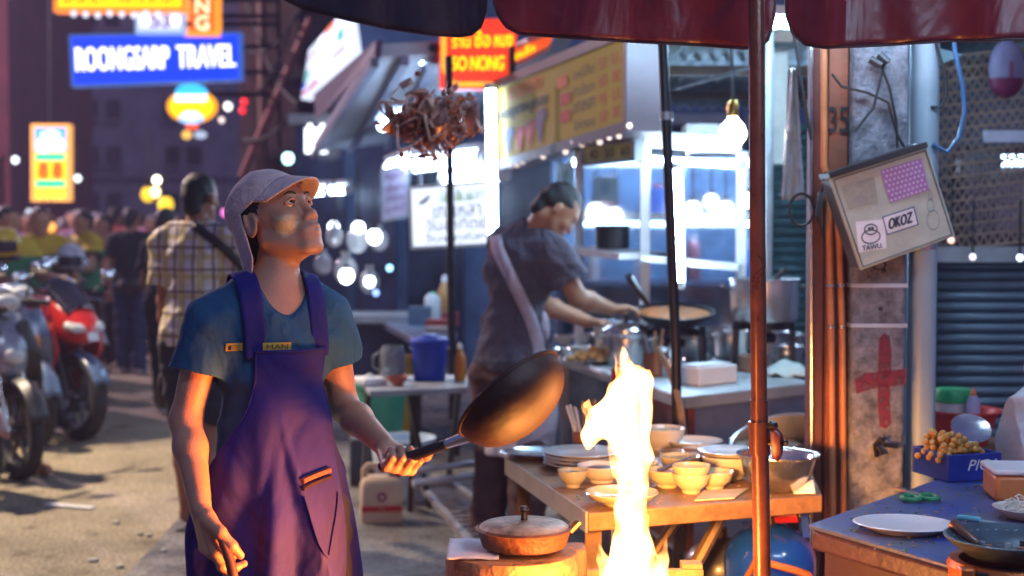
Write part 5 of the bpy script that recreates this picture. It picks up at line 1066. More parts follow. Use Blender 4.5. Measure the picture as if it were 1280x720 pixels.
bottle('small red bottle at the foot of the lidded pot', G(772, 476, ZC), .026, .075, mat('red_plastic', (.55, .02, .02), .35), mat('red_plastic', (.5, .02, .02)))
wd = thing('wooden_paddle', 'long wooden paddle leaning on the front of the cart', 'paddle', P(858, 575, 5.2)); MB().tube([P(857, 560, 5.15), P(850, 505, 5.2), P(838, 465, 5.3), P(822, 435, 5.42)], [.014, .013, .012, .011], 8).build('handle', mat('old_wood', (.30, .17, .08), .6, var=.3, scale=20), wd)
MB().loft([(P(858, 575, 5.15), (.03, 0, 0), (0, .008, 0)), (P(857, 566, 5.15), (.026, 0, 0), (0, .008, 0)), (P(856, 555, 5.15), (.012, 0, 0), (0, .01, 0))]).build('blade', mat('old_wood', (.3, .17, .08)), wd)
cr = thing('utensil_pot', 'pot of spoons and tongs on the cart left of the slim dark pole', 'utensil pot', G(820, 470, ZC)); MB().lathe([(.045, 0), (.055, .01), (.058, .10), (.052, .10), (.045, .015), (0, .015)], G(820, 470, ZC), 18).build('pot', mat('brown_enamel', (.18, .07, .04), .3, coat=.4), cr)
for i, (dx, dy, L) in enumerate(((-.03, 0, .17), (.02, .02, .2), (.04, -.02, .15), (0, .03, .19))): MB().tube([G(820, 470, ZC) + Vector((dx * .4, dy * .4, .03)), G(820, 470, ZC) + Vector((dx * 1.6, dy * 1.6, L))], [.005, .007], 6).build('spoon', (STEEL, mat('old_wood', (.3, .17, .08)))[i % 2], cr)
pot('dark little pan standing on the shelf of the glass case', P(766, 311, 7.0), .085, .11, mat('black_iron', (.02, .02, .022)), handles=False, name='shelf_pot')
q = [P(730, 206, 7.0), P(796, 199, 6.7), P(796, 176, 6.7), P(730, 183, 7.0)]
s_ = sign('menu_sign', 'small yellow green price strip on top of the glass case', 'sign', q, .03, mat('lime_board', (.50, .52, .20), .5), GREYMET, None, .012)
for k, tx in enumerate(('40', '50', '60')): letters(tx, q, (.12 + .3 * k, .25, .28 + .3 * k, .75), INK, s_)
bx = MB().box(P(886, 176, 6.9), (.24, .2, .15)).build('carton', mat('pale_card', (.62, .60, .62), .7), bev=.004); tag(bx, 'pale carton lying on top of the glass case', 'box')
for (u0, u1, v0, v1, c_, lb_2) in ((742, 772, 222, 252, (.45, .6, .65), 'pale blue notice taped behind the second cook\'s head'), (700, 716, 205, 250, (.55, .62, .7), 'narrow pale notice left of the glass case')):
    q = quad_px(u0, v0, u1, v1, 8.2); s_ = sign('notice', lb_2, 'notice', q, .01, mat('notice_%d' % u0, c_, .6), GREYMET, None, .008); patch(q, circ(.5, .55, .25, .3), mat('notice_ink', (.25, .4, .5), .6), s_, 'print')
bk_ = thing('back_shelf', 'dim blue shelf rack with jars behind the glass case', 'shelf', (1.0, 8.6, 0))
for x in (.28, 1.02, 1.75): MB().box((x, 8.6, .95), (.04, .3, 1.9)).build('upright', mat('blue_rack', (.12, .18, .32), .5), bk_)
for z in (.75, 1.15, 1.55, 1.9): MB().box((1.0, 8.6, z), (1.5, .32, .03)).build('shelf', mat('blue_rack', (.05, .08, .16)), bk_)
MB().box((1.0, 8.78, .95), (1.52, .03, 1.9)).build('back_board', mat('deep_blue_board', (.20, .34, .52), .6, var=.5, scale=4), bk_)
jm = [mat('jar_%d' % i, c_, .3, coat=.4) for i, c_ in enumerate(((.05, .12, .42), (.35, .32, .36), (.18, .06, .08), (.08, .22, .30), (.45, .42, .5)))]
nm = ('blue', 'pale grey', 'dark red', 'teal', 'lilac')
for i in range(14):
    x = .38 + .1 * i; z = (.765, 1.165, 1.565)[i % 3]; rr_ = .035 + .012 * ((i * 7) % 3); h_ = .12 + .05 * ((i * 5) % 4)
    t = thing('jar', f'{nm[i % 5]} jar on the {("lowest", "middle", "top")[i % 3]} shelf of the blue rack, {("at the left end", "left of the middle", "in the middle", "right of the middle", "at the right end")[min(4, i // 3)]}', 'jar', (x, 8.52, z), group='jars on the blue rack')
    MB().lathe([(rr_, 0), (rr_, h_ * .8), (rr_ * .7, h_ * .9), (0, h_ * .9)], (x, 8.52, z), 12).build('body', jm[i % 5], t); MB().cyl((x, 8.52, z + h_ * .88), rr_ * .75, h_ * .14, 12).build('lid', jm[(i + 2) % 5], t)
for a in ((745, 264, 8.35, 10, (.9, .96, 1), 5, 'white lamp behind the second cook\'s face'), (769, 268, 8.35, 8, (.9, .96, 1), 5, 'second white lamp behind the second cook\'s face'), (866, 262, 8.3, 10, (.95, .97, 1), 6, 'leftmost white globe standing for a reflection in the glass case behind the slim pole'), (889, 252, 8.35, 9, (.95, .97, 1), 6, 'white globe standing for a reflection in the glass case, in the middle of three'), (907, 262, 8.3, 10, (.95, .97, 1), 6, 'white globe standing for a reflection in the glass case next to its right post'), (934, 250, 8.4, 9, (.95, .97, 1), 5, 'white globe standing for a reflection just left of the front pole'), (972, 262, 8.3, 5, (.95, .97, 1), 4, 'small white lamp just right of the front pole')):  # all but the last: reflections of other lights, built as glowing globes
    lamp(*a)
tube_lamp(P(846, 212, 6.6), P(849, 352, 6.6), .018, 46.8, 'upright tube light in the glass case, beside the slim dark pole', group='fluorescent tubes in the stalls')
tube_lamp(P(806, 199, 6.8), P(922, 206, 6.65), .016, 42.1, 'tube light under the top beam of the glass case', back=False)
tube_lamp((.36, 8.40, 1.86), (1.68, 8.40, 1.86), .018, 60, 'added tube light along the top of the blue rack, brightening the stall', group='fluorescent tubes in the stalls')  # this tube and the next are added to brighten the stall
tube_lamp((.40, 8.40, 1.50), (1.66, 8.40, 1.50), .014, 40, 'added lower tube light under the middle of the blue rack', group='fluorescent tubes in the stalls')
# bare bulb
c = P(916, 166, 5.7); t = thing('light_bulb', 'bare glowing bulb hanging from a cord under the roof', 'lamp', c)
MB().lathe([(0, -.058), (.03, -.05), (.052, -.022), (.056, 0), (.045, .03), (.022, .055), (.016, .07)], c, 20).build('bulb', lit((1, .93, .78), 9), t); MB().lathe([(.018, .062), (.024, .066), (.024, .115), (.012, .13), (0, .13)], c, 14).build('socket', mat('brass', (.5, .3, .08), .3, metal=1.), t); MB().tube([c + Vector((0, 0, .12)), P(914, 40, 5.75)], .006, 6).build('cord', CABLE, t)
# corrugated roof over the stall
rf = thing('stall_roof', 'corrugated teal grey roof sheet above the bulb', 'roof', (1.3, 8, 2.3))
mb = MB(); rx = lambda a: .55 + 2.0 * a
mb.grid(lambda a, b: Vector((rx(a), 6.2 + 3.6 * b, 2.42 - .12 * b + .016 * sin(a * 2 * pi * 26))), 208, 2); mb.build('sheet', mat('teal_roof', (.20, .30, .34), .5, metal=.4, var=.2), rf, solid=.003)
for y in (6.5, 7.6, 8.7): MB().box((1.55, y, 2.36 - .12 * (y - 6.2) / 3.6), (2.0, .05, .05)).build('rafter', mat('brown_rafter', (.12, .07, .05), .7), rf)
MB().tube([P(845, 110, 6.3), P(940, 85, 5.9)], .008, 6).build('tie_rod', DKMET, rf)
for y, u in ((6.4, 960), (9.6, 700)): MB().tube([Vector((gx(u, y), y, 0)), Vector((gx(u, y), y, 2.40))], .02, 8).build('prop', GREYMET, rf)
tube_lamp((.45, 5.95, 2.33), (1.45, 5.85, 2.32), .020, 125, 'added tube light hidden under the stall roof to brighten the steel cart', col=(.45, .75, 1), group='added tube lights over the tables')  # unseen tube, added to brighten the counter and the second cook
# slim dark poles
pp = thing('stall_pole', 'slim dark pole standing between the foam box and the frying pan', 'pole', G(850, 800)); MB().tube([Vector((P(846, 470, 5.35).x, 5.25, 0)), P(845, 440, 5.25), P(828, 40, 5.25)], .019, 10).build('pole', DKMET, pp); MB().tube([P(833, 140, 5.25), P(833, 150, 5.25)], .026, 10).build('clamp', GREYMET, pp)
# teal roller shutter behind the stock pot
def shutter(label, u0, u1, v0, v1, Y, pitch, m, fr, group='roller shutters'):
    a, b = P(u0, v0, Y), P(u1, v1, Y); t = thing('roller_shutter', label, 'shutter', ((a.x + b.x) / 2, Y, min(a.z, b.z)), group=group); n = int((a.z - b.z) / pitch); me = None
    for i in range(n):
        z = b.z + pitch * (i + .5); mb = MB(); mb.grid(lambda s, q: Vector((a.x + (b.x - a.x) * s, Y - .018 * sin(pi * q), z + pitch * (q - .5))), 1, 5)
        if me is None: o = mb.build('slat', m, t, solid=.002); me = o.data; z0 = z
        else: o = bpy.data.objects.new('slat', me); COL.objects.link(o); o.parent = t; o.location = (0, 0, z - z0); q = o.modifiers.new('t', 'SOLIDIFY'); q.thickness = .002
    for x in (a.x, b.x): MB().box((x, Y, (a.z + b.z) / 2), (.05, .06, a.z - b.z + .04)).build('guide_rail', fr, t)
    return t
shutter('teal roller shutter behind the stock pot', 955, 1030, 150, 470, 7.9, .052, mat('teal_shutter', (.06, .16, .19), .5, metal=.3, var=.2), GREYMET)
hb = thing('plastic_sheet', 'clear crinkled plastic sheet hanging beside the concrete post', 'plastic sheet', P(995, 250, 5.2))
MB().grid(lambda s, t: P(985 + (10 + 14 * t) * (s) + 5 * s * t - 8 * t, 85 + 165 * t, 5.2 + .03 * sin(s * 9 + t * 5) + .015 * sin(t * 23)), 12, 22).build('sheet', mat('crinkled_plastic', (.75, .80, .85), .2, trans=.45, var=.08, bump=.8, bscale=30), hb, solid=.002)
wc = MB().hexa(quad_px(955, 60, 985, 205, 6.9), (0, .05, 0)).build('panel', mat('cream_panel', (.50, .46, .42), .7)); tag(wc, 'cream panel behind the front pole, under the roof', 'panel')

# ------------------------------------------------------------------ tables and goods between the two cooks
def table(label, q, th, m, legs, ml, name='table', lr=.018, loc=None):
    t = thing(name, label, 'table', (q[0] + q[2]) / 2 - Vector((0, 0, q[0].z)))
    MB().prism([p - Vector((0, 0, th)) for p in q], (0, 0, th)).build('tabletop', m, t, bev=.004)
    for a, b in legs: MB().tube([a, b], lr, 8).build('leg', ml, t)
    return t
zq = .72; q = [G(462, 489, zq), G(584, 484, zq), G(588, 468, zq), G(446, 470, zq)]
tb = table('folding side table with the blue bucket on it', q, .028, mat('grey_laminate', (.30, .32, .36), .4), [], DKMET)
for a, b in ((G(518, 478, zq) - Vector((0, 0, .03)), G(512, 640)), (G(512, 482, zq) - Vector((0, 0, .03)), G(536, 634)), (G(574, 478, zq) - Vector((0, 0, .03)), G(560, 606)), (G(460, 478, zq) - Vector((0, 0, .03)), G(455, 612))): MB().tube([a, b], .016, 8).build('leg', DKMET, tb)
for a, b in ((P(505, 590, 6.7), P(632, 574, 6.9)), (P(516, 604, 6.5), P(640, 588, 6.7))): MB().tube([a, b], .018, 8).build('brace', mat('pale_tube', (.45, .42, .46), .4, metal=.5), tb)
bu = thing('bucket', 'blue lidded bucket on the folding side table', 'bucket', G(537, 475, zq)); c = G(537, 475, zq); BLUP2 = mat('blue_plastic', (.012, .045, .40), .38, var=.08)
MB().lathe([(.072, 0), (.078, .006), (.090, .175), (.096, .178), (.096, .188), (0, .188)], c, 26).build('body', BLUP2, bu); MB().lathe([(.097, .186), (.099, .20), (.085, .212), (.045, .216), (.042, .228), (0, .230)], c, 26).build('lid', BLUP2, bu); MB().tube([c + Vector((.1 * cos(a), -.02, .17 + .0 * a - .03 * sin(a))) for a in np.linspace(0, pi, 10)], .004, 5).build('handle', WHITEP, bu)
jg = thing('glass_jug', 'clear ribbed jug left of the blue bucket', 'jug', G(491, 474, zq)); c = G(491, 474, zq); MB().lathe([(.055, 0), (.062, .01), (.062, .15), (.05, .17), (.046, .17), (.055, .15), (.055, .015), (0, .012)], c, 20).build('body', mat('smoky_glass', (.55, .60, .65), .08, trans=.7, var=.05), jg); MB().tube([c + Vector((-.06, 0, .14)), c + Vector((-.10, 0, .12)), c + Vector((-.10, 0, .06)), c + Vector((-.06, 0, .04))], .008, 6).build('handle', mat('smoky_glass', (.55, .6, .65)), jg)
bowl('small rust red bowl in front of the glass jug', G(497, 482, zq), .052, .045, mat('rust_bowl', (.40, .10, .06), .4), None, 'bowls on the folding side table')
bottle('sauce bottle with orange red sauce and white nozzle, right of the blue bucket', G(575, 476, zq), .030, .19, mat('sauce_plastic', (.62, .12, .015), .35, col2=(.68, .34, .02), scale=14), WHITEP)
tp = thing('tissue_pack', 'white tissue pack at the left end of the folding side table', 'tissue pack', G(462, 482, zq)); MB().box(G(462, 481, zq) + Vector((0, .02, .018)), (.12, .16, .035), Matrix.Rotation(.5, 3, 'Z')).build('pack', mat('tissue_white', (.72, .74, .78), .7), tp, bev=.01); MB().grid(lambda a, b: G(462, 481, zq) + Vector(((a - .5) * .06, .02 + (b - .5) * .03, .036 + .02 * sin(pi * a) * sin(pi * b))), 6, 4).build('tissue', mat('tissue_white', (.72, .74, .78)), tp)
def tub(label, base, r, h, m, name='bucket', rim=1.08):
    base = Vector(base); t = thing(name, label, name.replace('_', ' '), base); MB().lathe([(r * .78, 0), (r * .80, .01), (r, h - .02), (r * rim, h - .015), (r * rim, h), (r * .95, h), (r * .75, .02), (0, .018)], base, 28).build('body', m, t); MB().tube([base + Vector((r * rim * cos(a), 0, h - .01 - .25 * h * sin(a))) for a in np.linspace(0, pi, 12)], .004, 5).build('handle', GREYMET, t); return t
tub('big pale blue white bucket standing under the folding side table', (gx(502, 7.7), 7.7, .0), .17, .34, mat('pale_plastic', (.50, .60, .72), .45))
tub('green tub behind the pale bucket', (gx(476, 8.2), 8.2, .28), .15, .30, mat('green_plastic', (.03, .25, .16), .45), 'tub'); cr2 = MB().box((gx(476, 8.2), 8.2, .139), (.34, .3, .278)).build('crate', mat('dark_crate', (.04, .05, .07), .6), bev=.01); tag(cr2, 'dark crate under the green tub', 'crate')
jc = thing('jerrycan', 'cream plastic jerrycan with red band and round purple label, standing on the pavement', 'jerrycan', G(477, 656)); c = G(477, 652); CREAM = mat('cream_plastic', (.62, .45, .32), .42, var=.08)
RJ = Matrix.Rotation(.12, 3, 'Z')
MB().loft([(c + Vector((0, 0, .004)), RJ @ Vector((.10, 0, 0)), RJ @ Vector((0, .07, 0))), (c + Vector((0, 0, .02)), RJ @ Vector((.108, 0, 0)), RJ @ Vector((0, .076, 0))), (c + Vector((0, 0, .19)), RJ @ Vector((.108, 0, 0)), RJ @ Vector((0, .076, 0))), (c + Vector((0, 0, .225)), RJ @ Vector((.095, 0, 0)), RJ @ Vector((0, .06, 0))), (c + Vector((0, 0, .232)), RJ @ Vector((.07, 0, 0)), RJ @ Vector((0, .045, 0)))], 20, 5).build('body', CREAM, jc)
MB().tube([c + RJ @ Vector(p) for p in ((-.085, 0, .21), (-.085, 0, .265), (-.07, 0, .285), (.03, 0, .285), (.045, 0, .265), (.045, 0, .225))], .016, 8).build('handle', CREAM, jc); MB().cyl(c + RJ @ Vector((.078, 0, .225)), .022, .035, 14).build('cap', mat('red_plastic', (.55, .02, .02)), jc)
qj = [c + RJ @ Vector(p) for p in ((-.106, -.0785, .03), (.106, -.0785, .03), (.106, -.0785, .19), (-.106, -.0785, .19))]
patch(qj, rect(.02, .22, .98, .40), mat('red_band', (.50, .02, .03), .5), jc, 'band', .0015); patch(qj, circ(.5, .68, .115, .16), mat('plum_label', (.30, .05, .14), .5), jc, 'label', .0015); patch(qj, circ(.5, .68, .05, .07), CREAM, jc, 'label_dot', .003); letters('OIL', qj, (.42, .26, .58, .36), CREAM, jc, off=.003)
# slatted metal rack lying on the ground
rk = thing('metal_rack', 'slatted metal rack lying low on the pavement beyond the jerrycan', 'rack', G(585, 640)); zr = .10
k0, k1, k2, k3 = G(524, 604, zr), G(606, 700, zr), G(700, 690, zr), G(566, 606, zr)
for a, b in ((k0, k1), (k3, k2), (k0, k3), (k1, k2)): MB().bar(a, b, .03, .03).build('frame_bar', mat('rack_metal', (.34, .30, .32), .4, metal=.6), rk)
for i in range(1, 18): t = i / 18; MB().bar(k0.lerp(k1, t) - Vector((0, 0, .004)), k3.lerp(k2, t) - Vector((0, 0, .004)), .018, .012).build('slat', mat('rack_metal', (.34, .30, .32)), rk)
for p in (k0, k1, k2, k3): MB().box((p.x, p.y, .043), (.03, .03, .085)).build('foot', DKMET, rk)
# second table further back with bottles
zq2 = .78; q = [G(520, 424, zq2), G(572, 421, zq2), G(566, 396, zq2), G(468, 396, zq2)]
t2 = table('further table with bottles, behind the folding side table', q, .05, mat('blue_laminate', (.16, .18, .26), .4), [(G(522, 422, zq2) - Vector((0, 0, .05)), G(522, 422, zq2) - Vector((0, 0, zq2))), (G(570, 420, zq2) - Vector((0, 0, .05)), G(570, 420, zq2) - Vector((0, 0, zq2))), (G(472, 398, zq2) - Vector((0, 0, .05)), G(472, 398, zq2) - Vector((0, 0, zq2))), (G(564, 398, zq2) - Vector((0, 0, .05)), G(564, 398, zq2) - Vector((0, 0, zq2)))], DKMET, lr=.022)
yc = MB().box((gx(496, 9.8), 9.8, .30), (.22, .25, .58)).build('crate', mat('yellow_crate', (.55, .36, .02), .5, var=.15), bev=.01); tag(yc, 'tall yellow crate under the further table', 'crate')
bottle('brown bottle with white cap on the further table', G(556, 400, zq2), .055, .34, mat('amber_plastic', (.45, .22, .06), .3), mat('white_cap', (.7, .72, .78), .4), 'bottles on the further table')
bottle('pale green topped bottle on the further table', G(541, 402, zq2), .06, .22, mat('milky_plastic', (.60, .66, .68), .4), mat('mint_cap', (.05, .45, .22), .4), 'bottles on the further table', .8)
for (u, v, w_, h_, c_, lb_2) in ((525, 406, .16, .13, (.10, .16, .24), 'slate box at the left of the bottles on the further table'), (550, 412, .19, .07, (.42, .06, .05), 'flat red box in front of the bottles'), (548, 415, .17, .035, (.55, .45, .38), 'flat cream box lowest in front of the red box'), (563, 408, .12, .10, (.30, .05, .06), 'dark red box behind the grey shirted cook')):
    o = MB().box(G(u, v, zq2) + Vector((0, 0, h_ / 2 + .001)), (w_, .12, h_)).build('box', mat('box_%d' % u, c_, .6), bev=.004); tag(o, lb_2, 'box', 'boxes on the further table')
# ------------------------------------------------------------------ wooden table with the bowls
ZT = .72
FL, FR, BL = G(736, 642, ZT), G(1028, 619, ZT), G(634, 573, ZT); BR = Vector((1.03, 5.06, ZT))
WOOD = mat('table_wood', (.23, .12, .055), .55, var=.45, scale=9, bump=.35, bscale=40); WOODD = mat('dark_plank', (.13, .065, .03), .65, var=.4, scale=8, bump=.4, bscale=35)
bt = thing('table', 'wooden table crowded with bowls and plates, behind the flame', 'table', ((FL + BR) / 2).xy.to_3d())
np_ = 5
for i in range(np_):
    a0, a1 = i / np_ + (.004 if i else 0), (i + 1) / np_ - .0005
    pl_ = [FL.lerp(BL, a0), FR.lerp(BR, a0), FR.lerp(BR, a1), FL.lerp(BL, a1)]
    dz = Vector((0, 0, -.0015 * (i % 2))); MB().prism([p + dz - Vector((0, 0, .05)) for p in pl_], (0, 0, .05)).build('plank', WOOD, bt, bev=.004)
d_ = (BL - FL).normalized(); nl = Vector((-d_.y, d_.x, 0)); nl = nl if nl.x < 0 else -nl
MB().hexa([BL + nl * .003 - Vector((0, 0, .052)), FL + nl * .003 - Vector((0, 0, .052)), FL + nl * .003 + Vector((0, 0, .004)), BL + nl * .003 + Vector((0, 0, .004))], nl * .006).build('edge_strip', mat('worn_metal_edge', (.5, .42, .36), .35, metal=.7), bt)
zl = Vector((0, 0, ZT - .053))
def ln(a, b, r=.02, nme='leg'): MB().tube([a, b], r, 8).build(nme, mat('trestle_tube', (.26, .18, .12), .38, metal=.7, var=.3), bt)
c_ = lambda s, t, z: (FL.lerp(FR, s)).lerp(BL.lerp(BR, s), t).xy.to_3d() + Vector((0, 0, z))
for t in (.22, .72):
    ln(c_(.12, t, .0), c_(.62, t, ZT - .06)); ln(c_(.80, t, .0), c_(.20, t + .05, ZT - .06))
ln(c_(.30, .22, .30), c_(.30, .74, .30), .014, 'brace'); ln(c_(.56, .22, .30), c_(.56, .74, .30), .014, 'brace')
for s, t in ((.04, .06), (.04, .94), (.965, .90)): p = c_(s, t, 0); MB().box((p.x, p.y, (ZT - .054) / 2), (.045, .045, ZT - .055)).build('leg', WOODD, bt)
ov = thing('serving_tray', 'oval metal tray at the far left corner of the wooden table', 'tray', G(690, 574, ZT))
c = G(692, 573, ZT); MB().lathe([(.12, 0), (.13, .005), (.172, .022), (.178, .024), (.17, .026), (.125, .008), (0, .007)], c, 36, sy=.62).build('body', STEEL, ov)
def plate(label, base, r, h=.02, m=None, sx=1., sy=1., group='plates and lids on the wooden table', name='plate', tilt=None, cat='plate'):
    t = thing(name, label, cat, base, 0, group); MB().lathe([(r * .58, 0), (r * .62, .004), (r * .97, h), (r, h + .002), (r * .96, h + .004), (r * .60, .009), (0, .008)], base, 36, tilt, sx, sy).build('body', m or PORC, t); return t
for i, lb_2 in enumerate(('bottom plate of the stack by the oval tray', 'second plate from below in the stack by the oval tray', 'third plate from below in the stack by the oval tray', 'top plate of the stack by the oval tray')): plate(lb_2, G(728, 585, ZT) + Vector((0, 0, .012 * i)), .125, .018)
YGR = mat('celadon', (.50, .46, .30), .22, var=.06, coat=.5)
bowl('small celadon bowl at the left edge of the wooden table', G(716, 609, ZT), .046, .050, YGR, GREENF)
bowl('dark food bowl right of the small celadon bowl', G(752, 603, ZT), .075, .052, PORC, DARKF)
bowl('shallow wide bowl nearest the front left corner, by the flame', G(777, 631, ZT), .103, .036, YGR, None)
bowl('lower of two stacked bowls right of the flame', G(864, 616, ZT), .056, .056, YGR); bowl('upper of two stacked bowls right of the flame', G(864, 616, ZT) + Vector((0, 0, .024)), .056, .056, YGR)
bowl('bowl with a spoon, just right of the flame', G(834, 609, ZT), .060, .052, YGR, REDF)
MB().tube([G(834, 609, ZT) + Vector((-.03, -.01, .05)), G(834, 609, ZT) + Vector((.07, -.03, .095))], [.008, .005], 6).build('spoon', STEEL, bpy.data.objects[[o.name for o in COL.objects if o.get('label') == 'bowl with a spoon, just right of the flame'][0]])
bowl('plain bowl between the stacked pair and the covered bowl', G(893, 611, ZT), .058, .052, YGR)
bowl('large bowl covered by a flat plate', G(912, 598, ZT), .088, .070, PORC); plate('flat plate lying on the large bowl', G(912, 598, ZT) + Vector((0, 0, .074)), .100, .012)
bowl('bowl behind the stacked pair, half hidden', G(850, 592, ZT), .066, .055, YGR, FRY); bowl('deep white bowl at the back beside the flame top', G(828, 562, ZT), .080, .075, PORC, FRY)
bowl('white bowl at the back, right of the deep one', G(868, 564, ZT), .098, .038, PORC, None); bowl('flat white bowl with rice in front of the back bowls', G(882, 574, ZT), .085, .030, PORC, mat('rice', (.62, .58, .55), .7, bump=.6, bscale=150))
bowl('brown bowl of sauce left of the covered bowl', G(852, 578, ZT), .075, .034, mat('brown_glaze', (.30, .14, .06), .3, coat=.4), DARKF)
bowl('small bowl hidden behind the flame', G(800, 598, ZT), .056, .05, YGR); plate('round plate under the small bowls at the middle of the table', G(806, 583, ZT), .09, .014)
sb = thing('mixing_bowl', 'steel mixing bowl at the front right corner of the wooden table, behind the pole', 'bowl', G(972, 612, ZT)); c = G(972, 612, ZT)
MB().lathe([(.062, 0), (.072, .004), (.100, .05), (.112, .098), (.122, .104), (.122, .108), (.114, .106), (.106, .098), (.094, .05), (.066, .012), (0, .010)], c, 40).build('body', STEEL, sb)
pb = thing('pot_stand', 'low wooden block under the big tilted pot', 'stand', (.87, 4.78, ZT)); MB().box((.86, 4.80, ZT + .022), (.22, .20, .04)).build('block', WOODD, pb)
tl = Matrix.Rotation(R(13), 3, 'X') @ Matrix.Rotation(R(-17), 3, 'Y')
pot('big aluminium pot tilted towards the camera behind the steel mixing bowl', P(984, 596, 4.78), .150, .16, ALU, tilt=tl)
ps = thing('paper_sheet', 'folded pale paper lying in front of the bowls', 'paper', G(902, 620, ZT)); MB().prism([G(868, 628, ZT) + Vector((0, 0, .003)), G(918, 625, ZT) + Vector((0, 0, .003)), G(936, 613, ZT) + Vector((0, 0, .003)), G(880, 616, ZT) + Vector((0, 0, .003))], (0, 0, .004)).build('sheet', mat('buff_paper', (.55, .42, .26), .8), ps)
nk = MB().grid(lambda a, b: G(1003, 616, ZT) + Vector(((a - .5) * .06, (b - .5) * .07, .004 + .035 * sin(pi * b) * a)), 5, 8).build('napkin', mat('tissue_white', (.72, .74, .78)), solid=.002); tag(nk, 'white folded napkin at the right end of the wooden table', 'napkin')
cs = thing('chopstick_holder', 'holder stuffed with spoons left of the flame top', 'utensil holder', G(732, 570, ZT)); c = G(732, 570, ZT)
MB().lathe([(.036, 0), (.042, .006), (.046, .085), (.041, .085), (.036, .012), (0, .012)], c, 18).build('cup', mat('terracotta_cup', (.32, .13, .07), .5), cs)
for i in range(9): a = i * 2.4; MB().bar(c + Vector((.02 * cos(a), .02 * sin(a), .02)), c + Vector((.05 * cos(a) - .015, .04 * sin(a), .15 + .02 * (i % 3))), .012, .006).build('utensil', (STEEL, PORC, mat('old_wood', (.3, .17, .08)))[i % 3], cs)

wrinkle(WOOD, 6, .003, .5, (1, 1, 1), .75, (.05, .022, .01), 6)
rn = random.Random(21); mb = MB(); mb2 = MB()
for i in range(150):
    s_1, t_1 = rn.random(), rn.random() ** 1.4; p = FL.lerp(FR, .03 + .94 * s_1).lerp(BL.lerp(BR, .03 + .94 * s_1), .03 + .9 * t_1) + Vector((0, 0, .0025)); (mb if i % 3 else mb2).ball(p, (rn.uniform(.002, .007), rn.uniform(.002, .005), .0022), 6, 4, Matrix.Rotation(rn.random() * 3, 3, 'Z'))
o = mb.build('crumbs', mat('crumb', (.35, .22, .10), .7), bt); o['kind'] = 'stuff'; o = mb2.build('herb_scraps', mat('herb', (.06, .15, .03), .6), bt); o['kind'] = 'stuff'
# ------------------------------------------------------------------ stove and flame
FX, FY = .25, 3.0
sv = thing('gas_stove', 'low round iron stove from which the flame shoots up', 'stove', (FX, FY, 0))
MB().lathe([(.17, 0), (.19, .02), (.17, .10), (.15, .40), (.19, .50), (.20, .53), (.185, .535), (.14, .48), (.10, .44), (0, .43)], (FX, FY, 0), 28).build('drum', mat('rusty_iron', (.10, .045, .025), .7, metal=.3, var=.5, bump=.4), sv)
MB().lathe([(.05, .43), (.065, .47), (.05, .50), (0, .505)], (FX, FY, 0), 18).build('burner', DKMET, sv)
for k in range(3): a = k * 2.1 + .5; MB().bar((FX + .12 * cos(a), FY + .12 * sin(a), .50), (FX + .21 * cos(a), FY + .21 * sin(a), .56), .025, .04).build('pan_rest', DKMET, sv)
fl = SDF((FX - .22, FY - .16, .46), (FX + .22, FY + .16, 1.30), .0035)
def fp_(u, v, dy=0.): return P(u, v, FY + dy)
def fch(pts, k=.03):
    for (a, b) in zip(pts[:-1], pts[1:]): fl.cap(fp_(*a[:2], a[3] if len(a) > 3 else 0), fp_(*b[:2], b[3] if len(b) > 3 else 0), a[2] * S(FY), b[2] * S(FY), k)
fch([(794, 880, 30), (795, 800, 40), (793, 735, 40), (790, 690, 26), (789, 640, 17, .01), (790, 590, 16, .01), (787, 552, 21), (780, 520, 33, -.01), (790, 492, 24, -.01), (801, 474, 10), (797, 462, 2)])
fch([(775, 520, 26), (752, 528, 18, -.02), (738, 545, 8, -.03), (735, 560, 2, -.03)], .02)
fch([(784, 490, 14), (780, 462, 11, .02), (777, 444, 7, .02), (780, 428, 1.5, .02)], .012); fch([(795, 500, 14), (806, 478, 8, -.02), (812, 462, 2, -.02)], .012)
fch([(815, 740, 22), (829, 700, 8, -.03), (834, 668, 1.5, -.03)], .015); fch([(765, 735, 16), (754, 700, 7, .03), (747, 668, 1.5, .03)], .012); fch([(806, 660, 6), (815, 634, 1.5, .01)], .008); fch([(772, 700, 8), (770, 668, 2)], .008)
fch([(772, 590, 8), (764, 560, 5), (762, 540, 1.5)], .01); fch([(800, 600, 10), (811, 572, 5), (813, 548, 1.5, .02)], .01); fch([(790, 740, 30), (770, 690, 8, -.05), (765, 655, 2, -.05)], .015); fch([(742, 526, 8), (733, 510, 5), (738, 496, 1.5)], .01); fch([(770, 505, 10), (763, 488, 4), (762, 476, 1.2)], .01)
fl.disp(lambda x, y, z: .004 * np.sin(26 * z + 20 * x + 2 * np.sin(17 * z + 3)) * np.sin(30 * x + 12 * z + 1) + .0012 * np.sin(80 * z + 60 * x), .03)
fm, _ = fl.mesh('flame')
FM = bpy.data.materials.new('fire'); FM.use_nodes = True; n, l = FM.node_tree.nodes, FM.node_tree.links; n.clear()
em = n.new('ShaderNodeEmission'); o_ = n.new('ShaderNodeOutputMaterial'); l.new(em.outputs[0], o_.inputs['Volume'])
tc = n.new('ShaderNodeTexCoord'); mp = n.new('ShaderNodeMapping'); mp.inputs['Scale'].default_value = (1, 1, .34); nz = n.new('ShaderNodeTexNoise'); nz.inputs['Scale'].default_value = 30; nz.inputs['Detail'].default_value = 4; nz.inputs['Distortion'].default_value = .9; l.new(tc.outputs['Object'], mp.inputs['Vector']); l.new(mp.outputs[0], nz.inputs['Vector'])
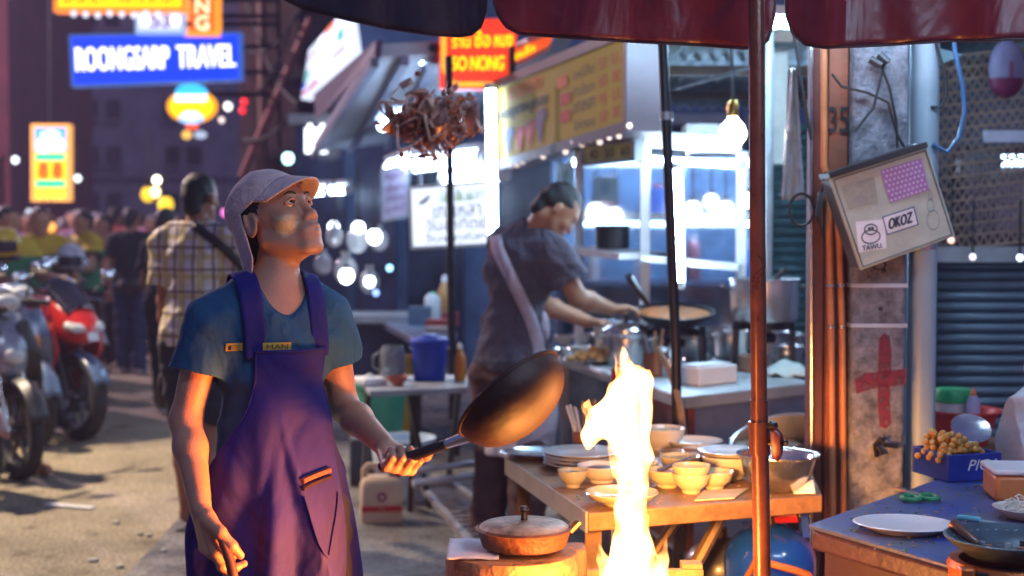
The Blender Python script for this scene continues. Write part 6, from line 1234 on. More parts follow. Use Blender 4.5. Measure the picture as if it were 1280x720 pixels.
mr = n.new('ShaderNodeMapRange'); mr.inputs[1].default_value = .41; mr.inputs[2].default_value = .66; mr.inputs[3].default_value = 0.; mr.inputs[4].default_value = 380.; l.new(nz.outputs['Fac'], mr.inputs[0]); l.new(mr.outputs[0], em.inputs[1]); em.inputs[0].default_value = (1, .38, .10, 1)
flm = thing('flame', 'tall white and yellow flame shooting up from the stove', 'flame', (FX, FY, .46)); put('fire', fm, FM, flm)
for z, p, r, x, y, aim in ((.60, 24, .11, 0, 0, None), (.84, 3, .09, .03, .06, None), (.60, 300, .13, -.02, .02, (-.75, 3.12, .72)), (.92, 175, .09, .03, .10, (.60, 3.95, .47))):   # the fire's light; two spots added, aimed at the table and the cook's arms
    d = bpy.data.lights.new('flame_light', 'SPOT' if aim else 'POINT'); d.energy = p; d.color = (1, .36, .075) if not aim else (1, .40, .085) if aim[0] > 0 else (1, .22, .035); d.shadow_soft_size = r; o = bpy.data.objects.new('flame_light', d); COL.objects.link(o); o.parent = flm; o.location = (x, y, z - .46)
    if aim: d.spot_size = R(74 if aim[0] > 0 else 74); d.spot_blend = .9; o.rotation_euler = (Vector(aim) - Vector((FX + x, FY + y, z))).to_track_quat('-Z', 'Y').to_euler()
wb_ = thing('fire_guard', 'scorched wooden frame beside the flame, under the table corner', 'frame', (.20, 3.55, 0))
for x0, x1, z0, z1 in ((-.02, .03, 0, .66), (.30, .35, 0, .66)): MB().box(((x0 + x1) / 2 + .12, 3.50, (z0 + z1) / 2), (x1 - x0, .05, z1 - z0)).build('post', WOODD, wb_)
for z in (.60, .40, .18): MB().box((.285, 3.47, z), (.37, .022, .10)).build('board', WOODD, wb_)
MB().box((.13, 3.42, .66), (.10, .09, .12)).build('corner_block', WOODD, wb_, bev=.01)

# ------------------------------------------------------------------ chopping block with the pan
cb = thing('chopping_block', 'thick round wooden chopping block at the bottom, left of the flame', 'chopping block', (0, 3.28, 0))
c = Vector((P(640, 690, 3.3).x, 3.30, 0)); zb_ = .735
MB().lathe([(.150, 0), (.155, .02), (.158, zb_ * .5), (.156, zb_ - .012), (.150, zb_), (0, zb_ + .001)], c, 40).build('trunk', mat('block_wood', (.30, .15, .065), .75, var=.55, scale=26, bump=.9, bscale=30), cb)
MB().tube([c + Vector((.158 * cos(a), .158 * sin(a), .55)) for a in np.linspace(0, 2 * pi, 36)[:-1]], .007, 6, closed=True).build('band', DKMET, cb)
tw = MB().grid(lambda a, b: c + Vector((-.15 + a * .12, -.10 + b * .20, zb_ + .006 + .006 * mnoise.noise(Vector((a * 3, b * 3, 2))))), 14, 14).build('cloth', mat('bluish_cloth', (.52, .55, .62), .9), solid=.004); tag(tw, 'bluish white cloth folded on the chopping block', 'cloth')
sp_ = thing('covered_pan', 'brown pan with glass lid resting on the chopping block', 'pan', c + Vector((.02, 0, zb_ + .004))); pc = c + Vector((.028, -.01, zb_ + .010))
MB().lathe([(.085, 0), (.098, .006), (.110, .044), (.114, .047), (.108, .052), (.09, .012), (0, .010)], pc, 36).build('body', mat('brown_pan', (.10, .04, .02), .6, metal=.2, var=.5, scale=14, bump=.5), sp_)
MB().lathe([(.105, .050), (.098, .056), (.06, .063), (0, .066)], pc, 32).build('lid', mat('sooty_lid', (.26, .20, .15), .5, metal=.3, var=.6, scale=18, bump=.5, bscale=30), sp_); MB().lathe([(.008, .064), (.006, .084), (.012, .090), (.008, .098), (0, .099)], pc, 12).build('knob', DKMET, sp_); MB().tube([pc + Vector((.108, -.02, .04)), pc + Vector((.128, -.01, .058)), pc + Vector((.124, .02, .058)), pc + Vector((.108, .03, .04))], .006, 6).build('handle', mat('brass', (.5, .3, .08)), sp_)

# ------------------------------------------------------------------ what the first cook holds and tosses
h1 = P(586, 545, 3.03); _hf = vn(hands['L'][0]); _hn = Vector(hands['L'][1]); _hn = vn(_hn - _hf * _hn.dot(_hf)); pc_ = cook.J['wrL'] + _hf * .090 + _hn * .024
ha = (h1 - pc_).normalized(); h0 = pc_ - ha * .062
wk = thing('wok', 'dark wok tilted up on edge in the cook\'s left hand', 'wok', P(640, 505, 2.98))
MB().tube([h0, h0.lerp(h1, .45), h0.lerp(h1, .75)], [.013, .0125, .012], 10).build('handle', mat('old_wood', (.3, .17, .08)) if False else BLKP, wk); MB().tube([h0.lerp(h1, .72), h1], [.010, .014], 8).build('ferrule', STEEL, wk)
wn_ = Vector((-.62, .36, .70)).normalized(); wx = (P(690, 443, 2.96) - P(584, 543, 3.02)).normalized(); wy = wn_.cross(wx).normalized(); wx = wy.cross(wn_); WM = Matrix((wx, wy, wn_)).transposed()
wc_ = (P(690, 443, 2.96) + P(584, 543, 3.02)) / 2; Rw_ = (P(690, 443, 2.96) - P(584, 543, 3.02)).length / 2
prof = [(Rw_ * sin(a) , -.088 * (cos(a)) ** .9 if cos(a) > 0 else 0) for a in np.linspace(0.001, pi / 2, 12)]
IRONW = mat('seasoned_iron', (.034, .009, .005), .55, metal=.1, var=.5, scale=9, bump=.25, bscale=30)
mb = MB().lathe([(max(r, 1e-6), z) for r, z in prof] + [(Rw_ * 1.02, .003), (Rw_ * .99, .004)] + [(max(r * .985, 1e-6), z + .004) for r, z in prof[::-1][1:]], wc_, 44, WM); mb.build('bowl', IRONW, wk)
MB().tube([wc_ + WM @ Vector((Rw_ * 1.01 * cos(a), Rw_ * 1.01 * sin(a), .003)) for a in np.linspace(0, 2 * pi, 48)[:-1]], .0042, 6, closed=True).build('rim', IRONW, wk)
wr_ = Vector(cook.J['wrR']); ldl = thing('ladle', 'long brown wooden ladle hanging from the cook\'s right hand', 'ladle', P(305, 800, 3.04))
MB().tube([P(274, 664, 3.075), P(287, 700, 3.06), P(300, 760, 3.05), P(310, 840, 3.05)], [.010, .0115, .011, .010], 10).build('handle', mat('dark_handle', (.12, .045, .025), .45, var=.25, coat=.3), ldl); MB().ball(P(312, 862, 3.05), (.045, .04, .03), 16, 10).build('bowl', STEEL, ldl)
# the tossed food: a clump of noodles and greens in mid air
fd = thing('tossed_food', 'brown clump of stir fried greens tossed high above the cooks', 'food', P(540, 165, 2.45)); fc = P(541, 150, 2.45)
NOOD = mat('soy_noodles', (.66, .38, .27), .38, var=.5, scale=40, coat=.3); LEAFM = mat('wilted_greens', (.60, .36, .26), .42, var=.5, scale=30, coat=.25)
rn = random.Random(3); mb = MB(); mb2 = MB(); mb3 = MB()
def cluster():
    a = rn.random() * 2 * pi; q = rn.random() ** .6 * (rn.uniform(1.2, 1.7) if rn.random() < .22 else .92)
    return Vector((.060 * q * cos(a), .05 * rn.uniform(-1, 1) * (1 - q * .5), .047 * q * sin(a) + .009 * cos(a)))
for i in range(46):
    o = cluster(); d = Vector((rn.uniform(-1, 1), rn.uniform(-1, 1), rn.uniform(-1.6, 1.6))).normalized(); e_ = Vector((rn.uniform(-1, 1), rn.uniform(-1, 1), rn.uniform(-1, 1))).normalized() * rn.uniform(.015, .04); L = rn.uniform(.022, .05)
    mb.tube([fc + o + d * (t - .5) * L + e_ * sin(pi * t) for t in np.linspace(0, 1, 7)], [.0012, .0021, .0026, .0026, .0023, .0018, .001], 6)
for i in range(80):
    o = cluster(); X = Vector((rn.uniform(-1, 1), rn.uniform(-1, 1), rn.uniform(-1.3, 1.3))).normalized(); Y_ = frame_of(X)[0]; L, w_ = rn.uniform(.016, .036), rn.uniform(.006, .013); Z_ = X.cross(Y_); cu = rn.uniform(-.028, .028)
    mb2.grid(lambda s, t: fc + o + X * (t - .5) * L + Y_ * (s - .5) * 2 * w_ * sin(pi * (.06 + .88 * t)) + Z_ * (cu * sin(3 * t + s * 2) + .006 * sin(6 * s + 5 * t)), 4, 7)
for i in range(46): o = cluster(); mb3.ball(fc + o * 1.1, (rn.uniform(.003, .008), rn.uniform(.003, .007), rn.uniform(.003, .010)), 7, 5, Matrix.Rotation(rn.random() * 3, 3, 'X'))
for o_, nm_ in ((mb.build('noodles', NOOD, fd), 0), (mb2.build('greens', LEAFM, fd, solid=.001), 0), (mb3.build('morsels', mat('chili_pieces', (.42, .10, .04), .35, var=.6, scale=50, coat=.4), fd), 0)): o_['kind'] = 'stuff'

# ------------------------------------------------------------------ front pole, awning
RUSTP = mat('brown_pole_paint', (.105, .032, .017), .30, metal=.25, var=.25, scale=24, bump=.12, bscale=60, coat=.35)
fpole = thing('awning_pole', 'brown steel pole in front, holding up the maroon awning', 'pole', Vector((P(953, 720, 3.3).x, 3.3, 0)))
pa, pb_ = P(953, 740, 3.3), P(945, -120, 3.3); pg = pa + (pa - pb_) * (pa.z / (pb_.z - pa.z))
MB().tube([pg, pa, P(949, 500, 3.3)], .0205, 18).build('lower_tube', RUSTP, fpole); MB().tube([P(949, 500, 3.3), P(947, 300, 3.3), pb_, pb_ + (pb_ - pa) * .12], .0185, 18).build('upper_tube', RUSTP, fpole)
MB().tube([P(949.6, 568, 3.3), P(949, 530, 3.3)], .0250, 18).build('collar', RUSTP, fpole); MB().tube([P(949, 532, 3.3), P(949, 527, 3.3)], .0265, 18).build('collar_ring', RUSTP, fpole)
for v, L in ((533, 20), (554, 34)): MB().tube([P(958, v, 3.29), P(950 + L, v - 1, 3.26)], .0065, 8).build('bolt', DKMET, fpole)
MB().loft([(P(966, 556, 3.27), (.004, .006, -.036), (.006, .012, .002)), (P(972, 556, 3.265), (.004, .006, -.040), (.008, .014, .002)), (P(977, 555, 3.26), (.002, .004, -.026), (.006, .012, .002))], 12).build('wing_knob', mat('oxide_red', (.10, .018, .014), .4), fpole); MB().box(P(967, 533, 3.28), (.012, .03, .022)).build('nut', DKMET, fpole)
aw = thing('awning', 'maroon awning with scalloped valance flaps across the top', 'awning', P(840, 0, 3.6))
MAR = mat('maroon_vinyl', (.105, .009, .016), .42, var=.35, scale=3.2, bump=.35, bscale=14, coat=.15); DVY = mat('bluelit_vinyl', (.028, .024, .04), .38, var=.4, scale=3, bump=.35, bscale=16, coat=.2)  # DVY, left flap: maroon vinyl with bluish light painted into its colour
wrinkle(MAR, 4, .02, .6, (1, 1, .45), .35, (.17, .10, .13), 3); wrinkle(DVY, 4, .02, .6, (1, 1, .45), .3, (.10, .10, .15), 3)  # pale blotches on MAR: soiling, plus light reflections painted in
def panel(u0, u1, bot, Y0, Y1, m, ph):
    def fn(s, t):
        u = u0 + (u1 - u0) * s; vb = float(np.interp(u, [b[0] for b in bot], [b[1] for b in bot])); v = -170 + (vb + 170) * t; Y = Y0 + (Y1 - Y0) * s
        return P(u, v, Y + .018 * sin(s * 9 + ph) * t + .012 * sin(s * 23 + ph * 2) * t * t + .010 * t * t)
    MB().grid(fn, 72, 24).build('valance_flap', m, aw, solid=.004)
    rim = [fn(s, 1.) + Vector((0, -.002, 0)) for s in np.linspace(0, 1, 90)]; MB().tube(rim, .003, 6).build('valance_hem', mat('dark_hem', (.03, .012, .018), .6), aw)
def arc(u0, v0, pts): return pts
panel(300, 611, [(300, -22), (345, -6), (380, 12), (430, 24), (480, 35), (540, 44), (575, 46), (590, 43), (601, 34), (607, 18), (610, -5), (611, -60)], 4.1, 3.75, DVY, .3)
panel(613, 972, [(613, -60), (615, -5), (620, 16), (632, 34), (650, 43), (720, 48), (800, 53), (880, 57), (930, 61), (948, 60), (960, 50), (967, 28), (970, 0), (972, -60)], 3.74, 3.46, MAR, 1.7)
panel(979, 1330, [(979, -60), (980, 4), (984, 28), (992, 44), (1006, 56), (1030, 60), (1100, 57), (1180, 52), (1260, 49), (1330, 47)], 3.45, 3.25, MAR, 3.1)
tq = [P(300, -170, 4.1), P(1330, -170, 3.25), P(1330, -170, 3.25) + Vector((.2, 2.1, .75)), P(300, -170, 4.1) + Vector((-.2, 2.1, .75))]
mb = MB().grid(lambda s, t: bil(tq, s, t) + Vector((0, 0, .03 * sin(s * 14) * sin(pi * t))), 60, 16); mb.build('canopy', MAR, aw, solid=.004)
for s in (0.02, .35, .66, .98): MB().tube([bil(tq, s, .0) - Vector((0, 0, .02)), bil(tq, s, 1) - Vector((0, 0, .02))], .012, 8).build('rib', GREYMET, aw)

tube_lamp((.25, 4.15, 2.19), (1.45, 4.10, 2.17), .018, 36, 'assumed unseen tube light fixed under the maroon awning', group='added tube lights over the tables')  # assumed lamp, unseen behind the flaps, added to light tables, post and cooks
tube_lamp((.80, 1.9, 2.45), (1.95, 1.85, 2.45), .018, 105, 'assumed unseen tube light hanging over the blue topped table, lighting the front cook', group='added tube lights over the tables')  # assumed lamp out of view, added to light the front cook from ahead
# ------------------------------------------------------------------ gas cylinders under the table
def cylinder(label, c, r, z, m):
    t = thing('gas_cylinder', label, 'gas cylinder', (c[0], c[1], 0), group='gas cylinders under the wooden table'); prof = [(r * .8, .02), (r * .98, .06), (r, .12), (r, z - r * .85)] + [(r * cos(a), z - r * .85 + r * .85 * sin(a)) for a in np.linspace(.1, pi / 2 - .15, 8)] + [(0, z)]
    MB().lathe(prof, (c[0], c[1], 0), 32).build('tank', m, t); MB().lathe([(r * .85, 0), (r * .85, .05), (r * .8, .05), (r * .8, 0)], (c[0], c[1], 0), 24).build('foot_ring', DKMET, t)
    MB().cyl((c[0], c[1], z - .01), .02, .04, 12).build('valve', mat('brass', (.5, .3, .08)), t); return t
cy_ = cylinder('bright blue gas cylinder with red regulator, right of the pole', (P(965, 650, 4.22).x, 4.25), .138, .60, mat('blue_enamel', (.004, .05, .44), .22, coat=.6, var=.12, scale=5))
vx = P(975, 650, 4.2).x; MB().tube([(vx - .01, 4.2, .635), (vx + .05, 4.17, .640)], [.026, .022], 12).build('regulator', mat('red_plastic', (.55, .02, .02)), cy_); MB().tube([(vx + .05, 4.17, .64), (vx + .085, 4.16, .64)], .007, 8).build('hose_nozzle', STEEL, cy_)
cylinder('dull grey blue gas cylinder, left of the pole under the table', (P(912, 690, 4.25).x, 4.42), .12, .52, mat('grey_enamel', (.06, .065, .08), .35, coat=.3, var=.3))
st_ = thing('strap', 'blue strap hanging under the table beside the pole', 'strap', P(934, 700, 4.3)); MB().bar(P(932, 652, 4.28), P(938, 690, 4.28), .022, .004, up=(0, 1, 0)).build('webbing', BLUP2, st_)
st2 = thing('strap', 'blue strap hanging from the right end of the table', 'strap', P(1006, 660, 4.1)); MB().bar(P(1005, 638, 4.15), P(1008, 672, 4.15), .020, .004, up=(0, 1, 0)).build('webbing', BLUP2, st2)
hs = thing('gas_hose', 'orange brown hose looping beside the blue cylinder', 'hose', P(1000, 715, 4.1)); MB().tube([P(930, 730, 4.05), P(945, 700, 4.0), P(990, 712, 4.0), P(1010, 718, 4.02), P(1018, 735, 4.05)], .011, 8).build('tube', mat('orange_hose', (.35, .12, .04), .45), hs)

# ------------------------------------------------------------------ concrete post with its pipes and box
POSTC = mat('weathered_concrete', (.07, .07, .085), .88, var=.32, scale=22, bump=1., bscale=60, col2=(.30, .30, .34)); RUSTB = mat('rust_brown_board', (.26, .085, .040), .6, var=.35, scale=6, bump=.3, bscale=30)
Yp = 4.4; xl, xr = P(1066, 300, Yp).x, P(1134, 300, Yp).x
cp = thing('utility_post', 'grey concrete utility post with a red painted cross', 'post', ((xl + xr) / 2, Yp + .09, 0))
MB().box(((xl + xr) / 2, Yp + .09, 1.6), (xr - xl, .18, 3.2)).build('shaft', POSTC, cp, bev=.014)
for v in (357, 407): z = P(0, v, Yp).z; MB().box(((xl + xr) / 2, Yp + .09, z), (xr - xl + .006, .188, .012)).build('band', mat('pale_band', (.62, .66, .70), .4, metal=.4), cp)
for u, v in ((1101, 386), (1103, 471), (1105, 338)): MB().tube([P(u, v, Yp - .001), P(u, v, Yp - .004)], .0075, 10).build('hole', BLKP, cp)
qp = [Vector((xl, Yp, 0)), Vector((xr, Yp, 0)), Vector((xr, Yp, 2.6)), Vector((xl, Yp, 2.6))]
REDW = mat('red_spray', (.24, .015, .04), .85, var=.5, scale=40, col2=(.17, .035, .06))
_n, _l = REDW.node_tree.nodes, REDW.node_tree.links; _t = _n.new('ShaderNodeTexNoise'); _t.inputs['Scale'].default_value = 40; _t.inputs['Detail'].default_value = 6; _c = _n.new('ShaderNodeTexCoord'); _l.new(_c.outputs['Object'], _t.inputs['Vector']); _r = _n.new('ShaderNodeMapRange'); _r.inputs[1].default_value = .36; _r.inputs[2].default_value = .56; _r.inputs[3].default_value = .42; _r.inputs[4].default_value = .92; _l.new(_t.outputs['Fac'], _r.inputs[0]); _l.new(_r.outputs[0], _n['Principled BSDF'].inputs['Alpha'])
def onpost(pts): return [((P(u, v, Yp).x - xl) / (xr - xl), P(u, v, Yp).z / 2.6) for u, v in pts]
patch(qp, onpost([(1099, 532), (1097, 500), (1098, 440), (1099, 422), (1105, 416), (1112, 420), (1114, 440), (1112, 500), (1114, 530), (1106, 536)]), REDW, cp, 'painted_cross', .0025); patch(qp, onpost([(1068, 474), (1080, 466), (1133, 461), (1133, 480), (1090, 486), (1070, 492)]), REDW, cp, 'painted_cross', .0033)
letters('rO', qp, (*onpost([(1080, 338)])[0], *onpost([(1108, 324)])[0]), BLK, cp, off=.003)
MB().tube([P(1096, 570, 4.385), P(1094, 556, 4.37), P(1100, 548, 4.36), P(1106, 556, 4.355), P(1122, 558, 4.36)], .0075, 8).build('hook', DKMET, cp); MB().tube([P(1108, 547, 4.37), P(1094, 556, 4.37), P(1104, 568, 4.37)], .006, 8).build('hook', DKMET, cp)
for p in (((1099, 68), (1110, 78)), ((1088, 74), (1102, 82))): MB().tube([P(*p[0], 4.37), P(*p[1], 4.36)], .012, 8).build('insulator', BLKP, cp)
for pts in (((1105, 80), (1098, 110), (1092, 135), (1078, 152), (1068, 165)), ((1040, 92), (1052, 108), (1085, 116), (1110, 128), (1122, 170), (1134, 190)), ((1102, 84), (1112, 110), (1120, 150), (1122, 185))): MB().tube([P(u, v, 4.375) for u, v in pts], .0045, 6).build('wire', CABLE, cp)
bb_ = thing('timber_board', 'rust brown board on the left of the concrete post, with painted number 35', 'board', (P(1042, 500, 4.5).x, 4.5, 0))
xb0, xb1 = P(1034, 300, 4.46).x, xl - .003; MB().box(((xb0 + xb1) / 2, 4.50, 1.6), (xb1 - xb0, .08, 3.2)).build('plank', RUSTB, bb_, bev=.004); xc0 = P(1016, 300, 4.46).x; MB().box(((xb0 + xc0) / 2 - .002, 4.52, 1.6), (xb0 - xc0 - .003, .08, 3.2)).build('plank', mat('dark_rust_board', (.13, .04, .03), .6, var=.3), bb_, bev=.004)
q35 = quad_px(1036, 132, 1060, 168, 4.458); letters('35', q35, (.0, .05, 1., .95), BLK, bb_, bold=.012)
MB().tube([P(1015, 700, 4.47), P(1014, -60, 4.47)], .006, 8).build('edge_rod', STEEL, bb_)
ORP = mat('orange_conduit', (.55, .20, .075), .4, var=.2, scale=12)
def pipe(label, pts, r, m, Y=4.43):
    t = thing('conduit', label, 'pipe', P(pts[-1][0], pts[-1][1], Y), group='conduits on the rust brown board'); MB().tube([P(u, v, Y) for u, v in pts], r, 10).build('tube', m, t)
    for v in (357, 408): MB().tube([P(float(np.interp(v, [p[1] for p in pts], [p[0] for p in pts])), v - 2, Y), P(float(np.interp(v, [p[1] for p in pts], [p[0] for p in pts])), v + 2, Y)], r * 1.25, 10).build('clip', STEEL, t)
pipe('outer orange conduit running up past the number', [(1030, 40), (1030, 205), (1034, 225), (1037, 300), (1039, 420), (1042, 760)], .0105, ORP); pipe('inner orange conduit ending beside the electric box', [(1045, 240), (1049, 300), (1053, 420), (1056, 760)], .010, ORP)
rj = thing('cable_coil', 'black cable coil hanging left of the electric box', 'cable', P(1000, 262, 4.4)); MB().tube([P(1002 + 15 * cos(a), 262 + 20 * sin(a), 4.38 + .006 * a) for a in np.linspace(0, 4 * pi, 44)] + [P(1024, 250, 4.40), P(1032, 215, 4.40)], .0045, 6).build('loop', CABLE, rj)
for i in range(3): MB().tube([P(1024 + 3 * i, 240, 4.40), P(1020 + 2 * i, 270, 4.36), P(1028, 290 + 4 * i, 4.38), P(1030 + i, 250, 4.39)], .0035, 5).build('loop', CABLE, rj)
gp = thing('drain_pipe', 'grey plastic pipe standing right of the concrete post', 'pipe', (P(1152, 500, 4.5).x, 4.5, 0)); MB().tube([(P(1152, 400, 4.5).x, 4.5, 0), (P(1152, 400, 4.5).x, 4.5, 3.2)], .0455, 20).build('tube', mat('grey_pvc', (.30, .38, .44), .4, var=.15, scale=4), gp); MB().tube([P(1152, 300, 4.5), P(1152, 312, 4.5)], .048, 20).build('clamp', STEEL, gp)
MB().box(P(1168, 555, 4.44), (.022, .03, .055)).build('bracket', DKMET, gp)
# leaning electric box with stickers
eq = [P(1075, 338, 4.22), P(1193, 295, 4.22), P(1158, 184, 4.22), P(1036, 223, 4.22)]; n_ = qn(eq)
eb = thing('electric_box', 'tilted grey green electric box covered with stickers on the post', 'electric box', (eq[0] + eq[2]) / 2)
mb = MB().hexa([bil(eq, .012, .02), bil(eq, .988, .02), bil(eq, .988, .98), bil(eq, .012, .98)], -n_ * .13); mb.build('body', mat('box_side', (.07, .075, .08), .5, metal=.3), eb)
LID = mat('grey_green_lid', (.42, .46, .40), .5, var=.15, scale=9, bump=.15); MB().hexa([p + n_ * .012 for p in eq], -n_ * .018).build('cover', LID, eb, bev=.004)
fr_ = [p + n_ * .013 for p in eq]
for i in range(4): a, b = fr_[i], fr_[(i + 1) % 4]; ce = sum(fr_, Vector()) / 4; MB().tube([a.lerp(ce, .06), b.lerp(ce, .06)], .0022, 6).build('groove', mat('lid_groove', (.12, .14, .13), .6), eb)
MB().hexa([eq[3] + n_ * .02, eq[2] + n_ * .02, eq[2] - n_ * .12, eq[3] - n_ * .12], (eq[3] - eq[0]).normalized() * .016).build('rain_lip', BLKP, eb)
def onbox(px): 
    o = n_ * .0128; return [P(u, v, 4.22) + o for u, v in px]
def sticker(px, m, name='sticker', off=.001): q = onbox(px); return patch(q, rect(0, 0, 1, 1), m, eb, name, off), q
_, q = sticker([(1111, 254), (1160, 238), (1150, 198), (1099, 213)], mat('violet_paper', (.34, .18, .46), .6)); DOT = mat('pale_dots', (.62, .50, .68), .6)
mb = MB()
for i in range(9):
    for j in range(7):
        ps_ = circ((i + .5 + .5 * (j % 2)) / 9.6, (j + .5) / 7, .030, .040, 8); mb.add([bil(q, a, b) + qn(q) * .002 for a, b in ps_], [tuple(range(8))])
me_ = bpy.data.meshes.new('dots'); me_.from_pydata(mb.v, [], mb.f); put('dots', me_, DOT, eb)
_, q = sticker([(1072, 316), (1107, 310), (1104, 274), (1068, 277)], mat('sticker_white', (.70, .70, .74), .6)); INKB = mat('sticker_ink', (.03, .03, .06), .6)
def ring(q, s, t, r, rt, wd=.022, m=INKB, n=22):
    mb = MB()
    for k in range(n):
        a, b = 2 * pi * k / n, 2 * pi * (k + 1) / n; mb.add([bil(q, s + (r + w_) * cos(x), t + (rt + w_) * sin(x)) + qn(q) * .002 for x, w_ in ((a, -wd), (a, wd), (b, wd), (b, -wd))], [(0, 1, 2, 3)])
    me_ = bpy.data.meshes.new('drawing'); me_.from_pydata(mb.v, [], mb.f); return put('drawing', me_, m, eb)
ring(q, .48, .46, .32, .22); ring(q, .5, .70, .22, .17); ring(q, .45, .74, .03, .03); ring(q, .56, .74, .03, .03); letters('TAWU.', q, (.14, .04, .86, .2), INKB, eb, bold=.006, off=.002)
_, q = sticker([(1107, 294), (1147, 281), (1141, 258), (1101, 271)], mat('sticker_white', (.7, .7, .74)))
for a in (rect(0, 0, 1, .06), rect(0, .94, 1, 1), rect(0, .0, .035, 1), rect(.965, 0, 1, 1)): patch(q, a, mat('sticker_blue', (.04, .09, .22), .6), eb, 'sticker_border', .0018)
letters('OKOZ', q, (.14, .24, .86, .78), INKB, eb, bold=.02, off=.0022, slant=.12)
sticker([(1060, 262), (1096, 253), (1091, 221), (1050, 233)], mat('worn_sticker', (.24, .24, .22), .7, var=.5, scale=40, col2=(.36, .36, .30)))
q = onbox([(1155, 292), (1178, 286), (1170, 232), (1150, 238)]); ring(q, .5, .26, .34, .22, .012, mat('faint_ink', (.20, .24, .25), .7)); ring(q, .45, .6, .2, .14, .012, mat('faint_ink', (.2, .24, .25))); ring(q, .5, .84, .10, .12, .012, mat('faint_ink', (.2, .24, .25)))
q = onbox([(1080, 268), (1094, 264), (1091, 254), (1077, 258)]); ring(q, .5, .5, .4, .4, .03, mat('chalk_mark', (.55, .57, .55), .8))
# loose cables on the right
for lb_2, pts, r, m in (('thin dark blue cable hanging beside the grey pipe', ((1166, 30), (1172, 60), (1182, 95), (1183, 120), (1176, 134), (1164, 134)), .005, CABLE), ('thicker blue cable looping down right of the grey pipe', ((1190, 30), (1194, 65), (1203, 105), (1206, 140), (1199, 172), (1184, 190), (1166, 180)), .0075, mat('blue_cable', (.05, .13, .27), .4)), ('black wire slanting down left of the concrete post', ((992, 40), (1000, 90), (1008, 140), (1014, 175)), .005, CABLE)):
    t = thing('cable', lb_2, 'cable', P(*pts[-1], 4.45), group='loose cables around the post'); MB().tube([P(u, v, 4.45) for u, v in pts], r, 8).build('wire', m, t)
fl_ = MB().prism([P(1165, 58, 4.6), P(1204, 68, 4.6), P(1192, 74, 4.6), P(1172, 82, 4.6), P(1165, 84, 4.6)], (0, .01, 0)).build('flap', mat('teal_sheet', (.25, .42, .46), .5)); tag(fl_, 'torn teal sheet behind the grey pipe, under the awning', 'sheet')

# ------------------------------------------------------------------ shopfront on the right: grille, menu board, shutter
Yg = 6.4
gr = thing('window_grille', 'expanded metal grille over the shop window at the right', 'grille', P(1260, 290, Yg)); GB = mat('bronze_grille', (.30, .22, .17), .5, metal=.5, var=.3)
x0, x1 = P(1150, 0, Yg).x, P(1420, 0, Yg).x
nrow = 17
for j in range(nrow):
    z = P(0, 308, Yg).z + j * .054; a, b = Vector((x0, Yg, z - .03)), Vector((x1, Yg, z + .075)); MB().bar(a, b, .010, .012).build('rail', GB, gr)
    if j < nrow - 1:
        mb = MB(); nx = 24
        for i in range(nx):
            p0 = a.lerp(b, i / nx); p1 = a.lerp(b, (i + .5) / nx) + Vector((0, 0, .054)); p2 = a.lerp(b, (i + 1) / nx); mb.bar(p0, p1, .005, .007); mb.bar(p1, p2, .005, .007)
        mb.build('lattice', GB, gr)
sw = thing('corner_shop', 'dim shop wall and window behind the grille at the right', 'building', (2.6, 7.4, 0))
MB().box((3.25, 7.7, 1.75), (3.1, .12, 3.5)).build('wall', mat('dim_blue_interior', (.06, .085, .14), .7, var=.5, scale=3), sw); MB().hexa(quad_px(1195, 330, 1420, 185, 7.55), (0, .02, 0)).build('window', GLASSD, sw)
MB().box((x0 - .06, 6.9, 1.6), (.10, 1.2, 3.2)).build('side_wall', mat('dim_blue_interior', (.05, .055, .085)), sw)
MB().box(((x0 + x1) / 2, 6.42, P(0, 318, Yg).z), (x1 - x0, .10, .07)).build('sill', GREYMET, sw)
tube_lamp(P(1222, 201, 7.2), P(1340, 200, 7.2), .030, 7.0, 'long white tube standing for a reflected tube behind the grille at the right', back=False); lamp(1211, 214, 7.1, 8, (.9, .96, 1), 6, 'round white lamp at the left end of the tube behind the grille')  # the tube is a reflection in the shop glass, built as glowing geometry
q = quad_px(1207, 290, 1330, 224, 7.0); s_ = sign('menu_board', 'lilac menu board with red prices behind the grille', 'sign', q, .02, mat('lilac_menu', (.36, .30, .44), .6), GREYMET, None, .012)
for k in range(3): letters(('45', '50', '60')[k], q, (.10, .62 - .25 * k, .19, .80 - .25 * k), REDI, s_); letters(('50', '60', '80')[k], q, (.26, .62 - .25 * k, .35, .80 - .25 * k), REDI, s_); letters(('ข้าวมันไก่', 'ต้มยำกุ้ง', 'ผัดไทย')[k], q, (.42, .62 - .25 * k, .85, .82 - .25 * k), PT, s_)
q = quad_px(1203, 222, 1250, 190, 7.05); s_ = sign('notice', 'pale blue notice above the menu board', 'notice', q, .01, mat('pale_blue_notice', (.30, .42, .52), .5), GREYMET, None, .006)
q = quad_px(1229, 178, 1300, 163, 6.33); s_ = sign('notice', 'white strip notice with fine print on the grille', 'notice', q, .006, mat('lilac_white', (.50, .48, .60), .6), GREYMET, None, 0)
for t0 in (.25, .6): letters('- - - - - - - - - - - -', q, (.05, t0, .95, t0 + .14), PT, s_)
lt_ = thing('paper_lantern', 'lilac oval lantern with dark red base hanging on the grille', 'lantern', P(1259, 120, 6.2)); c = P(1258, 86, 6.2)
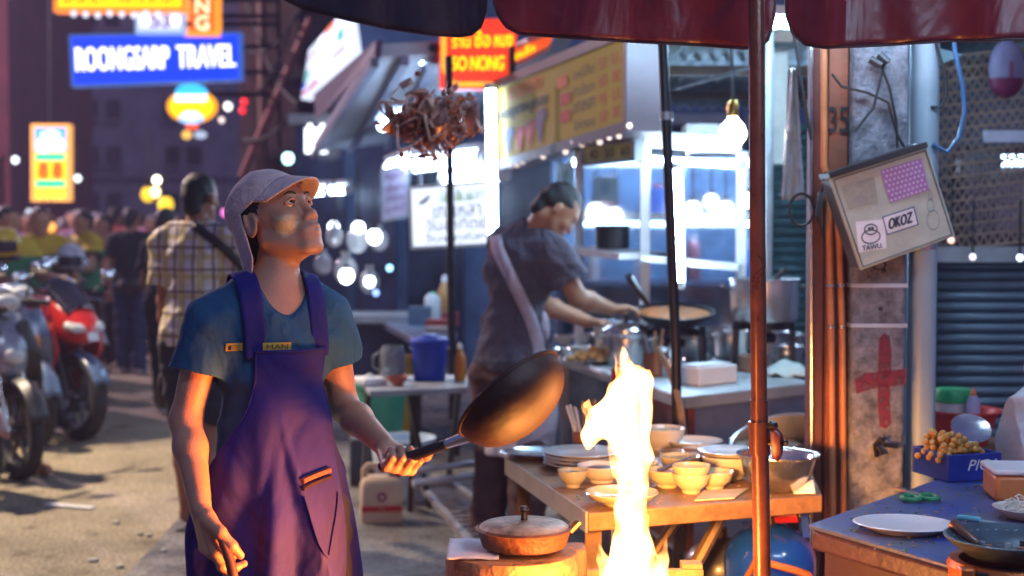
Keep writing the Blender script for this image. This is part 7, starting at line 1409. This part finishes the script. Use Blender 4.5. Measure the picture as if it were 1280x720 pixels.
MB().ball(c, (.075, .06, .125), 24, 16).build('shade', mat('lilac_shade', (.22, .19, .32), .6), lt_); MB().lathe([(.003, -.130), (.045, -.112), (.066, -.082), (.0765, -.045), (.074, -.043), (0, -.05)], c, 24, sy=.82).build('base', mat('wine_base', (.16, .012, .06), .5), lt_); MB().box(c + Vector((0, -.062, -.01)), (.014, .006, .07)).build('mark', mat('wine_mark', (.2, .05, .10), .6), lt_); MB().tube([c + Vector((0, 0, .12)), c + Vector((0, .02, .35))], .005, 6).build('cord', CABLE, lt_)
shutter('grey blue roller shutter under the grille at the right', 1150, 1420, 322, 600, 6.45, .048, mat('slate_shutter', (.12, .17, .23), .5, metal=.35, var=.25, scale=3), GREYMET)
for i, (u, v, c_) in enumerate(((1189, 300, (1, .55, .45)), (1216, 321, (.8, .7, .75)), (1275, 322, (.7, .9, 1)))): lamp(u, v, 6.2, 4, c_, 1.6 if i < 2 else 3, ('tiny rose lamp hanging in front of the grille sill', 'tiny pale lamp just below the rose one', 'small bluish lamp at the right edge, over the shutter')[i], hang=.25)

# ------------------------------------------------------------------ front table at the right
ZF = .79
F0, F1, F2 = G(1011, 655, ZF), G(1200, 709, ZF), G(1248, 572, ZF)
fq = [F0, F1, Vector((2.0, 2.55, ZF)), Vector((2.3, 4.5, ZF)), F2]
ftb = thing('table', 'worn blue topped table at the lower right corner', 'table', (1.4, 3.4, 0))
BLUT = mat('worn_blue_top', (.010, .050, .30), .45, scale=5.5, col2=(.085, .10, .14), bump=.3, bscale=40); EDGE = mat('purple_brown_edge', (.05, .024, .045), .5, var=.4, scale=12, bump=.3)
MB().prism([p - Vector((0, 0, .012)) for p in fq], (0, 0, .012)).build('top_sheet', BLUT, ftb, bev=.004)
MB().prism([p + ((p - Vector((1.5, 3.4, ZF))) * -.006) - Vector((0, 0, .062)) for p in fq], (0, 0, .0495)).build('slab', EDGE, ftb, bev=.010)
MB().prism([p + (p - Vector((1.5, 3.4, ZF))) * -.05 - Vector((0, 0, .19)) for p in fq], (0, 0, .127)).build('apron_board', mat('plum_board', (.035, .016, .038), .55, var=.3), ftb)
for p in fq: w_ = p + (p - Vector((1.5, 3.4, ZF))) * -.10; MB().box((w_.x, w_.y, .30), (.06, .06, .598)).build('leg', WOODD, ftb)
wrinkle(BLUT, 3, .002, .4, (1, 1, 1), .8, (.06, .055, .06), 4)
rn = random.Random(22); mb = MB(); mb2 = MB()
for i in range(120): u_, v_ = rn.uniform(1060, 1275), rn.uniform(606, 690); p = G(u_, v_, ZF + .0025); (mb if i % 2 else mb2).ball(p, (rn.uniform(.0015, .006), rn.uniform(.0015, .004), .002), 6, 4, Matrix.Rotation(rn.random() * 3, 3, 'Z'))
o = mb.build('crumbs', mat('crumb', (.35, .22, .10)), ftb); o['kind'] = 'stuff'; o = mb2.build('herb_scraps', mat('herb', (.06, .15, .03)), ftb); o['kind'] = 'stuff'
c = G(1131, 664, ZF); op = thing('oval_plate', 'white oval plate on the near corner of the blue table', 'plate', c)
MB().lathe([(.075, 0), (.080, .004), (.112, .017), (.118, .0185), (.113, .0205), (.078, .009), (0, .008)], c + Vector((0, 0, .001)), 48, Matrix.Rotation(-.25, 3, 'Z'), 1.0, .82).build('body', mat('white_melamine', (.72, .70, .72), .3, var=.03, coat=.3), op)
sc_ = thing('scissors', 'green handled scissors lying on the blue table', 'scissors', G(1152, 626, ZF)); c = G(1150, 626, ZF) + Vector((0, 0, .009)); GRH = mat('green_handle', (.01, .26, .09), .35, coat=.3)
for s in (-1, 1): MB().tube([c + Vector((.028 * s * .9 + .022 * cos(a), .030 * sin(a) + .005 * s, 0)) for a in np.linspace(0, 2 * pi, 26)[:-1]], .0062, 8, closed=True).build('handle', GRH, sc_)
for s in (-1, 1): MB().bar(c + Vector((.012 * s, .03, 0)), c + Vector((-.01 * s - .02, .13, 0)), .012, .003 + .001 * s).build('blade', STEEL, sc_)
kn = thing('knife', 'light blue handled knife behind the black pan', 'knife', G(1222, 652, ZF)); MB().bar(G(1197, 650, ZF) + Vector((0, 0, .008)), G(1226, 654, ZF) + Vector((0, 0, .008)), .014, .012).build('handle', mat('sky_plastic', (.10, .42, .55), .35), kn, bev=.004); MB().bar(G(1226, 654, ZF) + Vector((0, 0, .006)), G(1258, 659, ZF) + Vector((0, 0, .006)), .016, .003).build('blade', mat('sky_blade', (.3, .5, .58), .3, metal=.4), kn)
# corner stove with its pan
pcx = P(1264, 672, 2.82); stv = thing('corner_stove', 'orange metal stove under the black pan at the lower right corner', 'stove', (pcx.x, 2.82, 0))
zs = pcx.z - .045; MB().lathe([(.115, 0), (.12, .02), (.115, zs * .5), (.120, zs - .02), (.124, zs - .012), (.118, zs), (.10, zs), (.10, zs - .06), (0, zs - .07)], (pcx.x, 2.82, 0), 36).build('drum', mat('orange_copper', (.50, .13, .03), .38, metal=.55, var=.25, bump=.3, bscale=25), stv)
MB().box((pcx.x - .115, 2.74, zs - .06), (.03, .03, .13)).build('bracket', mat('orange_copper', (.5, .13, .03)), stv, bev=.005); MB().box((pcx.x - .085, 2.735, zs - .055), (.025, .02, .10)).build('slot', BLKP, stv)
pn = thing('black_pan', 'black pan with stamped rim on the corner stove', 'pan', pcx); MB().lathe([(.075, -.036), (.085, -.036), (.118, -.012), (.130, .0), (.131, .003), (.126, .004), (.112, -.009), (.080, -.030), (0, -.031)], pcx, 44).build('body', mat('grey_iron_pan', (.10, .14, .17), .35, metal=.6, var=.3), pn)
MB().lathe([(.084, -.028), (.05, -.0265), (0, -.026)], pcx, 32).build('oil', mat('dark_oil', (.018, .012, .01), .12, coat=.5), pn)
rn = random.Random(9)
for i in range(12): a = rn.random() * 6.28; q_ = .07 * rn.random() ** .5; o = MB().box(pcx + Vector((q_ * cos(a), q_ * sin(a), -.022)), (.012, .010, .010), Matrix.Rotation(a, 3, 'Z')).build('morsel', mat('morsel_%d' % (i % 3), ((.30, .12, .05), (.05, .06, .07), (.28, .32, .36))[i % 3], .4), pn)
for i in range(16):
    a = pi * (.08 + .84 * i / 15); MB().bar(pcx + Vector((.121 * cos(a), .121 * sin(a), -.0055)), pcx + Vector((.113 * cos(a + .04 * (i % 2)), .113 * sin(a + .04 * (i % 2)), -.0095)), .008, .003).build('stamp', mat('stamp_grey', (.35, .42, .46), .4, metal=.5), pn)
sh_ = thing('spatula', 'spatula with dark wooden handle resting in the black pan', 'spatula', P(1215, 668, 2.86)); MB().tube([P(1190, 654, 2.90), P(1203, 664, 2.88), P(1222, 680, 2.86)], [.010, .0115, .009], 10).build('handle', mat('dark_handle', (.12, .045, .025)), sh_); MB().bar(P(1222, 680, 2.86), P(1246, 690, 2.84), .035, .003).build('blade', DKMET, sh_)
# goods at the back of the blue table
bc = thing('crate', 'small blue crate with white lettering holding fried snacks', 'crate', G(1203, 598, ZF)); c = G(1200, 603, ZF) + Vector((.02, .10, 0)); RC = Matrix.Rotation(.30, 3, 'Z')
for (dx, dy, w_, d__) in ((0, -.085, .17, .008), (0, .085, .17, .008), (-.081, 0, .008, .162), (.081, 0, .008, .162)): MB().box(c + RC @ Vector((dx, dy, .039)), (w_, d__, .075), RC).build('side', mat('royal_blue_plastic', (.008, .03, .26), .4), bc, bev=.002)
MB().box(c + Vector((0, 0, .005)), (.16, .16, .008), RC).build('floor', mat('royal_blue_plastic', (.008, .03, .26)), bc)
qc = [c + RC @ Vector(p) for p in ((-.085, -.0895, .001), (.085, -.0895, .001), (.085, -.0895, .076), (-.085, -.0895, .076))]; letters('PICA', qc, (.38, .40, .95, .80), WHITEP, bc, off=.002, slant=.1)
fs = thing('fried_snacks', 'heap of golden fried snacks in the blue crate', 'snacks', c + Vector((0, 0, .06))); GOLD = mat('golden_crust', (.50, .27, .05), .5, var=.5, scale=70, coat=.3); rn = random.Random(5); k = 0; me = None
for lay in range(6):
    for i in range(11 - lay):
        for j in range(3):
            x = -.088 + .011 * lay * .4 + i * .0155 + rn.uniform(-.004, .004); z = .055 + lay * .014 + rn.uniform(-.003, .003) - .0 * i; y = -.055 + .045 * j + rn.uniform(-.015, .015)
            if z > .055 + .085 * (1 - abs(x + .06) / .16): continue
            p = c + RC @ Vector((x, y, z))
            if me is None: o = MB().ball(p, (.0105, .010, .0095), 8, 6).build('snack', GOLD, fs); me = o.data; p0 = p
            else: o = bpy.data.objects.new('snack', me); COL.objects.link(o); o.parent = fs; o.location = p - p0
pl2 = plate('small steel dish leaning behind the fried snacks', G(1216, 585, ZF) + Vector((.03, .12, .09)), .06, .012, STEEL, group=None, tilt=Matrix.Rotation(R(38), 3, 'X'))
q_ = thing('back_stool', 'low stand behind the post carrying the red basin', 'stand', (P(1208, 545, 5.0).x, 5.05, 0)); MB().box((P(1208, 545, 5.0).x, 5.05, .70), (.42, .34, .03)).build('board', WOODD, q_)
for dx in (-.18, .18):
    for dy in (-.14, .14): MB().box((P(1208, 545, 5.0).x + dx, 5.05 + dy, .342), (.035, .035, .684)).build('leg', WOODD, q_)
rb = thing('basin', 'red plastic basin behind the blue crate', 'basin', (P(1208, 545, 5.0).x, 5.05, .716)); MB().lathe([(.085, 0), (.09, .01), (.125, .115), (.138, .118), (.138, .126), (.118, .122), (.085, .016), (0, .014)], (P(1208, 545, 5.0).x, 5.05, .716), 32).build('body', mat('red_basin_plastic', (.50, .03, .03), .4), rb)
gt = thing('tub', 'white tub with green lid standing in the red basin', 'tub', (P(1190, 520, 5.1).x, 5.09, .735)); c = (P(1190, 520, 5.1).x, 5.09, .735); MB().lathe([(.052, 0), (.056, .01), (.062, .13), (0, .13)], c, 24).build('body', mat('milky_tub', (.45, .5, .52), .45), gt); MB().lathe([(.066, .128), (.068, .15), (.060, .175), (0, .18)], c, 24).build('lid', mat('leaf_green_lid', (.01, .30, .10), .4), gt)
bottle('lilac bottle with orange cap in the red basin', (P(1214, 520, 5.02).x, 5.0, .735), .024, .185, mat('lilac_plastic', (.36, .33, .52), .4), mat('orange_cap', (.75, .18, .02), .4), None, .72)
pw = thing('plastic_bag', 'big white plastic bag behind the orange box at the right edge', 'bag', G(1275, 588, ZF))
g = SDF((1.40, 3.62, .76), (1.86, 4.22, 1.14), .006); bc_ = Vector((P(1286, 575, 3.95).x, 3.98, ZF))
g.ell(bc_ + Vector((0, 0, .07)), (.13, .12, .09), None, .03); g.ell(bc_ + Vector((.03, 0, .16)), (.09, .09, .10), None, .05); g.cap(bc_ + Vector((.04, 0, .20)), bc_ + Vector((.05, 0, .30)), .035, .05, .03); g.disp(folds(45, 30, 20, 1, .009)); g.disp(folds(-30, 50, 50, 2, .006)); g.plane(bc_ + Vector((0, 0, .004)), (0, 0, -1)); bm_, _ = g.mesh('bag'); put('pouch', bm_, mat('thin_white_plastic', (.62, .62, .68), .35, trans=.25, var=.08, bump=.4, bscale=40), pw)
ob = thing('box', 'orange sided box with white lid at the right edge', 'box', G(1275, 628, ZF)); c = Vector((P(1290, 610, 3.62).x, 3.66, ZF)); RB = Matrix.Rotation(-.10, 3, 'Z'); MB().box(c + Vector((0, 0, .036)), (.19, .15, .070), RB).build('body', mat('orange_tub', (.55, .20, .06), .4), ob, bev=.012); MB().box(c + Vector((0, 0, .078)), (.20, .16, .014), RB).build('lid', mat('milky_lid', (.66, .66, .68), .4), ob, bev=.005)
sp2 = thing('sprout_plate', 'plate of pale bean sprouts at the right edge', 'plate', G(1283, 648, ZF)); c = G(1283, 648, ZF); MB().lathe([(.04, 0), (.05, .005), (.078, .026), (.080, .028), (.074, .028), (.045, .010), (0, .009)], c, 30).build('dish', PORC, sp2); rn = random.Random(4); mb = MB()
for i in range(70):
    a = rn.random() * 6.28; q_ = .06 * rn.random() ** .5; p = c + Vector((q_ * cos(a), q_ * sin(a), .022 + .035 * (1 - (q_ / .06) ** 2) * rn.random())); d = Vector((rn.uniform(-1, 1), rn.uniform(-1, 1), rn.uniform(-.3, .6))) * .016; mb.tube([p - d, p + Vector((0, 0, .006)), p + d], [.0014, .002, .0016], 5)
sp_o = mb.build('sprouts', mat('sprout_white', (.66, .64, .56), .5), sp2); sp_o['kind'] = 'stuff'
# ------------------------------------------------------------------ smoky night air
hz = MB().box((0, 32, 8.6), (86, 70, 19.4)).build('haze', None, loc=(0, 0, 0)); HM_ = bpy.data.materials.new('haze'); HM_.use_nodes = True; n, l = HM_.node_tree.nodes, HM_.node_tree.links; n.clear()
pv_ = n.new('ShaderNodeVolumePrincipled'); pv_.inputs['Color'].default_value = (.70, .62, 1, 1); pv_.inputs['Density'].default_value = .0034; pv_.inputs['Anisotropy'].default_value = .2; o_ = n.new('ShaderNodeOutputMaterial'); l.new(pv_.outputs[0], o_.inputs['Volume']); hz.data.materials.append(HM_); tag(hz, 'thin smoky night haze over the street', kind='stuff')
